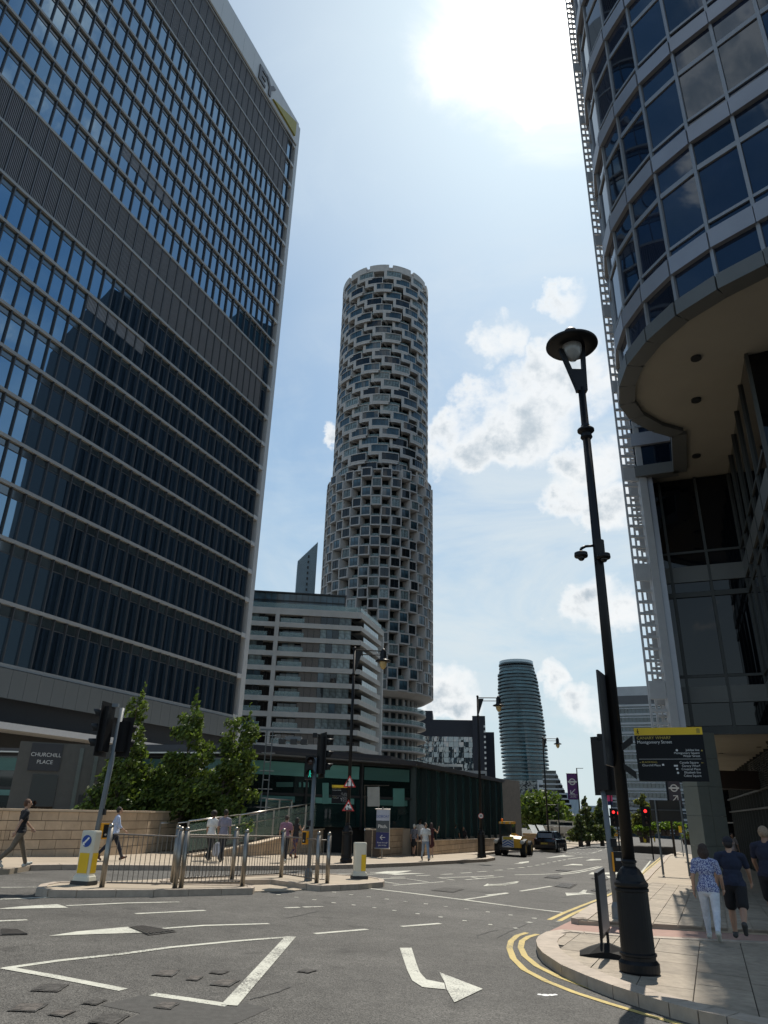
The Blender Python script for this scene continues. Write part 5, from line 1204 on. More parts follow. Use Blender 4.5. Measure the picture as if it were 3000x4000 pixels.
ttree(850, 2765, 3168, 32.0, 1.55, 'leafy tree leaning right, nearest the ramp', 24, .95, 8200)
ttree(360, 3080, 3165, 31.0, .6, 'small low shrub behind the wall left of the slim tree', 25, 0, 900)
def far_tree(name, x, ytop, ybot, D, w, label, kind, seed, n=2600, size=.3, lm=LEAFD):
    d = ray(x, 3200); a = math.degrees(math.atan2(d.x, d.y)); c = AT(a, D, 0); c.z = top_of(c, ybot); h = top_of(c, ytop) - c.z; r_ = random.Random(seed)
    if kind == 'round': bl = [(r_.uniform(-.5, .5) * w, r_.uniform(-.5, .5) * w, h * r_.uniform(.35, .78), w * r_.uniform(.4, .6), w * r_.uniform(.4, .6), h * r_.uniform(.16, .26)) for _ in range(12)] + [(0, 0, h * .8, w * .5, w * .5, h * .2)]
    else: bl = [((r_.uniform(-.45, .45)) * w * (1 - k / 13), r_.uniform(-.3, .3) * w, h * (.12 + .86 * k / 12), w * (1 - k / 14) * .5, w * (1 - k / 14) * .5, h * .06) for k in range(13)]
    tree(name, label, c, bl, n, size, lm, .25, seed=seed)
far_tree('round_tree', 2100, 3090, 3275, 95, 3.9, 'broad round green tree behind the end of the green glass wall', 'round', 31, 5200, .26, LEAF)
far_tree('round_tree', 2185, 3135, 3275, 110, 2.6, 'smaller round tree right of the broad one, behind the middle lamp post', 'round', 32, 2000, .3, LEAF)
far_tree('pine_tree', 2290, 3118, 3290, 88, 2.4, 'dark pointed pine behind the purple banner pole', 'spire', 33, 2600, .2, LEAFY)
far_tree('pine_tree', 2345, 3122, 3290, 90, 2.1, 'dark twin topped pine next to the striped flag', 'spire', 34, 2400, .2, LEAFY)
far_tree('pine_tree', 2262, 3185, 3290, 80, 1.8, 'low pine bush beside the bridge railing walkers', 'spire', 36, 1500, .18, LEAFY)
far_tree('broad_pine', 2515, 3108, 3262, 96, 3.4, 'broad yellowish pine behind the planter and the white banded office', 'spire', 35, 3600, .22, leafmat('broad_pine_needles', (.12, .13, .045)))
for i, (x, yt, w) in enumerate(((2540, 3215, .8), (2585, 3214, .55), (2602, 3210, .9), (2640, 3212, .9), (2492, 3225, .7))):
    far_tree('topiary_bush', x, yt, 3246, 78, w, ('bright clipped bush above the dark wall, first from left of the sign board', 'bright slim clipped bush between two wider ones', 'bright conical clipped bush behind the sign board legs', 'bright clipped bush rightmost, by the clad column', 'low dark bush beside the big planter')[i], 'round', 40 + i, 420, .16, LEAFB)
b = None
t, F, w_ = block('underpass_wall', 'long low dark retaining wall under the bright clipped bushes', 16.8, 21.0, 76, -.6, mat('dark_low_wall', (.05, .04, .03), .8), 'wall', depth=3, zb=-6)
# ================= street furniture =================
GLOBE = mat('lamp_globe', (.30, .30, .29), .12, vary=.1); AMBER = mat('amber_globe', (.50, .36, .15), .15, vary=.1)
def faz(p): return math.degrees(math.atan2(p[0], p[1]))
def face_cam(p, extra=0.0): return R(-faz(p) + extra)
BASEPROF = [(.24, 0), (.25, .03), (.25, .12), (.215, .16), (.215, .20), (.23, .21), (.23, .235), (.21, .25), (.20, .98), (.215, .99), (.215, 1.02), (.20, 1.03), (.215, 1.06), (.215, 1.09), (.19, 1.12), (.165, 1.2), (.12, 1.27), (.085, 1.30), (.085, 1.34), (.10, 1.35), (.10, 1.37), (.082, 1.39)]
def near_lamp():
    b0 = G(2500, 3800, .12); t = thing('street_lamp', 'tall black lamp post at the near kerb with wide round shade', 'street lamp', b0)
    H = top_of(b0, 1275) - b0.z
    b = MB(); b.smooth = False; b.lathe([(r * 1.0, z * .93) for r, z in BASEPROF], n=32); b.build('base', BLACK, t)
    b = MB(); b.smooth = True; b.tube((0, 0, 1.25), (0, 0, H - 1.32), .082, .062, 24); b.build('shaft', BLACK, t)
    zc = H - 2.2; b = MB(); b.lathe([(.07, zc - .14), (.10, zc - .1), (.085, zc - .03), (.14, zc + .02), (.14, zc + .05), (.085, zc + .1), (.066, zc + .15)], n=24); b.build('collar', BLACK, t)
    zn = H - 1.37
    b = MB(); b.hexa([(-.09, -.07, zn), (.09, -.07, zn), (.09, .07, zn), (-.09, .07, zn)], [(-.30, -.05, zn + .75), (.16, -.05, zn + .75), (.16, .05, zn + .75), (-.30, .05, zn + .75)]) if False else None
    b.hexa([(-.09, -.05, zn), (-.02, -.05, zn), (-.02, .05, zn), (-.09, .05, zn)], [(-.34, -.04, zn + .85), (-.27, -.04, zn + .85), (-.27, .04, zn + .85), (-.34, .04, zn + .85)])
    b.hexa([(.02, -.05, zn), (.09, -.05, zn), (.09, .05, zn), (.02, .05, zn)], [(.06, -.04, zn + 1.1), (.13, -.04, zn + 1.1), (.13, .04, zn + 1.1), (.06, .04, zn + 1.1)])
    b.hexa([(-.09, -.055, zn - .02), (.09, -.055, zn - .02), (.09, .055, zn - .02), (-.09, .055, zn - .02)], [(-.17, -.045, zn + .42), (.10, -.045, zn + .42), (.10, .045, zn + .42), (-.17, .045, zn + .42)])
    b.build('fork', BLACK, t)
    cx = -.10; zs = zn + .95
    b = MB(); b.smooth = True; b.lathe([(.20, -.03), (.43, -.04), (.455, -.01), (.45, .02), (.36, .07), (.24, .12), (.20, .13), (.20, .16), (.15, .19), (.14, .27), (.10, .33), (.05, .36), (.04, .39), (.0, .40)], (cx, 0, zs), 40); b.build('lamp_shade', BLACK, t)
    b = MB(); b.smooth = True; b.lathe([(.0, -.34), (.06, -.32), (.12, -.25), (.165, -.14), (.175, -.03), (.17, .03)], (cx, 0, zs), 32); b.build('globe', GLOBE, t)
    c = thing('street_camera', 'pair of dome cameras clamped on the near lamp post', 'camera', up(b0, 2352, 2150))
    b = MB(); b.tube((-.045, 0, -.16), (-.045, 0, .16), .085, .085, 16); b.build('clamp', BLACK, c)
    b = MB(); b.smooth = True; b.path([(-.1, 0, .08), (-.26, 0, .06), (-.33, 0, .02), (-.34, 0, -.03)], .022); b.build('arm', BLACK, c)
    for x in (-.34, -.02):
        b = MB(); b.smooth = True; b.lathe([(.05, .02), (.10, -.0), (.105, -.05), (.10, -.07)], (x, -.1 if x > -.1 else 0, -.05 if x < -.1 else -.1), 20); q = b.build('dome_housing', BLACK, c)
        b = MB(); b.smooth = True; b.ball((x, -.1 if x > -.1 else 0, -.13 if x < -.1 else -.18), .055, n=14); b.build('dome_lens', mat('dome_lens', (.01, .01, .012), .05), q)
    return b0
LB = near_lamp()
def arm_lamp(x, yb, yt, label, arm=1.35, h_=None, extra=None):
    b0 = G(x, yb, .12); H = top_of(b0, yt) - b0.z; t = thing('street_lamp', label, 'street lamp', b0, face_cam(b0), group='black bracket lamps along the far pavement')
    b = MB(); b.lathe([(r * .93, z * .98) for r, z in BASEPROF], n=24); b.build('base', BLACK, t)
    b = MB(); b.smooth = True; b.tube((0, 0, 1.3), (0, 0, H), .075, .052, 14); b.build('shaft', BLACK, t)
    b = MB(); b.ball((0, 0, H + .02), .07); b.hexa([(-.02, -.03, H - .95), (.05, -.03, H - .95), (.05, .03, H - .95), (-.02, .03, H - .95)], [(-.02, -.03, H - .1), (.34, -.03, H - .1), (.34, .03, H - .1), (-.02, .03, H - .1)]); b.lathe([(.06, H - 1.1), (.10, H - 1.05), (.06, H - 1.0)], n=16); b.build('gusset', BLACK, t)
    b = MB(); b.tube((0, 0, H - .05), (arm, 0, H - .05), .025); b.tube((0, 0, H - .22), (arm, 0, H - .22), .02); b.build('arm', BLACK, t)
    b = MB(); b.smooth = True; b.lathe([(.30, -.50), (.33, -.48), (.30, -.44), (.15, -.38), (.13, -.26), (.13, -.1), (.09, -.02), (.05, .05), (0, .07)], (arm, 0, H), 24); b.build('lamp_shade', BLACK, t)
    b = MB(); b.smooth = True; b.lathe([(0, -.82), (.07, -.78), (.14, -.66), (.16, -.52), (.15, -.46)], (arm, 0, H), 20); b.build('globe', AMBER, t)
    return b0, t
L1b, L1 = arm_lamp(1352, 3370, 2535, 'black bracket lamp post with two red triangle signs by the stairs', 1.2)
L2b, L2 = arm_lamp(1882, 3350, 2722, 'black bracket lamp post with a twenty sign at the kerb end', 1.15)
L3b, L3 = arm_lamp(2146, 3318, 2883, 'black bracket lamp post behind the parked car with small camera arm', 1.2)
b = MB(); b.path([(0, 0, 4.1 * .8), (.75, 0, 4.1 * .8), (.75, 0, 3.1)], .03); b.ball((.75, 0, 2.95), .14, .14, .17); b.build('camera_arm', BLACK, L3)
def roundel(t, c, r, m, ring=None, n=28, y=-.012, name='disc'):
    b = MB(); vs = [(c[0] + r * math.cos(2 * math.pi * k / n), y, c[1] + r * math.sin(2 * math.pi * k / n)) for k in range(n)]; b.add(vs + [(v[0], y + .008, v[2]) for v in vs], [tuple(range(n)), tuple(range(2 * n - 1, n - 1, -1))] + [(i, i + n, (i + 1) % n + n, (i + 1) % n) for i in range(n)]); return b.build(name, m, t)
def plate(t, pts, m, y=-.012, th=.008, name='panel'):
    """flat plate in the local x-z plane, given counter-clockwise as read"""
    n = len(pts); b = MB(); b.add([(x, y, z) for x, z in pts] + [(x, y + th, z) for x, z in pts], [tuple(range(n)), tuple(range(2 * n - 1, n - 1, -1))] + [(i, i + n, (i + 1) % n + n, (i + 1) % n) for i in range(n)]); return b.build(name, m, t)
PW = MATS['sign_white_print']; PBK = mat('sign_black_print', (.01, .01, .01), .5, vary=0)
def tri_sign(x, y, s, label, kind):
    p = up(L1b, x, y); p.y -= .12; t = thing('warning_sign', label, 'road sign', p, face_cam(p, -8))
    def tri(k): return [(-s * k, -s * .58 * k), (s * k, -s * .58 * k), (0, s * 1.16 * k)]
    plate(t, tri(1), RED, 0, name='red_border'); plate(t, tri(.72), WHITE, -.006, name='white_field')
    if kind == 'arrows':
        for dx, sg in ((-.07, 1), (.08, -1)):
            q = [(-.016, -.13), (.016, -.13), (.016, .04), (.05, .04), (0, .13), (-.05, .04), (-.016, .04)]; q = [(a + dx, b_ * sg - .02 + (.02 if sg > 0 else -.03)) for a, b_ in q]
            plate(t, q if sg > 0 else q[::-1], PBK, -.012, name='arrow')
    else:
        text('4.3m', .15, PBK, t, (0, -.012, -.12), (R(90), 0, 0), 'CENTER', bold=.006)
        plate(t, [(-.06, .12), (0, .03), (.06, .12)], PBK, -.012, name='wedge'); plate(t, [(-.03, -.17), (.03, -.17), (0, -.13)], PBK, -.012, name='wedge')
tri_sign(1366, 3060, .245, 'red triangle sign with opposing arrows, upper on the lamp post', 'arrows')
tri_sign(1361, 3153, .235, 'red triangle height limit sign 4.3m, lower on the lamp post', 'h')
def wayfinder(p, W, H, rz, label, detail=True):
    t = thing('wayfinding_sign', label, 'direction sign', p, rz)
    BK = mat('wayfinder_black', (.006, .007, .009), .55, spec=.2, vary=.05); GOLD = mat('wayfinder_gold_print', (.42, .32, .06), .5, vary=0)
    b = MB(); b.box(0, W, -.015, .015, 0, H * .855); b.build('black_panel', BK, t); b = MB(); b.box(0, W, -.016, .016, H * .86, H); b.build('yellow_header', YEL, t)
    k = W / .9; T = lambda s, x, z, size, m=PW, al='LEFT': text(s, size * k, m, t, (x * W, -.018, z * H), (R(90), 0, 0), al, ext=.001)
    # walking figure and crest
    b = MB(); fx, fz, fs = .055 * W, .93 * H, .05 * H
    b.ball((fx, -.017, fz + fs * .85), fs * .2, .003, fs * .2); b.tube((fx, -.018, fz + fs * .55), (fx, -.018, fz - fs * .1), fs * .17); b.tube((fx, -.018, fz - fs * .05), (fx + fs * .4, -.018, fz - fs * .95), fs * .11); b.tube((fx, -.018, fz - fs * .05), (fx - fs * .42, -.018, fz - fs * .9), fs * .11); b.tube((fx, -.018, fz + fs * .5), (fx + fs * .5, -.018, fz), fs * .08); b.tube((fx, -.018, fz + fs * .5), (fx - fs * .45, -.018, fz + fs * .1), fs * .08); b.build('walking_figure', PBK, t)
    b = MB(); b.box(.915 * W, .965 * W, -.019, -.016, .885 * H, .96 * H); b.ball((.94 * W, -.018, .965 * H), .02 * W, .003, .015 * H); b.build('crest', mat('crest_brown', (.35, .24, .02), .5), t)
    T('CANARY WHARF', .03, .78, .058, GOLD); T('Montgomery Street', .03, .70, .058)
    T('Jubilee line', .92, .555, .040, PW, 'RIGHT'); T('Montgomery Square', .92, .50, .040, PW, 'RIGHT'); T('Water Street', .92, .445, .040, PW, 'RIGHT')
    b = MB(); b.box(.03 * W, .93 * W, -.018, -.015, .405 * H, .410 * H); b.build('rule', PW, t)
    T('BLACKWALL', .07, .335, .036, GOLD); T('Churchill Place', .07, .275, .040)
    for i, s in enumerate(('Canada Square', 'Canary Wharf', 'Crossrail Place', 'Elizabeth line', 'Cabot Square')): T(s, .90 if i else .885, .325 - i * .06, .040, PW, 'RIGHT')
    for x, z in ((.36, .285), (.555, .21)): b = MB(); b.box(x * W, (x + .03) * W, -.018, -.015, z * H, (z + .035) * H); b.build('square_symbol', PW, t)
    for x, z in ((.60, .57), (.575, .155)): 
        roundel(t, (x * W, z * H), .016 * W, PW, y=-.018, name='round_symbol')
    b = MB(); b.box(.53 * W, .585 * W, -.018, -.015, .27 * H, .30 * H); b.build('line_symbol', PW, t)
    for pts in ([(.94, .55), (.955, .58), (.97, .55)], [(.925, .33), (.96, .338), (.925, .346)], [(.055, .338), (.03, .345), (.055, .352)]): plate(t, [(x * W, z * H) for x, z in pts], GOLD, -.018, .003, name='arrow')
    return t
pw = up(LB, 2493, 3052); pw.y -= .05
dz = face_cam(pw, -4) ; Wd = 0.885
t = wayfinder(pw, Wd, .70, dz, 'black and yellow Canary Wharf street sign on the near lamp post')
b = MB(); b.hexa([(-.33, -.02, .30), (-.03, -.02, .5), (-.03, .02, .5), (-.33, .02, .30)], [(-.33, -.02, .38), (-.03, -.02, .6), (-.03, .02, .6), (-.33, .02, .38)]); b.hexa([(-.33, -.02, .26), (-.03, -.02, .02), (-.03, .02, .02), (-.33, .02, .26)], [(-.33, -.02, .34), (-.03, -.02, .12), (-.03, .02, .12), (-.33, .02, .34)]); b.build('bracket', BLACK, t)
p = up(L1b, 1294, 3138); wayfinder(p, .66, .66, face_cam(p), 'small black and yellow street sign left of the stairs lamp post')
# board seen edge on behind the near lamp
p = up(LB, 2395, 2990); t = thing('direction_board', 'dark direction board seen edge on at the left of the lamp post', 'sign', p, face_cam(p, 79))
b = MB(); b.box(-.5, .5, -.015, .015, -.02, 1.25); b.build('panel', mat('board_back', (.03, .03, .032), .5), t)
# 20 sign
p = up(L2b, 1877, 3187); p.y -= .15; t = thing('speed_sign', 'small round sign with 20 on the kerb end lamp post', 'road sign', p, face_cam(p)); roundel(t, (0, 0), .135, RED, y=-.01, name='red_border'); roundel(t, (0, 0), .112, WHITE, y=-.016, name='white_field'); text('20', .15, PBK, t, (0, -.02, -.052), (R(90), 0, 0), 'CENTER', bold=.004)
# ---- traffic signals
HOUS = mat('signal_housing', (.007, .007, .008), .5, spec=.3, vary=.1)
def head(t, p, rz, lit=None, aspects=3, board=True, s=1.0, amb=None):
    """signal head facing local -y at point p (its middle)"""
    e = bpy.data.objects.new('signal_head', None); 
    h = .33 * aspects * s
    b = MB(); b.box(-.15 * s, .15 * s, -.02, .16 * s, -h / 2, h / 2)
    o = b.build('signal_head', HOUS, t); o.location = p; o.rotation_euler = (0, 0, rz)
    if board: b = MB(); b.box(-.27 * s, .27 * s, .03, .05, -h / 2 - .1, h / 2 + .1); b.build('backing_board', HOUS, o)
    for k in range(aspects):
        z = h / 2 - .165 * s - k * .33 * s
        b = MB(); b.smooth = True; n = 16; r = .125 * s; vs = []; fs = []
        for j in range(n + 1):
            a = R(-25 + 230 * j / n); 
            for rr, y in ((r, -.02), (r, -.02 - .26 * s * (.55 + .45 * max(0, math.sin(a)))), (r - .012, -.02 - .26 * s * (.55 + .45 * max(0, math.sin(a)))), (r - .012, -.02)): vs.append((rr * math.cos(a), y, z + rr * math.sin(a)))
        for j in range(n):
            for q in range(4): fs.append((j * 4 + q, j * 4 + (q + 1) % 4, (j + 1) * 4 + (q + 1) % 4, (j + 1) * 4 + q))
        b.add(vs, fs); b.build('visor', HOUS, o)
        on = lit is not None and lit[0] == k
        m = (mat('signal_lit_' + lit[1], lit[2], .3, vary=0, emit=lit[2] + (lit[3],)) if on else mat('signal_lens', (.05, .03, .03), .15, vary=0))
        b = MB(); b.smooth = True; b.ball((0, -.01, z), .105 * s, .03, .105 * s, 14, 8); b.build('lens', m, o)
    return o
def pole(t, p0, p1, r=.057, m=GREYP, base=True, n=16):
    """p0, p1 relative to t"""
    b = MB(); b.smooth = True; b.tube(p0, p1, r, r, n); b.build('pole', m, t)
    if base: b = MB(); u = (Vector(p1) - Vector(p0)).normalized(); b.tube(Vector(p0) - u * .02, Vector(p0) + u * .22, .105, .095, n); b.tube(Vector(p0) + u * .22, Vector(p0) + u * .30, .095, r, n); b.build('sleeve', m, t)
def pushbox(t, p, rz, s=1.0):
    o = MB(); o.box(-.075, .075, -.09, 0, -.16, .16); q = o.build('push_button_box', ORANGE, t); q.location = p; q.rotation_euler = (0, 0, rz)
    b = MB(); b.box(-.06, .06, -.1, -.091, -.13, .13); b.build('box_front', HOUS, q); b = MB(); b.tube((0, -.101, -.07), (0, -.115, -.07), .025, .025, 12); b.build('button', STEEL, q)
# left, leaning
b0 = G(338, 3450, .12); tp = up(b0, 478, 2766); t = thing('traffic_signal', 'leaning grey traffic signal pole left, head turned away', 'traffic light', b0)
v = tp - b0; pole(t, (0, 0, 0), v); a = lambda x, y: up(b0, x, y) - b0
head(t, a(400, 2848), R(-98), None); q = head(t, a(487, 2880), R(150), None, 2)
pushbox(t, a(402, 3246), R(55)); b = MB(); c = a(404, 3172); b.box(c.x - .05, c.x + .05, c.y - .05, c.y + .05, c.z - .06, c.z + .06); b.build('sensor', HOUS, t); c = a(452, 2756); b = MB(); b.box(c.x - .07, c.x + .07, c.y - .05, c.y + .05, c.z - .04, c.z + .04); b.build('detector', GREYP, t)
# middle
b0 = G(1203, 3441, .12); a = lambda x, y: up(b0, x, y) - b0; t = thing('traffic_signal', 'grey traffic signal pole on the island with green figure lit', 'traffic light', b0); pole(t, (0, 0, 0), a(1232, 2960))
head(t, a(1265, 2950), R(112), None); o = head(t, a(1212, 2998), face_cam(b0, 0), None, 2, board=False, s=.95)
MAN = mat('green_figure', (.02, .45, .32), .4, vary=0, emit=(.03, .8, .6, .35)); b = MB(); z = -.17
b.ball((0, -.05, z + .075), .018, .01, .018); b.tube((0, -.05, z + .055), (0, -.05, z - .01), .018); b.tube((0, -.05, z), (.03, -.05, z - .08), .011); b.tube((0, -.05, z), (-.03, -.05, z - .08), .011); b.tube((0, -.05, z + .04), (.035, -.05, z), .008); b.build('green_figure', MAN, o)
c = a(1231, 2868); b = MB(); b.box(c.x - .06, c.x + .06, c.y - .05, c.y + .05, c.z - .1, c.z + .03); b.build('detector', HOUS, t); c = a(1207, 3215); b = MB(); b.box(c.x - .05, c.x + .05, c.y - .05, c.y + .05, c.z - .07, c.z + .07); b.build('sensor', HOUS, t); pushbox(t, a(1197, 3272), R(-35))
# right, near
b0 = G(2412, 3588, .12); a = lambda x, y: up(b0, x, y) - b0; t = thing('traffic_signal', 'grey traffic signal pole at the right kerb, head seen from behind', 'traffic light', b0); pole(t, (0, 0, 0), a(2352, 3040), .06)
head(t, a(2362, 2990), R(180 - faz(b0) - 35), None, s=1.03); c = a(2345, 2880); b = MB(); b.box(c.x - .06, c.x + .06, c.y - .05, c.y + .05, c.z - .06, c.z + .07); b.build('detector', HOUS, t)
b = MB(); b.smooth = True; b.path([tuple(a(2352, 2935)), tuple(a(2378, 2955)), tuple(a(2376, 2980)), tuple(a(2352, 2975))], .008); b.build('cable', BLACK, t)
c = a(2408, 3365); c.y -= .1; q = MB(); q.box(-.085, .085, -.06, .04, -.19, .19); q = q.build('push_button_box', HOUS, t); q.location = c; q.rotation_euler = (0, 0, face_cam(b0, 10)); b = MB(); b.box(-.11, -.086, -.05, .04, -.18, .18); b.build('yellow_side', ORANGE, q); b = MB(); b.box(-.05, .05, -.066, -.061, .02, .07); b.build('small_label', PW, q)
c = a(2394, 3291); b = MB(); b.box(c.x - .05, c.x + .06, c.y - .08, c.y, c.z - .08, c.z + .08); b.build('sensor', HOUS, t)
# far signals at red
def far_signal(x, y, D, label, px=None):
    d = ray(x, y); p = EYE + d * (D / math.hypot(d.x, d.y)); gzz = gz0(p.x, p.y); t = thing('traffic_signal', label, 'traffic light', (p.x, p.y, gzz), group=None)
    b = MB(); b.tube((.25, .1, 0), (.25, .1, p.z - gzz + .5), .06); b.build('pole', HOUS, t); head(t, (0, 0, p.z - gzz), face_cam(p), (0, 'red', (1.0, .03, .03), 2.2), board=True, s=1.15)
far_signal(2398, 3192, 66, 'distant red traffic light, left one of the close pair'); far_signal(2413, 3195, 67.5, 'distant red traffic light, right one of the close pair'); far_signal(2523, 3190, 60, 'distant red traffic light above the big planter')
# ---- illuminated bollards
CRM = mat('bollard_cream', (.62, .60, .50), .4, vary=.06)
def bollard(x, y, H, rz, label, arrow=True):
    b0 = G(x, y, .12); t = thing('traffic_bollard', label, 'bollard', b0, rz)
    def ring(w, d, c): return [(-w + c, -d), (w - c, -d), (w, -d + c), (w, d - c), (w - c, d), (-w + c, d), (-w, d - c), (-w, -d + c)]
    def loft(mb, secs):
        vs = [(x_, y_, z) for r, z in secs for x_, y_ in r]; n = 8; mb.add(vs, [tuple(range(n - 1, -1, -1)), tuple(range((len(secs) - 1) * n, len(secs) * n))] + [(j * n + i, j * n + (i + 1) % n, (j + 1) * n + (i + 1) % n, (j + 1) * n + i) for j in range(len(secs) - 1) for i in range(n)])
    b = MB(); loft(b, [(ring(.23, .17, .02), 0), (ring(.225, .165, .02), .075)]); b.build('plinth', mat('bollard_base', (.03, .03, .03), .6), t)
    b = MB(); loft(b, [(ring(.21, .15, .03), .075), (ring(.195, .14, .03), .15), (ring(.165, .115, .03), .19), (ring(.172, .12, .035), .55), (ring(.178, .125, .035), H - .03), (ring(.17, .117, .04), H)]); b.build('shell', CRM, t)
    if arrow:
        b = MB(); b.box(-.12, .12, -.128, -.123, .22, .60); b.build('yellow_panel', YEL, t); b = MB(); b.box(.176, .181, -.085, .085, .22, .60); b.build('yellow_panel', YEL, t)
        roundel(t, (0, H - .2), .115, mat('roundel_blue', (.01, .06, .30), .4, vary=0), y=-.134, name='blue_roundel'); plate(t, [(-.085, H - .285), (-.02, H - .285), (-.045, H - .26), (.07, H - .145), (.045, H - .12), (-.07, H - .235), (-.085, H - .215)], WHITE, -.142, name='arrow')
    else: b = MB(); b.box(.02, .15, -.128, -.122, .20, .62); b.build('yellow_panel', YEL, t)
bollard(326, 3455, 1.03, face_cam(G(326, 3455), -38), 'cream keep left bollard with blue arrow and yellow panels at island tip', True)
bollard(1403, 3432, .93, face_cam(G(1403, 3432), 12), 'plain cream bollard with one yellow strip at the right island end', False)
# ---- guard rails
BAR = mat('rail_bar', (.19, .17, .15), .4, metal=.7, vary=.15)
def post(t, p, h=1.12, r=.055):
    b = MB(); b.smooth = True; b.tube(p, (p[0], p[1], p[2] + h), r, r, 16); b.ball((p[0], p[1], p[2] + h + .03), r * .95, n=14, m=10); b.build('post', STEELD, t)
def rail_panel(t, a, c, h=1.0):
    a, c = Vector(a), Vector(c); u = (c - a); L = u.length; u.normalize(); a = a + u * .08; c = c - u * .08; L -= .16; Z = Vector((0, 0, 1))
    b = MB(); b.tube(a + Z * h, c + Z * h, .016); b.build('rail', BAR, t); b = MB(); b.tube(a + Z * .09, c + Z * .09, .016); b.build('rail', BAR, t)
    n = max(2, round(L / .105))
    for i in range(1, n): p = a + (c - a) * (i / n); q = MB(); q.tube(p + Z * .09, p + Z * h, .0085, .0085, 6); q.build('bar', BAR, t)
fr = [G(x, y, .12) for x, y in ((397, 3466), (682, 3470), (706, 3468), (946, 3462))]
t = thing('guard_railing', 'front run of steel pedestrian railing on the island', 'railing', fr[0], world=True, group='pedestrian railings on the island')
for p in fr: post(t, tuple(p))
rail_panel(t, fr[0], fr[1]); rail_panel(t, fr[2], fr[3])
rr = [G(x, y, .12) for x, y in ((672, 3449), (905, 3437), (1097, 3427), (1236, 3449), (1278, 3450))]
t = thing('guard_railing', 'rear run of steel pedestrian railing on the island, bending to the signal pole', 'railing', rr[0], world=True, group='pedestrian railings on the island')
for p in rr: post(t, tuple(p))
for a_, c_ in zip(rr, rr[1:]): rail_panel(t, a_, c_)
# ---- pavement signs
b0 = G(1492, 3350, .12); t = thing('banner_stand', 'banner stand reading Goboat and Pitch with a left arrow, before the block wall', 'banner', b0, face_cam(b0, 6)); 
zt = top_of(b0, 3163) - b0.z; zb = top_of(b0, 3312) - b0.z; w = .29
b = MB(); b.tube((0, .03, 0), (0, .03, zt + .12), .035, .035, 12); b.build('pole', STEELD, t); b = MB(); b.tube((-w - .05, 0, zt + .02), (w + .05, 0, zt + .02), .022); b.tube((-w - .05, 0, zb - .02), (w + .05, 0, zb - .02), .022); b.build('crossbar', STEEL, t)
hh = zt - zb; Zf = lambda u: zb + hh * u
plate(t, [(-w, Zf(.71)), (w, Zf(.71)), (w, zt), (-w, zt)], mat('banner_pale', (.42, .46, .55), .6), name='panel'); plate(t, [(-w, Zf(.41)), (w, Zf(.41)), (w, Zf(.705)), (-w, Zf(.705))], mat('banner_grey', (.07, .085, .095), .6), name='panel'); plate(t, [(-w, zb), (w, zb), (w, Zf(.405)), (-w, Zf(.405))], NAVY, name='panel')
b = MB(); b.box(w + .005, w + .03, -.02, .01, zb, zt); b.build('edge_strip', STEEL, t)
text('GOBOAT', .145, mat('goboat_blue', (.12, .16, .35), .5, vary=0), t, (0, -.016, Zf(.79)), (R(90), 0, 0), 'CENTER', bold=.003); text('Pitch.', .19, PW, t, (0, -.016, Zf(.52)), (R(90), 0, 0), 'CENTER', bold=.005)
plate(t, [(-.12, Zf(.27)), (-.02, Zf(.20)), (.0, Zf(.215)), (-.075, Zf(.262)), (.12, Zf(.262)), (.12, Zf(.278)), (-.075, Zf(.278)), (.0, Zf(.325)), (-.02, Zf(.34))], PW, -.016, .004, name='arrow')
text('Route through', .078, PW, t, (0, -.016, Zf(.12)), (R(90), 0, 0), 'CENTER'); text('glass bridge', .078, PW, t, (0, -.016, Zf(.055)), (R(90), 0, 0), 'CENTER')
b0 = G(2372, 3738, .12); t = thing('swing_sign', 'black water filled base with pavement sign seen edge on by the lamp', 'pavement sign', b0, face_cam(b0, 0)); zt = top_of(b0, 3398) - b0.z
b = MB(); b.smooth = False
def arc(w0, h0): return None
secs = [(-.36, .055, .02), (-.30, .10, .12), (-.12, .16, .17), (.0, .185, .18), (.12, .16, .17), (.30, .10, .12), (.36, .055, .02)]
vs = []; 
for x, h_, d in [(-.37, .05, .15), (-.24, .105, .19), (-.06, .165, .16), (.06, .165, .16), (.24, .105, .19), (.37, .05, .15)]: vs += [(x, -d, 0.0), (x, -d, h_ * .45), (x, -d * .35, h_), (x, d * .35, h_), (x, d, h_ * .45), (x, d, 0.0)]
b.add(vs, [(j * 6 + i, j * 6 + (i + 1) % 6, (j + 1) * 6 + (i + 1) % 6, (j + 1) * 6 + i) for j in range(5) for i in range(6)] + [tuple(range(6)), tuple(range(35, 29, -1))]); b.build('base', mat('sign_base_plastic', (.012, .012, .013), .7, spec=.2, vary=.1), t)
b = MB(); b.tube((-.06, 0, .14), (-.06, 0, .3), .02); b.tube((.03, .0, .14), (.03, 0, .3), .02); b.build('legs', BLACK, t)
e = MB(); e.box(-.35, .35, -.022, .022, .28, zt); e = e.build('frame', BLACK, t); e.rotation_euler = (0, R(-2.5), R(81)); b = MB(); b.box(-.31, .31, -.026, .026, .32, zt - .05); b.build('poster', mat('poster_grey', (.17, .17, .18), .3, vary=.2, vscale=2), e)
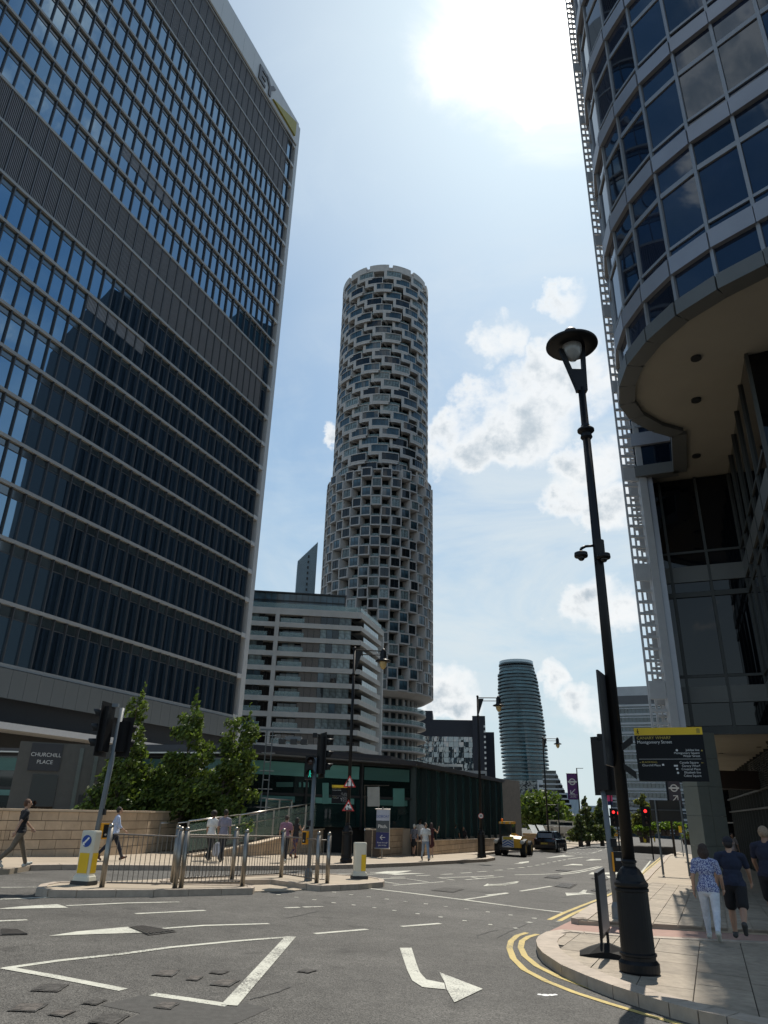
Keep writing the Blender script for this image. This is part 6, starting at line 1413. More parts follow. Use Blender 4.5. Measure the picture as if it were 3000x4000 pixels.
# back of a big sign on two posts
pa, pb = G(2592, 3418, .12), G(2695, 3424, .12); t = thing('road_sign_back', 'grey back of a large road sign on two posts, right pavement', 'road sign', pa, world=True); zt = top_of(pa, 3125)
b = MB(); b.tube(pa, (pa.x, pa.y, zt), .045, .045, 12); b.build('post', GREYP, t); b = MB(); b.tube(pb, (pb.x, pb.y, zt), .045, .045, 12); b.build('post', GREYP, t)
d_ = (pb - pa); d_.z = 0; d_.normalize(); q = lambda s, z: pa + d_ * s + Vector((0, 0, z - pa.z)) + Vector((0, .07, 0)); zm = top_of(pa, 3207)
b = MB(); k = Vector((0, .02, 0)); b.hexa([q(-.20, zm), q(1.15, zm), q(1.15, zm) + k, q(-.20, zm) + k], [q(-.22, zt), q(1.15, zt), q(1.15, zt) + k, q(-.22, zt) + k]); b.build('panel', mat('sign_back_grey', (.06, .062, .062), .6, vary=.08), t)
b = MB(); z = (zm + zt) / 2; k = Vector((0, -.03, 0)); b.hexa([q(-.2, z), q(1.15, z), q(1.15, z) + k, q(-.2, z) + k], [q(-.2, z + .05), q(1.15, z + .05), q(1.15, z + .05) + k, q(-.2, z + .05) + k]); b.build('stiffener', GREYP, t)
# banner poles
def banner_pole(x, yb, yt, bx0, bx1, by0, by1, label, kind, r=.09, headlamp=True):
    b0 = G(x, yb, .12); t = thing('banner_pole', label, 'banner pole', b0, face_cam(b0)); H = top_of(b0, yt) - b0.z
    b = MB(); b.smooth = True; b.tube((0, 0, 0), (0, 0, H), r, r * .75, 14); b.build('pole', BLACK, t)
    if headlamp: b = MB(); b.box(0, .8, -.06, .06, H - .06, H); b.build('lamp_head', BLACK, t)
    p0, p1 = up(b0, bx0, by0) - b0, up(b0, bx1, by1) - b0; m = Matrix.Rotation(-t.rotation_euler.z, 3, 'Z'); p0 = m @ p0; p1 = m @ p1
    x0, x1, z0, z1 = min(p0.x, p1.x), max(p0.x, p1.x), min(p0.z, p1.z), max(p0.z, p1.z); w = x1 - x0; cx = (x0 + x1) / 2; h = z1 - z0
    if kind == 'stripe':
        for i, c in enumerate(((.01, .02, .10), (.75, .06, .2), (.7, .05, .15), (.75, .55, .03))): plate(t, [(x0, z0 + h * (i / 4)), (x1, z0 + h * (i / 4)), (x1, z0 + h * (i + 1) / 4), (x0, z0 + h * (i + 1) / 4)], mat('flag_%d' % i if False else 'flag_colour_' + 'abcd'[i], c, .7), 0, name='banner_stripe')
        return
    m_ = mat('banner_purple', (.085, .02, .12), .7, vary=.05) if kind == 'purple' else mat('banner_dim', (.055, .05, .065), .7, vary=.05)
    plate(t, [(x0, z0), (x1, z0), (x1, z1), (x0, z1)], m_, 0, name='banner')
    b = MB(); b.tube((min(x0, 0) - .05, 0, z1), (max(x1, 0), 0, z1), .03); b.tube((min(x0, 0) + .1, 0, z0), (max(x1, 0), 0, z0), .03); b.build('banner_arm', BLACK, t)
    cz = z0 + h * .68; r1 = w * .30; b = MB(); n = 28
    for i in range(n):
        a0, a1 = 2 * math.pi * i / n, 2 * math.pi * (i + 1) / n
        b.face([(cx + rr * math.cos(a_), -.02, cz + rr * math.sin(a_)) for rr, a_ in ((r1, a0), (r1, a1), (r1 * .68, a1), (r1 * .68, a0))][::-1])
    b.build('ring_symbol', PW, t); plate(t, [(cx - w * .42, cz - w * .07), (cx + w * .42, cz - w * .07), (cx + w * .42, cz + w * .07), (cx - w * .42, cz + w * .07)], PW, -.025, .003, name='bar_symbol')
    sg = 1 if kind == 'purple' else -1; az_ = z0 + h * .30; s = w * .24; L_ = [(-1, -1), (.6, -1), (.6, -.72), (-.5, -.72), (1, .8), (.8, 1), (-.72, -.52), (-.72, .5), (-1, .5)]
    plate(t, [(cx + x_ * s * sg, az_ + z_ * s * sg * 1.0) for x_, z_ in L_], PW, -.025, .003, name='arrow')
    if kind == 'purple':
        for i, s_ in enumerate(('MONTGOMERY', 'SQUARE', 'AND STAIRS')): text(s_, w * .115, PW, t, (cx, -.012, z0 + h * (.155 - i * .045)), (R(90), 0, 0), 'CENTER', ext=.001)
banner_pole(2275, 3296, 3000, 2219, 2254, 3122, 3022, 'black pole with a purple underground banner pointing down left', 'purple')
banner_pole(2638, 3344, 2990, 2617, 2653, 3150, 3045, 'black pole with a dim underground banner behind the big sign', 'dim', r=.10, headlamp=False)
banner_pole(2400, 3286, 2930, 2374, 2389, 3145, 3084, 'black pole with a pink and yellow flag behind the signal pole', 'stripe')
banner_pole(2190, 3312, 3140, 2189, 2191, 3150, 3149, 'plain short black pole right of the parked car', 'stripe', r=.06, headlamp=False)
banner_pole(1962, 3320, 3168, 1961, 1963, 3172, 3171, 'thin grey pole by the end of the pavilion wall', 'stripe', r=.035, headlamp=False)
for x, yb, yt, lab in ((2135, 3290, 3155, 'pale concrete post among the round trees'), (2168, 3290, 3150, 'pale tapering dock post behind the lamp with camera arm')):
    b0 = G(x, yb, .1); k = b0 * 1.9; t = thing('dock_post', lab, 'post', (k.x, k.y, -3)); zt = top_of(k, yt); b = MB(); b.hexa([(-.35, -.35, 0), (.35, -.35, 0), (.35, .35, 0), (-.35, .35, 0)], [(-.22, -.22, zt + 3), (.22, -.22, zt + 3.4), (.22, .22, zt + 3.4), (-.22, .22, zt + 3)]); b.build('post', mat('pale_concrete', (.36, .35, .32), .8), t)
# planters and small bollards
FLOW = leafmat('flower_petals', (.5, .05, .03))
def planter(x, y, w, h, label, flowers=False, seed=1):
    b0 = G(x, y, .05); t = thing('planter', label, 'planter', b0, face_cam(b0)); rg = random.Random(seed)
    b = MB(); b.hexa([(-w, -w * .6, 0), (w, -w * .6, 0), (w, w * .6, 0), (-w, w * .6, 0)], [(-w * 1.12, -w * .7, h), (w * 1.12, -w * .7, h), (w * 1.12, w * .7, h), (-w * 1.12, w * .7, h)]); b.build('tub', mat('planter_brown', (.055, .03, .02), .6, vary=.2), t)
    b = MB(); leaves(b, (0, 0, h + .45), (w * 1.35, w, .6), 900, .12, rg, .5); leaves(b, (0, 0, h + 1.1), (w * .55, w * .5, .9), 420, .11, rg, .4); b.build('foliage', LEAF, t, kind='stuff')
    if flowers: b = MB(); leaves(b, (.3, 0, h + .8), (w * .9, w * .6, .4), 160, .09, rg, .6); b.build('flowers', FLOW, t, kind='stuff')
    plate(t, [(-.22, h * .12), (.0, -.05 + h * .02), (.22, h * .12), (.22, h * .95), (-.22, h * .95)], YEL, -w * .6 - .12, name='yellow_marker')
planter(2520, 3292, .85, 1.0, 'big planter with trailing plants and a yellow arrow plate', seed=3); planter(2702, 3300, 1.5, .95, 'wide planter with red flowers behind the clad column', True, 5)
for x, y in ((2558, 3290),): 
    b0 = G(x, y, .05); t = thing('marker_bollard', 'small black bollard with yellow shield beside the big planter', 'bollard', b0, face_cam(b0)); b = MB(); b.tube((0, 0, 0), (0, 0, 1.1), .1, .07); b.ball((0, 0, 1.2), .16); b.build('body', BLACK, t); plate(t, [(-.15, .3), (0, .12), (.15, .3), (.15, .9), (-.15, .9)], YEL, -.14, name='shield')
b0 = G(2670, 3345, .12); t = thing('street_post', 'slim pale post between the sign back legs', 'post', b0); b = MB(); b.tube((0, 0, 0), (0, 0, 2.3), .04); b.build('post', GREYP, t); b = MB(); b.box(-.12, .12, -.05, .05, 1.8, 2.3); b.build('plate', YEL, t)
p = up(G(2400, 3290, .12), 2399, 3254); t = thing('yellow_notice', 'small yellow notice behind the near signal pole', 'sign', p, face_cam(p)); b = MB(); b.box(-.62, .5, -.02, .02, -.45, .42); b.build('panel', ORANGE, t)
for i in range(3): b = MB(); b.box(-.45, .35, -.026, -.021, .2 - i * .2, .26 - i * .2); b.build('print', PBK, t)
b = MB(); b.tube((0, .1, -2.2), (0, .1, .4), .05); b.build('post', BLACK, t)
# ================= vehicles =================
def loft(mb, secs, cap=True):
    """secs: lists of equal point counts"""
    n = len(secs[0]); vs = [p for s in secs for p in s]
    fs = [(j * n + i, j * n + (i + 1) % n, (j + 1) * n + (i + 1) % n, (j + 1) * n + i) for j in range(len(secs) - 1) for i in range(n)]
    if cap: fs += [tuple(range(n - 1, -1, -1)), tuple(range((len(secs) - 1) * n, len(secs) * n))]
    mb.add(vs, fs)
TYRE = mat('tyre_rubber', (.015, .015, .015), .8, vary=.2); RIM = mat('alloy_rim', (.35, .35, .35), .35, metal=.8)
def wheel(t, c, r, w, m=RIM):
    b = MB(); b.smooth = False; n = 24; prof = [(r * .55, -w / 2), (r * .93, -w / 2), (r, -w / 2 + .03), (r, w / 2 - .03), (r * .93, w / 2), (r * .55, w / 2)]
    secs = [[(x_, rr * math.cos(2 * math.pi * k / n), rr * math.sin(2 * math.pi * k / n)) for k in range(n)] for rr, x_ in prof]; loft(b, secs, False)
    o = b.build('wheel', TYRE, t); o.location = c; b = MB(); b.tube((-w / 2 + .02, 0, 0), (w / 2 - .02, 0, 0), r * .56, r * .56, 18); b.build('rim', m, o)
def hatchback(b0, rz):
    t = thing('parked_car', 'black hatchback car parked behind the yellow telehandler, seen from the rear', 'car', b0, rz)
    CARP = mat('black_car_paint', (.006, .006, .009), .12, spec=.8, vary=.05); GLS = glass('car_glass', (.01, .015, .02), .03, 1.8, vs=2); 
    # rear towards -y
    def sec(y, w, z0, z1, tw):                                    # lower body section
        m = (z0 + z1) / 2; return [(-w * .92, y, z0), (w * .92, y, z0), (w, y, z0 + .12), (w, y, m + .05), (w * .97, y, z1 - .06), (tw, y, z1), (-tw, y, z1), (-w * .97, y, z1 - .06), (-w, y, m + .05), (-w, y, z0 + .12)]
    b = MB(); b.smooth = False
    loft(b, [sec(-2.12, .72, .36, .74, .66), sec(-2.06, .82, .26, .92, .74), sec(-1.9, .87, .2, .97, .76), sec(-1.3, .885, .18, .96, .76), sec(0, .885, .18, .93, .76), sec(1.1, .88, .18, .92, .74), sec(1.75, .85, .2, .84, .68), sec(2.0, .76, .25, .72, .6), sec(2.08, .62, .34, .6, .5)]); b.build('body', CARP, t)
    def roof(y, w, z, zb, wb): return [(-wb, y, zb), (wb, y, zb), (w + .02, y, z - .05), (w - .06, y, z), (-w + .06, y, z), (-w - .02, y, z - .05)]
    b = MB(); loft(b, [roof(-1.93, .60, 1.0, .94, .74), roof(-1.62, .60, 1.40, .94, .76), roof(-1.3, .60, 1.46, .94, .77), roof(-.3, .60, 1.48, .93, .77), roof(.25, .58, 1.42, .92, .77), roof(1.0, .62, .96, .92, .74)]); b.build('roof', CARP, t)
    b = MB(); b.hexa([(-.60, -1.96, 1.0), (.60, -1.96, 1.0), (.60, -1.93, 1.0), (-.60, -1.93, 1.0)], [(-.54, -1.70, 1.35), (.54, -1.70, 1.35), (.54, -1.64, 1.35), (-.54, -1.64, 1.35)]); b.build('rear_window', GLS, t)
    for s in (-1, 1):
        for y0, y1 in ((-1.45, -.75), (-.68, .1), (.16, .72)): 
            b = MB(); b.hexa([(s * .775, y0, .97), (s * .775, y1, .97), (s * .74, y1, .97), (s * .74, y0, .97)], [(s * .665, y0 + (.1 if y0 < -1 else 0), 1.36), (s * .665, y1 - (.35 if y1 > .5 else 0), 1.36), (s * .62, y1 - (.35 if y1 > .5 else 0), 1.36), (s * .62, y0 + (.1 if y0 < -1 else 0), 1.36)]); b.build('side_window', GLS, t)
        b = MB(); b.hexa([(s * .60, -2.12, .72), (s * .84, -2.0, .72), (s * .84, -1.9, .74), (s * .6, -2.0, .72)], [(s * .64, -2.06, .95), (s * .82, -1.97, .95), (s * .82, -1.88, .95), (s * .64, -1.96, .95)]); b.build('tail_light', mat('tail_red', (.25, .01, .01), .15, vary=0), t)
        b = MB(); b.box(s * .9 - .1, s * .9 + .1, .62, .78, .95, 1.1); b.build('wing_mirror', CARP, t)
        for y in (-1.28, 1.28): wheel(t, (s * .80, y, .31), .315, .2)
    b = MB(); b.box(-.26, .26, -2.145, -2.12, .56, .67); b.build('number_plate', mat('plate_yellow', (.30, .24, .03), .5, vary=.1), t)
    b = MB(); b.box(-.84, .84, -2.16, -1.95, .30, .50); b.build('bumper', mat('bumper_black', (.012, .012, .012), .5), t)
    b = MB(); b.box(-.5, .5, -1.75, -1.5, 1.42, 1.45); b.build('spoiler', CARP, t); b = MB(); b.tube((0, -1.2, 1.47), (0, -1.35, 1.62), .01); b.build('aerial', BLACK, t)
def telehandler(b0, rz):
    t = thing('telehandler', 'yellow telehandler with chevron plate and beacon, at the far kerb', 'telehandler', b0, rz)
    Y = mat('plant_yellow', (.62, .33, .01), .4, vary=.1, vscale=5); K = mat('plant_black', (.02, .02, .02), .5, vary=.15); G_ = glass('cab_glass', (.02, .03, .03), .04, 1.6, vs=2)
    for s in (-1, 1):
        for y in (-.95, 1.05): wheel(t, (s * .78, y, .42), .43, .32, mat('yellow_rim', (.4, .25, .03), .5))
        b = MB(); b.hexa([(s * .62, -1.5, .78), (s * .95, -1.5, .78), (s * .95, -.5, .90), (s * .62, -.5, .90)], [(s * .62, -1.45, .9), (s * .95, -1.4, .87), (s * .95, -.5, .97), (s * .62, -.5, 1.0)]); b.build('mudguard', K, t)
        b = MB(); b.ball((s * .80, -1.52, .82), .13, .08, .12); b.build('rear_lamp', mat('lamp_clear', (.45, .45, .42), .15), t)
    b = MB(); b.box(-.62, .62, -1.35, 1.6, .35, .62); b.build('chassis', K, t)
    b = MB(); loft(b, [[(.05, -1.5, .5), (.72, -1.5, .5), (.72, -1.5, .98), (.05, -1.5, 1.04)], [(.05, -1.2, .5), (.76, -1.2, .5), (.76, -1.2, 1.12), (.05, -1.2, 1.2)], [(.05, 1.0, .5), (.72, 1.0, .5), (.72, 1.0, .98), (.05, 1.0, 1.02)]]); b.build('engine_cover', Y, t)
    # cab
    b = MB()
    for x, y in ((-.72, -.55), (-.02, -.55), (-.72, .75), (-.02, .75)): b.box(x - .035, x + .035, y - .035, y + .035, .62, 1.82)
    b.build('cab_frame', K, t); b = MB(); b.box(-.76, .02, -.62, .82, 1.80, 1.93); b.build('cab_roof', Y, t)
    b = MB(); b.box(-.69, -.05, -.56, -.54, .95, 1.78); b.box(-.735, -.72, -.5, .7, .8, 1.78); b.box(-.015, .0, -.5, .7, 1.1, 1.78); b.box(-.69, -.05, .74, .76, .8, 1.78); b.build('cab_glazing', G_, t)
    b = MB(); b.box(-.5, -.2, .0, .15, .7, 1.4); b.build('seat', K, t)
    b = MB(); b.box(-.70, .05, -.62, -.5, .45, .95); b.build('cab_rear', K, t)
    b = MB(); b.hexa([(.12, -1.25, 1.1), (.36, -1.25, 1.1), (.36, -1.15, 1.3), (.12, -1.15, 1.3)], [(.12, 2.3, .62), (.36, 2.3, .62), (.36, 2.35, .82), (.12, 2.35, .82)]); b.build('boom', Y, t)
    b = MB(); b.tube((-.62, -.3, 1.93), (-.62, -.3, 2.0), .06); b.ball((-.62, -.3, 2.05), .07); b.build('beacon', mat('beacon_orange', (.8, .2, .02), .3), t)
    for x in (-.7, -.45, -.1): b = MB(); b.box(x, x + .09, -.68, -.6, 1.82, 1.9); b.build('work_lamp', mat('lamp_clear'[:], (.45, .45, .42), .15), t)
    cp = MB(); cp.box(-.38, .32, -1.60, -1.56, .52, 1.12); cp = cp.build('chevron_plate', mat('chevron_white', (.55, .56, .56), .5), t)
    for k in range(3):
        for s in (-1, 1): 
            z = .60 + k * .15; b = MB(); b.face([(-.03 + s * 0, -1.606, z + .12), (-.03, -1.606, z + .04), (-.03 + s * .33, -1.606, z - .14 if z > .7 else z - .06), (-.03 + s * .33, -1.606, z - .06 if z > .7 else z - .02)][::(1 if s < 0 else -1)]); b.build('chevron', mat('chevron_blue', (.03, .10, .30), .5), cp)
    b = MB(); b.box(-.32, .26, -1.612, -1.60, .94, 1.10); b.build('number_plate', mat('plate_yellow2', (.5, .38, .05), .5), cp)
c = G(2022, 3345); hd = 38
telehandler((c.x - .1, c.y + .6, gz0(c.x, c.y)), R(-faz(c) - 11))
c = G(2162, 3330); hatchback((c.x + .2, c.y + 1.6, gz0(c.x, c.y)), R(-faz(c) - 13))
# materials stacked beyond the telehandler
c = G(2100, 3312, .12); t = thing('timber_crate', 'brown crate between the telehandler and the car', 'crate', (c.x, c.y, c.z), face_cam(c, -20)); 
for k in range(5): b = MB(); b.box(-1.1, .7, -.4, .4, .15 + k * .19, .32 + k * .19); b.build('board', mat('crate_wood', (.30, .22, .13), .8, vary=.2), t)
b = MB(); b.box(-1.0, .6, -.35, .35, 0, .14); b.build('pallet', mat('pallet_wood', (.2, .15, .09), .85), t)
for i, (dx, lab) in enumerate(((-.2, 'leaning pale board, left one behind the car roof'), (.55, 'leaning pale board, right one behind the car roof'))):
    c = G(2105, 3306, .12); t = thing('leaning_board', lab, 'board', (c.x + dx, c.y + .6, c.z), face_cam(c, 0)); b = MB(); b.hexa([(-.1, 0, .9), (.5, 0, .75), (.5, .05, .75), (-.1, .05, .9)], [(-.55, .9, 1.75), (.05, .9, 1.7), (.05, .95, 1.7), (-.55, .95, 1.75)]); b.build('sheet', mat('pale_board', (.50, .52, .50), .6, vary=.15), t); b = MB(); b.box(-.1, .5, 0, .1, 0, .8); b.build('trestle', GREYP, t)
# moored boats seen past the lamp posts
for i, (x, y, lab) in enumerate(((2178, 3222, 'pale cabin boat left, beyond the bridge railing'), (2212, 3226, 'pale cabin boat right, under the hall, beyond the railing'))):
    d = ray(x, y); k = 92 / math.hypot(d.x, d.y); p = EYE + d * k; t = thing('cabin_boat', lab, 'boat', (p.x, p.y, p.z - .8)); 
    b = MB(); loft(b, [[(-1.6, -.5, 0), (1.4, -.5, 0), (1.7, -.7, .7), (-1.7, -.7, .7)], [(-1.6, 2.5, 0), (1.4, 2.5, 0), (1.7, 2.7, .8), (-1.7, 2.7, .8)]]); b.build('hull', mat('boat_hull', (.5, .48, .44), .5), t); b = MB(); b.box(-1.0, .9, .0, 1.8, .7, 1.3); b.build('cabin', mat('boat_cabin', (.42, .38, .3), .6), t); b = MB(); b.box(-.8, .7, -.02, .0, .85, 1.15); b.build('window', GL_DK, t)
# ================= people =================
import numpy as np
SKINS = {'l': (.42, .25, .17), 'm': (.30, .17, .11), 'd': (.10, .055, .035)}
def cloth(name, col, pat=None):
    if name in MATS: return MATS[name]
    m = mat(name, col, .85, vary=.2, vscale=7, bump=1.0, bscale=11)
    if pat:
        nt = m.node_tree; N = nt.nodes; L = nt.links; b = N['Principled BSDF']; v = N.new('ShaderNodeTexNoise'); v.inputs['Scale'].default_value = pat[1]; v.inputs['Detail'].default_value = 3
        tc = N.new('ShaderNodeTexCoord'); L.new(tc.outputs['Object'], v.inputs['Vector']); r = N.new('ShaderNodeMapRange'); r.inputs[1].default_value = .47; r.inputs[2].default_value = .53; L.new(v.outputs['Fac'], r.inputs[0])
        mx = N.new('ShaderNodeMix'); mx.data_type = 'RGBA'; L.new(r.outputs[0], mx.inputs[0]); mx.inputs[6].default_value = tuple(col) + (1,); mx.inputs[7].default_value = tuple(pat[0]) + (1,); L.new(mx.outputs[2], b.inputs['Base Color'])
    return m
def person(label, px, H, heading, legs=((24, 6), (-20, 22)), arms=((-18, 14), (20, 18)), top=('shirt_white', (.6, .6, .58)), bottom=('trousers_black', (.02, .02, .022)), skin='l', hair=(.03, .02, .015), hairlen=0, shorts=False, sleeve='short', shoes=(.05, .05, .05), hat=None, woman=False, armup=None, skirt=False, near=False, group=None, tpat=None, bpat=None, head_turn=0, bare=False, world=None, lean=2):
    """heading: azimuth of walking relative to the line of sight (0 = straight away from the camera)"""
    b0 = G(px[0], px[1], .12) if world is None else world
    if isinstance(H, tuple): H = top_of(b0, H[1]) - b0.z
    k = H / 1.74
    t = thing('person', label, 'person', b0, R(-faz(b0) - heading), group=group)
    SK = mat('skin_' + skin, SKINS[skin], .5, vary=.06, vscale=12); TM = cloth(top[0], top[1], tpat); BM = cloth(bottom[0], bottom[1], bpat); SM = mat('shoe_%02d%02d%02d' % tuple(int(c * 99) for c in shoes) if False else 'shoes_' + ('white' if shoes[0] > .3 else 'brown' if shoes[0] > shoes[2] * 1.6 else 'dark'), shoes, .6)
    prims = []
    def cap_(p0, p1, r0, r1, m): prims.append(('c', np.array(p0, float), np.array(p1, float), r0, r1, m))
    def ell(c, r, m): prims.append(('e', np.array(c, float), np.array(r, float), 0, 0, m))
    ln = math.tan(R(lean)); X = lambda x, y, z: (x, y + ln * max(0, z - .9), z)
    sw = .175 if woman else .195; hw = .095
    def foot(an, fwd):
        s, c = math.sin(fwd), math.cos(fwd)
        heel = (an[0], an[1] - .05 * c, an[2] - .045 + .05 * s); toe = (an[0], an[1] + .17 * c, an[2] - .055 - .17 * s)
        cap_(heel, toe, .046, .036, SM); ell((an[0], an[1] + .04 * c, an[2] - .02 - .03 * s), (.05, .09, .045), SM)
    low = 9
    def leg(x, th, kn):
        hip = np.array((x, 0, .90)); a = R(th); knee = hip + np.array((0, math.sin(a), -math.cos(a))) * .43; b = a - R(kn); an = knee + np.array((0, math.sin(b), -math.cos(b))) * .42; return hip, knee, an, b
    L = [leg(-hw, *legs[0]), leg(hw, *legs[1])]
    lowz = min(l[2][2] - (.075 if l[3] > -.3 else .20 * abs(math.sin(l[3])) + .06) for l in L)
    for hip, knee, an, b in L:
        dz = np.array((0, 0, -lowz)); hip, knee, an = hip + dz, knee + dz, an + dz
        wd = 1.0
        if skirt: cap_(knee, an, .05, .036, SK); cap_(hip, knee, .085, .055, SK)
        elif shorts: m_ = hip * .12 + knee * .88; cap_(hip, m_, .105, .098, BM); cap_(m_, knee, .062, .056, SK); cap_(knee, knee * .55 + an * .45, .056, .058, SK); cap_(knee * .55 + an * .45, an, .056, .036, SK)
        else: cap_(hip, knee, .098 if not woman else .10, .068, BM); cap_(knee, knee * .6 + an * .4, .066, .064, BM); cap_(knee * .6 + an * .4, an, .062, .05 if not woman else .042, BM)
        foot(an, -b * .8 if b < -.2 else max(-.35, -b))
    o = -lowz; Z = lambda z: z + o
    ell((0, -.01, Z(.87)), (.165 if woman else .155, .115, .12), BM); ell(X(0, -.005, Z(.985)), (.168, .122, .085), TM); 
    if skirt: cap_((0, 0, Z(.95)), (0, 0, Z(.62)), .14, .19, BM)
    ell(X(0, 0, Z(1.06)), (.145 if woman else .16, .105, .15), TM); ell(X(0, .005, Z(1.26)), (.155 if woman else .18, .115, .18), TM); ell(X(0, 0, Z(1.38)), (.15, .09, .09), TM); cap_(X(0, 0, Z(1.0)), X(0, 0, Z(.93)), .135, .15, TM)
    for s in (-1, 1): cap_(X(s * .06, 0, Z(1.43)), X(s * (sw - .02), 0, Z(1.40)), .06, .062, TM if not bare else SK)
    if woman: ell(X(-.07, .08, Z(1.25)), (.06, .06, .06), TM); ell(X(.07, .08, Z(1.25)), (.06, .06, .06), TM)
    cap_(X(0, -.005, Z(1.44)), X(0, .01, Z(1.53)), .055, .052, SK); hc = X(0, .02, Z(1.625))
    ell(hc, (.074, .095, .112), SK); ell((hc[0], hc[1] + .035, hc[2] - .05), (.055, .06, .065), SK)
    ht = R(head_turn); fd = np.array((math.sin(ht), math.cos(ht), 0)); sd_ = np.array((math.cos(ht), -math.sin(ht), 0)); h3 = np.array(hc)
    cap_(h3 + fd * .09 + np.array((0, 0, .01)), h3 + fd * .112 + np.array((0, 0, -.02)), .012, .016, SK)
    for s in (-1, 1): ell(h3 + sd_ * (.076 * s) + np.array((0, 0, -.005)), (.014, .02, .03), SK)
    hands = []
    for s, (al, eb) in zip((-1, 1), arms):
        S = np.array(X(s * sw, 0, Z(1.39)))
        if armup == s:
            E = S + np.array((s * .17, .10, -.16)); Hn = E + np.array((s * .05, .10, .22))
        elif armup == s * 2: E = S + np.array((s * .06, .12, -.24)); Hn = E + np.array((-s * .08, .20, .16))
        else:
            a = R(al); E = S + np.array((s * .06, math.sin(a) * .28, -math.cos(a) * .28)); b = a + R(eb); Hn = E + np.array((s * .01, math.sin(b) * .25, -math.cos(b) * .25))
        M1 = S * .35 + E * .65
        if sleeve == 'short': cap_(S, M1, .062, .058, TM); cap_(S * .3 + E * .7, E, .043, .038, SK); cap_(E, Hn, .038, .026, SK)
        elif sleeve == 'long': cap_(S, E, .058, .046, TM); cap_(E, Hn, .045, .034, TM)
        elif sleeve == 'rolled': cap_(S, E, .06, .05, TM); cap_(E, E * .75 + Hn * .25, .05, .045, TM); cap_(E, Hn, .038, .027, SK)
        else: cap_(S, E, .048, .038, SK); cap_(E, Hn, .037, .026, SK)
        d = (Hn - E) / np.linalg.norm(Hn - E); P = Hn + d * .06; ell(P, (.026, .038, .045), SK); cv = np.array((-s * .3, 1, 0)); cv = cv / np.linalg.norm(cv)
        fw = np.cross(d, np.array((1.0, 0, 0))); fw = fw / (np.linalg.norm(fw) + 1e-9)
        for i, ll in enumerate((.062, .072, .068, .052)):
            q = Hn + d * .085 + fw * (.026 - .0175 * i); m_ = q + d * ll * .55 + np.array((-s * .006, 0, 0)); e = m_ + d * ll * .42 + np.array((-s * .022, 0, 0)); cap_(q, m_, .0098, .009, SK); cap_(m_, e, .009, .008, SK)
        q = Hn + d * .035 + fw * .028; cap_(q, q + d * .03 + fw * .022, .0115, .0105, SK); cap_(q + d * .03 + fw * .022, q + d * .06 + fw * .026, .0105, .009, SK)
        hands.append(Hn + d * .1)
    mb = MB()
    for kd, a, b, r0, r1, m in prims:
        if kd == 'c': mb.tube(a, b, r0, r1, 12); mb.ball(a, r0, n=12, m=8); mb.ball(b, r1, n=12, m=8)
        else: mb.ball(a, b[0], b[1], b[2], n=16, m=12)
    me = mb.mesh('tmp'); ob = bpy.data.objects.new('tmp', me); COL.objects.link(ob); md = ob.modifiers.new('r', 'REMESH'); md.mode = 'VOXEL'; md.voxel_size = .0085 if near else .0165; sm = ob.modifiers.new('s', 'SMOOTH'); sm.iterations = 3; sm.factor = .5
    dg = bpy.context.evaluated_depsgraph_get(); dg.update(); nm = bpy.data.meshes.new_from_object(ob.evaluated_get(dg)); COL.objects.unlink(ob); bpy.data.objects.remove(ob); bpy.data.meshes.remove(me)
    nm.materials.clear(); ms = []
    for p in prims:
        if p[5] not in ms: ms.append(p[5])
    for m in ms: nm.materials.append(m)
    nv = len(nm.vertices); co = np.empty(nv * 3); nm.vertices.foreach_get('co', co); nf = len(nm.polygons); ce = np.empty(nf * 3); nm.polygons.foreach_get('center', ce); ce = ce.reshape(-1, 3)
    best = np.full(nf, 1e9); idx = np.zeros(nf, int)
    for kd, a, b, r0, r1, m in prims:
        if kd == 'c':
            ab = b - a; u = np.clip(((ce - a) @ ab) / (ab @ ab + 1e-9), 0, 1); d = np.linalg.norm(ce - (a + u[:, None] * ab), axis=1) - (r0 + (r1 - r0) * u)
        else: d = (np.linalg.norm((ce - a) / b, axis=1) - 1) * b.min()
        w_ = d < best; best[w_] = d[w_]; idx[w_] = ms.index(m)
    if TM is not BM and not skirt:
        it, ib = ms.index(TM), ms.index(BM); hem = Z(.845 if woman else .88) + .006 * np.sin(np.arctan2(ce[:, 1], ce[:, 0]) * 5)
        idx[(idx == ib) & (ce[:, 2] > hem)] = it
        if sleeve != 'long': idx[(idx == it) & (ce[:, 2] < hem)] = ib
    nm.polygons.foreach_set('material_index', idx.astype(np.int32)); nm.polygons.foreach_set('use_smooth', np.ones(nf, bool)); nm.vertices.foreach_set('co', co * k); nm.update()
    o = bpy.data.objects.new('body', nm); COL.objects.link(o); o.parent = t
    hb = MB(); hb.smooth = True; hx, hy, hz = h3 * k; HM = mat('hair_%02d%02d' % (int(hair[0] * 99), int(hair[2] * 99)), hair, .7, vary=.3, vscale=30, bump=.6, bscale=60)
    if hat: 
        hb.ball((hx, hy - .005 * k, hz + .035 * k), .086 * k, .105 * k, .088 * k, 18, 12); f2 = fd * .12; hb.tube((hx + f2[0] * .3, hy + f2[1] * .3, hz + .045 * k), (hx + f2[0], hy + f2[1], hz + .03 * k), .075 * k, .04 * k, 14); hb.build('cap', cloth('cap_cloth', hat), t)
        h2 = MB(); h2.smooth = True; h2.ball((hx, hy - .03 * k, hz - .02 * k), .079 * k, .085 * k, .085 * k, 16, 10); h2.build('hair', HM, t)
    else:
        hb.ball((hx - fd[0] * .018, hy - fd[1] * .022 * k, hz + .018 * k), .084 * k, .098 * k, .112 * k, 20, 14)
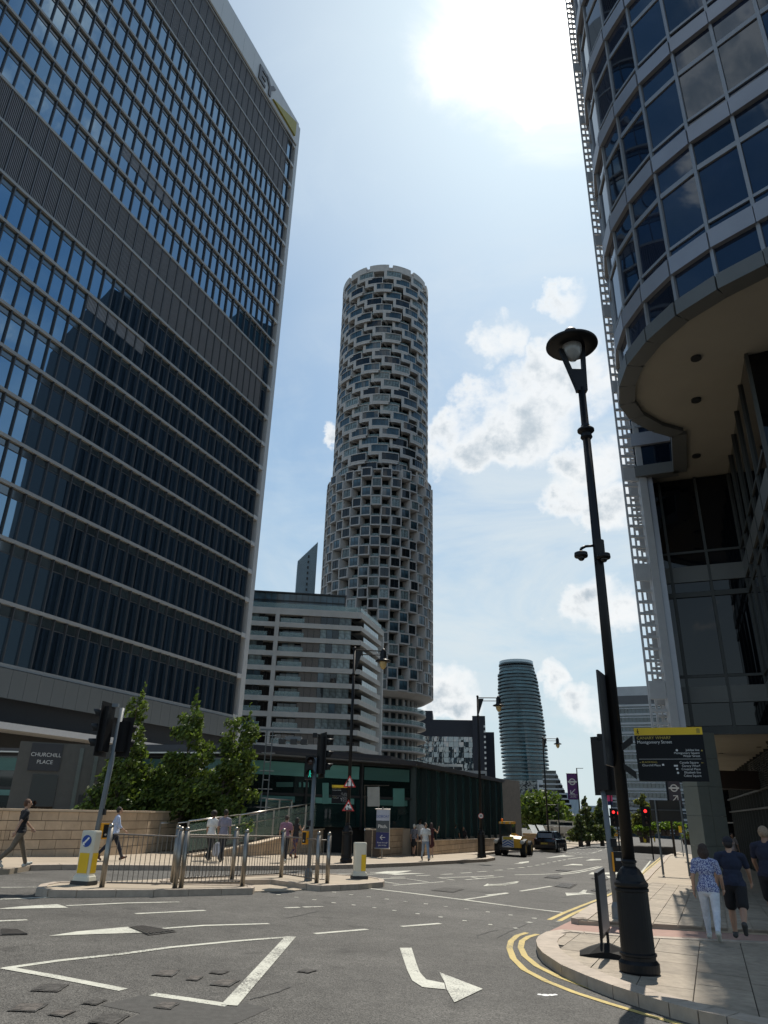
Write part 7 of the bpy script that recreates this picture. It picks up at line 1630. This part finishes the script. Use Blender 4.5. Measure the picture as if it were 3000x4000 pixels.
        if hairlen > 0:
            hb.ball((hx, hy - .04 * k, hz - .05 * k), .104 * k, .08 * k, .12 * k, 16, 10)
            hb.ball((hx, hy - .055 * k, hz - (.06 + hairlen * .5) * k), .085 * k, .05 * k, (.08 + hairlen * .5) * k, 16, 10)
        elif hairlen < 0: hb.ball((hx, hy - .015 * k, hz + .03 * k), .125 * k, .125 * k, .125 * k, 18, 12)
        hb.build('hair', HM, t)
    if near or heading > 100 or heading < -60:
        for s in (-1, 1):
            e = (h3 + fd * .088 + sd_ * (.03 * s) + np.array((0, 0, .012))) * k; b = MB(); b.ball(tuple(e), .009 * k, n=8, m=6); b.build('eye', mat('eye_dark', (.02, .015, .01), .2), t)
    if near and heading < 60: t.scale = (1.13, 1.10, 1)
    t['_h'] = tuple(float(q) for q in (hands[1] * k)); t['_g'] = tuple(float(q) for q in (hands[0] * k))
    return t
T = person
NB = (.012, .016, .03)
T('man in a black t-shirt striding at the left edge with khaki trousers', (52, 3390), (0, 3121), 72, ((24, 4), (-24, 20)), ((34, 14), (-34, 16)), ('tee_black', (.012, .012, .014)), ('khaki_trousers', (.15, .12, .085)), hair=(.09, .04, .02), shoes=(.5, .5, .45), near=True, head_turn=10)
T('man in a pale blue shirt and dark trousers striding past the orange box', (432, 3362), (0, 3150), 80, ((27, 3), (-29, 14)), ((-22, 30), (14, 40)), ('shirt_blue', (.40, .47, .62)), ('navy_trousers', NB), hair=(.015, .012, .01), sleeve='rolled', shoes=(.10, .04, .02))
tb = T('woman with dark curly hair, white top and black trousers carrying a white bag', (815, 3362), (0, 3170), 28, ((14, 2), (-16, 26)), ((8, 6), (6, 10)), ('top_white', (.62, .62, .60)), ('trousers_black', (.014, .014, .016)), 'm', (.015, .012, .01), -1, woman=True, shoes=(.05, .05, .05))
T('man in a grey polo shirt and black jeans beside the woman in white', (862, 3368), (0, 3166), 26, ((16, 4), (-15, 22)), ((8, 8), (-8, 10)), ('polo_grey', (.21, .20, .25)), ('jeans_black', (.018, .018, .022)), 'm', (.02, .014, .01))
T('man in a mauve shirt seen from behind in front of the ramp', (1108, 3370), (0, 3190), 12, ((8, 2), (-9, 14)), ((4, 10), (4, 12)), ('shirt_mauve', (.25, .13, .18)), ('trousers_black', (.014, .014, .016)), hair=(.04, .025, .02), shoes=(.5, .5, .48))
T('woman in a black vest and patterned orange trousers with long dark hair', (1150, 3354), (0, 3195), 40, ((12, 2), (-18, 24)), ((0, 10), (0, 0)), ('vest_black', (.015, .014, .016)), ('trousers_patterned', (.28, .12, .05)), 'm', (.02, .012, .01), .26, woman=True, sleeve='none', armup=2, bpat=((.06, .04, .10), 9), shoes=(.12, .05, .02))
T('older woman with white hair, dark top and black skirt by the wall corner', (1617, 3344), (0, 3223), 25, ((6, 2), (-8, 12)), ((2, 8), (0, 10)), ('top_speckled', (.07, .075, .10)), ('skirt_black', (.012, .012, .014)), hair=(.6, .58, .5), woman=True, skirt=True, tpat=((.20, .20, .22), 60))
T('man in a white t-shirt with dark hair seen from behind in the group of four', (1640, 3340), (0, 3204), 0, ((8, 2), (-8, 14)), ((3, 8), (0, 8)), ('tee_white', (.66, .66, .64)), ('shorts_navy', (.05, .055, .08)), 'm', (.012, .01, .01), shorts=True, shoes=(.5, .5, .5))
T('man in a loose white t-shirt and blue jeans walking towards the kerb', (1662, 3364), (0, 3216), 165, ((20, 2), (-16, 24)), ((-12, 14), (14, 20)), ('tee_white', (.66, .66, .64)), ('jeans_pale', (.22, .28, .36)), 'm', (.012, .01, .01), head_turn=-40)
T('woman in a dark red dress raising her right arm in the group of four', (1685, 3350), (0, 3218), 10, ((5, 0), (-6, 14)), ((2, 8), (0, 0)), ('dress_dark', (.05, .012, .015)), ('dress_dark', (.05, .012, .015)), 'l', (.05, .03, .03), .12, woman=True, skirt=True, sleeve='none', armup=1, shoes=(.5, .5, .48))
T('walker with a white sleeve and khaki shorts beyond the lamp post', (1780, 3330), (0, 3219), 10, ((10, 2), (-14, 30)), ((4, 12), (4, 20)), ('tee_darkgreen', (.02, .05, .05)), ('shorts_khaki', (.10, .09, .07)), 'm', (.01, .01, .01), shorts=True, shoes=(.1, .1, .1))
T('woman all in black standing against the green glass wall', (1811, 3330), (0, 3230), 170, ((4, 0), (-4, 2)), ((8, 50), (8, 50)), ('top_black', (.016, .012, .014)), ('leggings_black', (.01, .01, .012)), 'm', (.02, .012, .01), .2, woman=True, sleeve='long', shoes=(.5, .5, .5))
T('person in pale shirt inside the pavilion window behind the trees', (0, 0), 1.7, 20, ((4, 0), (-4, 4)), ((4, 8), (4, 8)), ('shirt_greenish', (.30, .36, .30)), ('trousers_black', (.014, .014, .016)), world=Vector((AT(-11.1, 33.0).x, AT(-11.1, 33.0).y, RZ)))
# the two near the column
T('woman in a blue and white patterned blouse with white trousers, walking away', (2793, 3672), (0, 3300), 4, ((15, 3), (-16, 26)), ((-6, 14), (12, 20)), ('blouse_blue', (.07, .09, .24)), ('trousers_white', (.55, .58, .64)), 'l', (.035, .018, .014), .06, woman=True, tpat=((.42, .46, .60), 55), shoes=(.55, .56, .58), near=True)
T('man in a navy polo, black shorts and dark cap beside the patterned blouse', (2898, 3664), (0, 3270), 3, ((12, 3), (-22, 38)), ((-2, 10), (22, 18)), ('polo_navy', (.014, .02, .045)), ('shorts_black', (.01, .01, .012)), 'l', (.02, .015, .015), shorts=True, hat=(.02, .02, .03), shoes=(.03, .03, .04), near=True)
T('man in a navy t-shirt cut by the right edge', (3045, 3640), (0, 3235), 20, ((12, 3), (-16, 20)), ((16, 20), (-16, 14)), ('tee_navy', (.014, .018, .04)), ('shorts_black', (.01, .01, .012)), 'm', (.30, .22, .15), shorts=True, near=True)
T('person in a white top further along the arcade', (2878, 3395), (0, 3258), 160, ((12, 2), (-12, 14)), ((6, 10), (-6, 12)), ('top_pale_pink', (.5, .42, .42)), ('trousers_black', (.014, .014, .016)), 'm', (.02, .012, .01), .15, woman=True)
T('dark dressed person behind the parked car near the lamp post', (2160, 3310), (0, 3236), 175, ((3, 0), (-3, 2)), ((4, 30), (4, 30)), ('jacket_dark', (.012, .014, .016)), ('trousers_black', (.014, .014, .016)), 'd', (.01, .01, .01), sleeve='long')
T('man in black with a rucksack and yellow bag beside the bridge railing', (2252, 3290), (0, 3231), 5, ((10, 2), (-12, 20)), ((6, 8), (4, 6)), ('tee_black', (.012, .012, .014)), ('shorts_black', (.01, .01, .012)), 'd', (.01, .01, .01), shorts=True)
crowd = [(2290, 3284, 3229, 'pale dressed walker first from left in the distant crowd', ('top_white', (.62, .62, .60)), ('trousers_pale', (.35, .33, .3)), (.25, .2, .12), .2, False),
 (2298, 3288, 3224, 'fair haired woman in a pale dress in the distant crowd', ('dress_pale', (.45, .40, .36)), ('dress_pale', (.45, .40, .36)), (.40, .30, .18), .25, True),
 (2309, 3290, 3233, 'walker in blue top and shorts in the distant crowd', ('top_bluegrey', (.14, .18, .26)), ('shorts_blue', (.12, .15, .25)), (.03, .02, .02), 0, False),
 (2319, 3283, 3227, 'fair woman in pale pink top in the distant crowd', ('top_pale_pink', (.5, .42, .42)), ('trousers_pale', (.35, .33, .3)), (.40, .30, .18), .2, True),
 (2332, 3291, 3228, 'walker in black t-shirt and tan shorts, tallest in the distant crowd', ('tee_black', (.012, .012, .014)), ('shorts_tan', (.30, .24, .16)), (.03, .02, .02), 0, False),
 (2350, 3279, 3225, 'walker in dark top and white shorts in the distant crowd', ('top_black', (.016, .012, .014)), ('shorts_white', (.6, .6, .58)), (.2, .16, .1), 0, False),
 (2363, 3288, 3232, 'walker in olive top and black shorts, rightmost in the distant crowd', ('top_olive', (.06, .06, .045)), ('shorts_black', (.01, .01, .012)), (.05, .03, .02), .1, False)]
for i, (x, yb, yt, lab, tp, bt, hr, hl, sk) in enumerate(crowd):
    T(lab, (x, yb), (0, yt), random.Random(i).uniform(-12, 14), ((14, 3), (-14, 20)) if i % 2 else ((-14, 18), (15, 4)), ((10, 10), (-10, 12)), tp, bt, 'lm'[i % 2], hr, hl, shorts=not sk and 'shorts' in bt[0], skirt=sk and i == 1, group='walkers on the bridge pavement')
# bags held in hands
def bag(owner, col, label, s=1.0, key='_h'):
    h = Vector(owner[key]); m = Matrix.Rotation(owner.rotation_euler.z, 3, 'Z'); p = Vector(owner.location) + m @ h; t = thing('carrier_bag', label, 'bag', p, owner.rotation_euler.z)
    b = MB(); b.smooth = True; w, d, hh = .17 * s, .07 * s, .40 * s; n = 12; secs = []
    for z, k in ((-.12, .25), (-.2, .75), (-.32, 1.0), (-.46, 1.08), (-.54, .8), (-.57, .3)): secs.append([(w * k * math.cos(2 * math.pi * i / n) * (1 + .1 * math.sin(3 * i)), d * k * math.sin(2 * math.pi * i / n) * 1.3, z * s) for i in range(n)])
    loft(b, secs); b.build('sack', mat('bag_' + label.split()[0], col, .6, vary=.1, bump=.4, bscale=12), t); b = MB(); b.path([(-.05, 0, -.16 * s), (-.02, 0, 0), (.02, 0, 0), (.05, 0, -.16 * s)], .008); b.build('handle', MATS['bag_' + label.split()[0]], t)
bag(tb, (.62, .64, .72), 'white carrier bag held by the woman with curly hair')
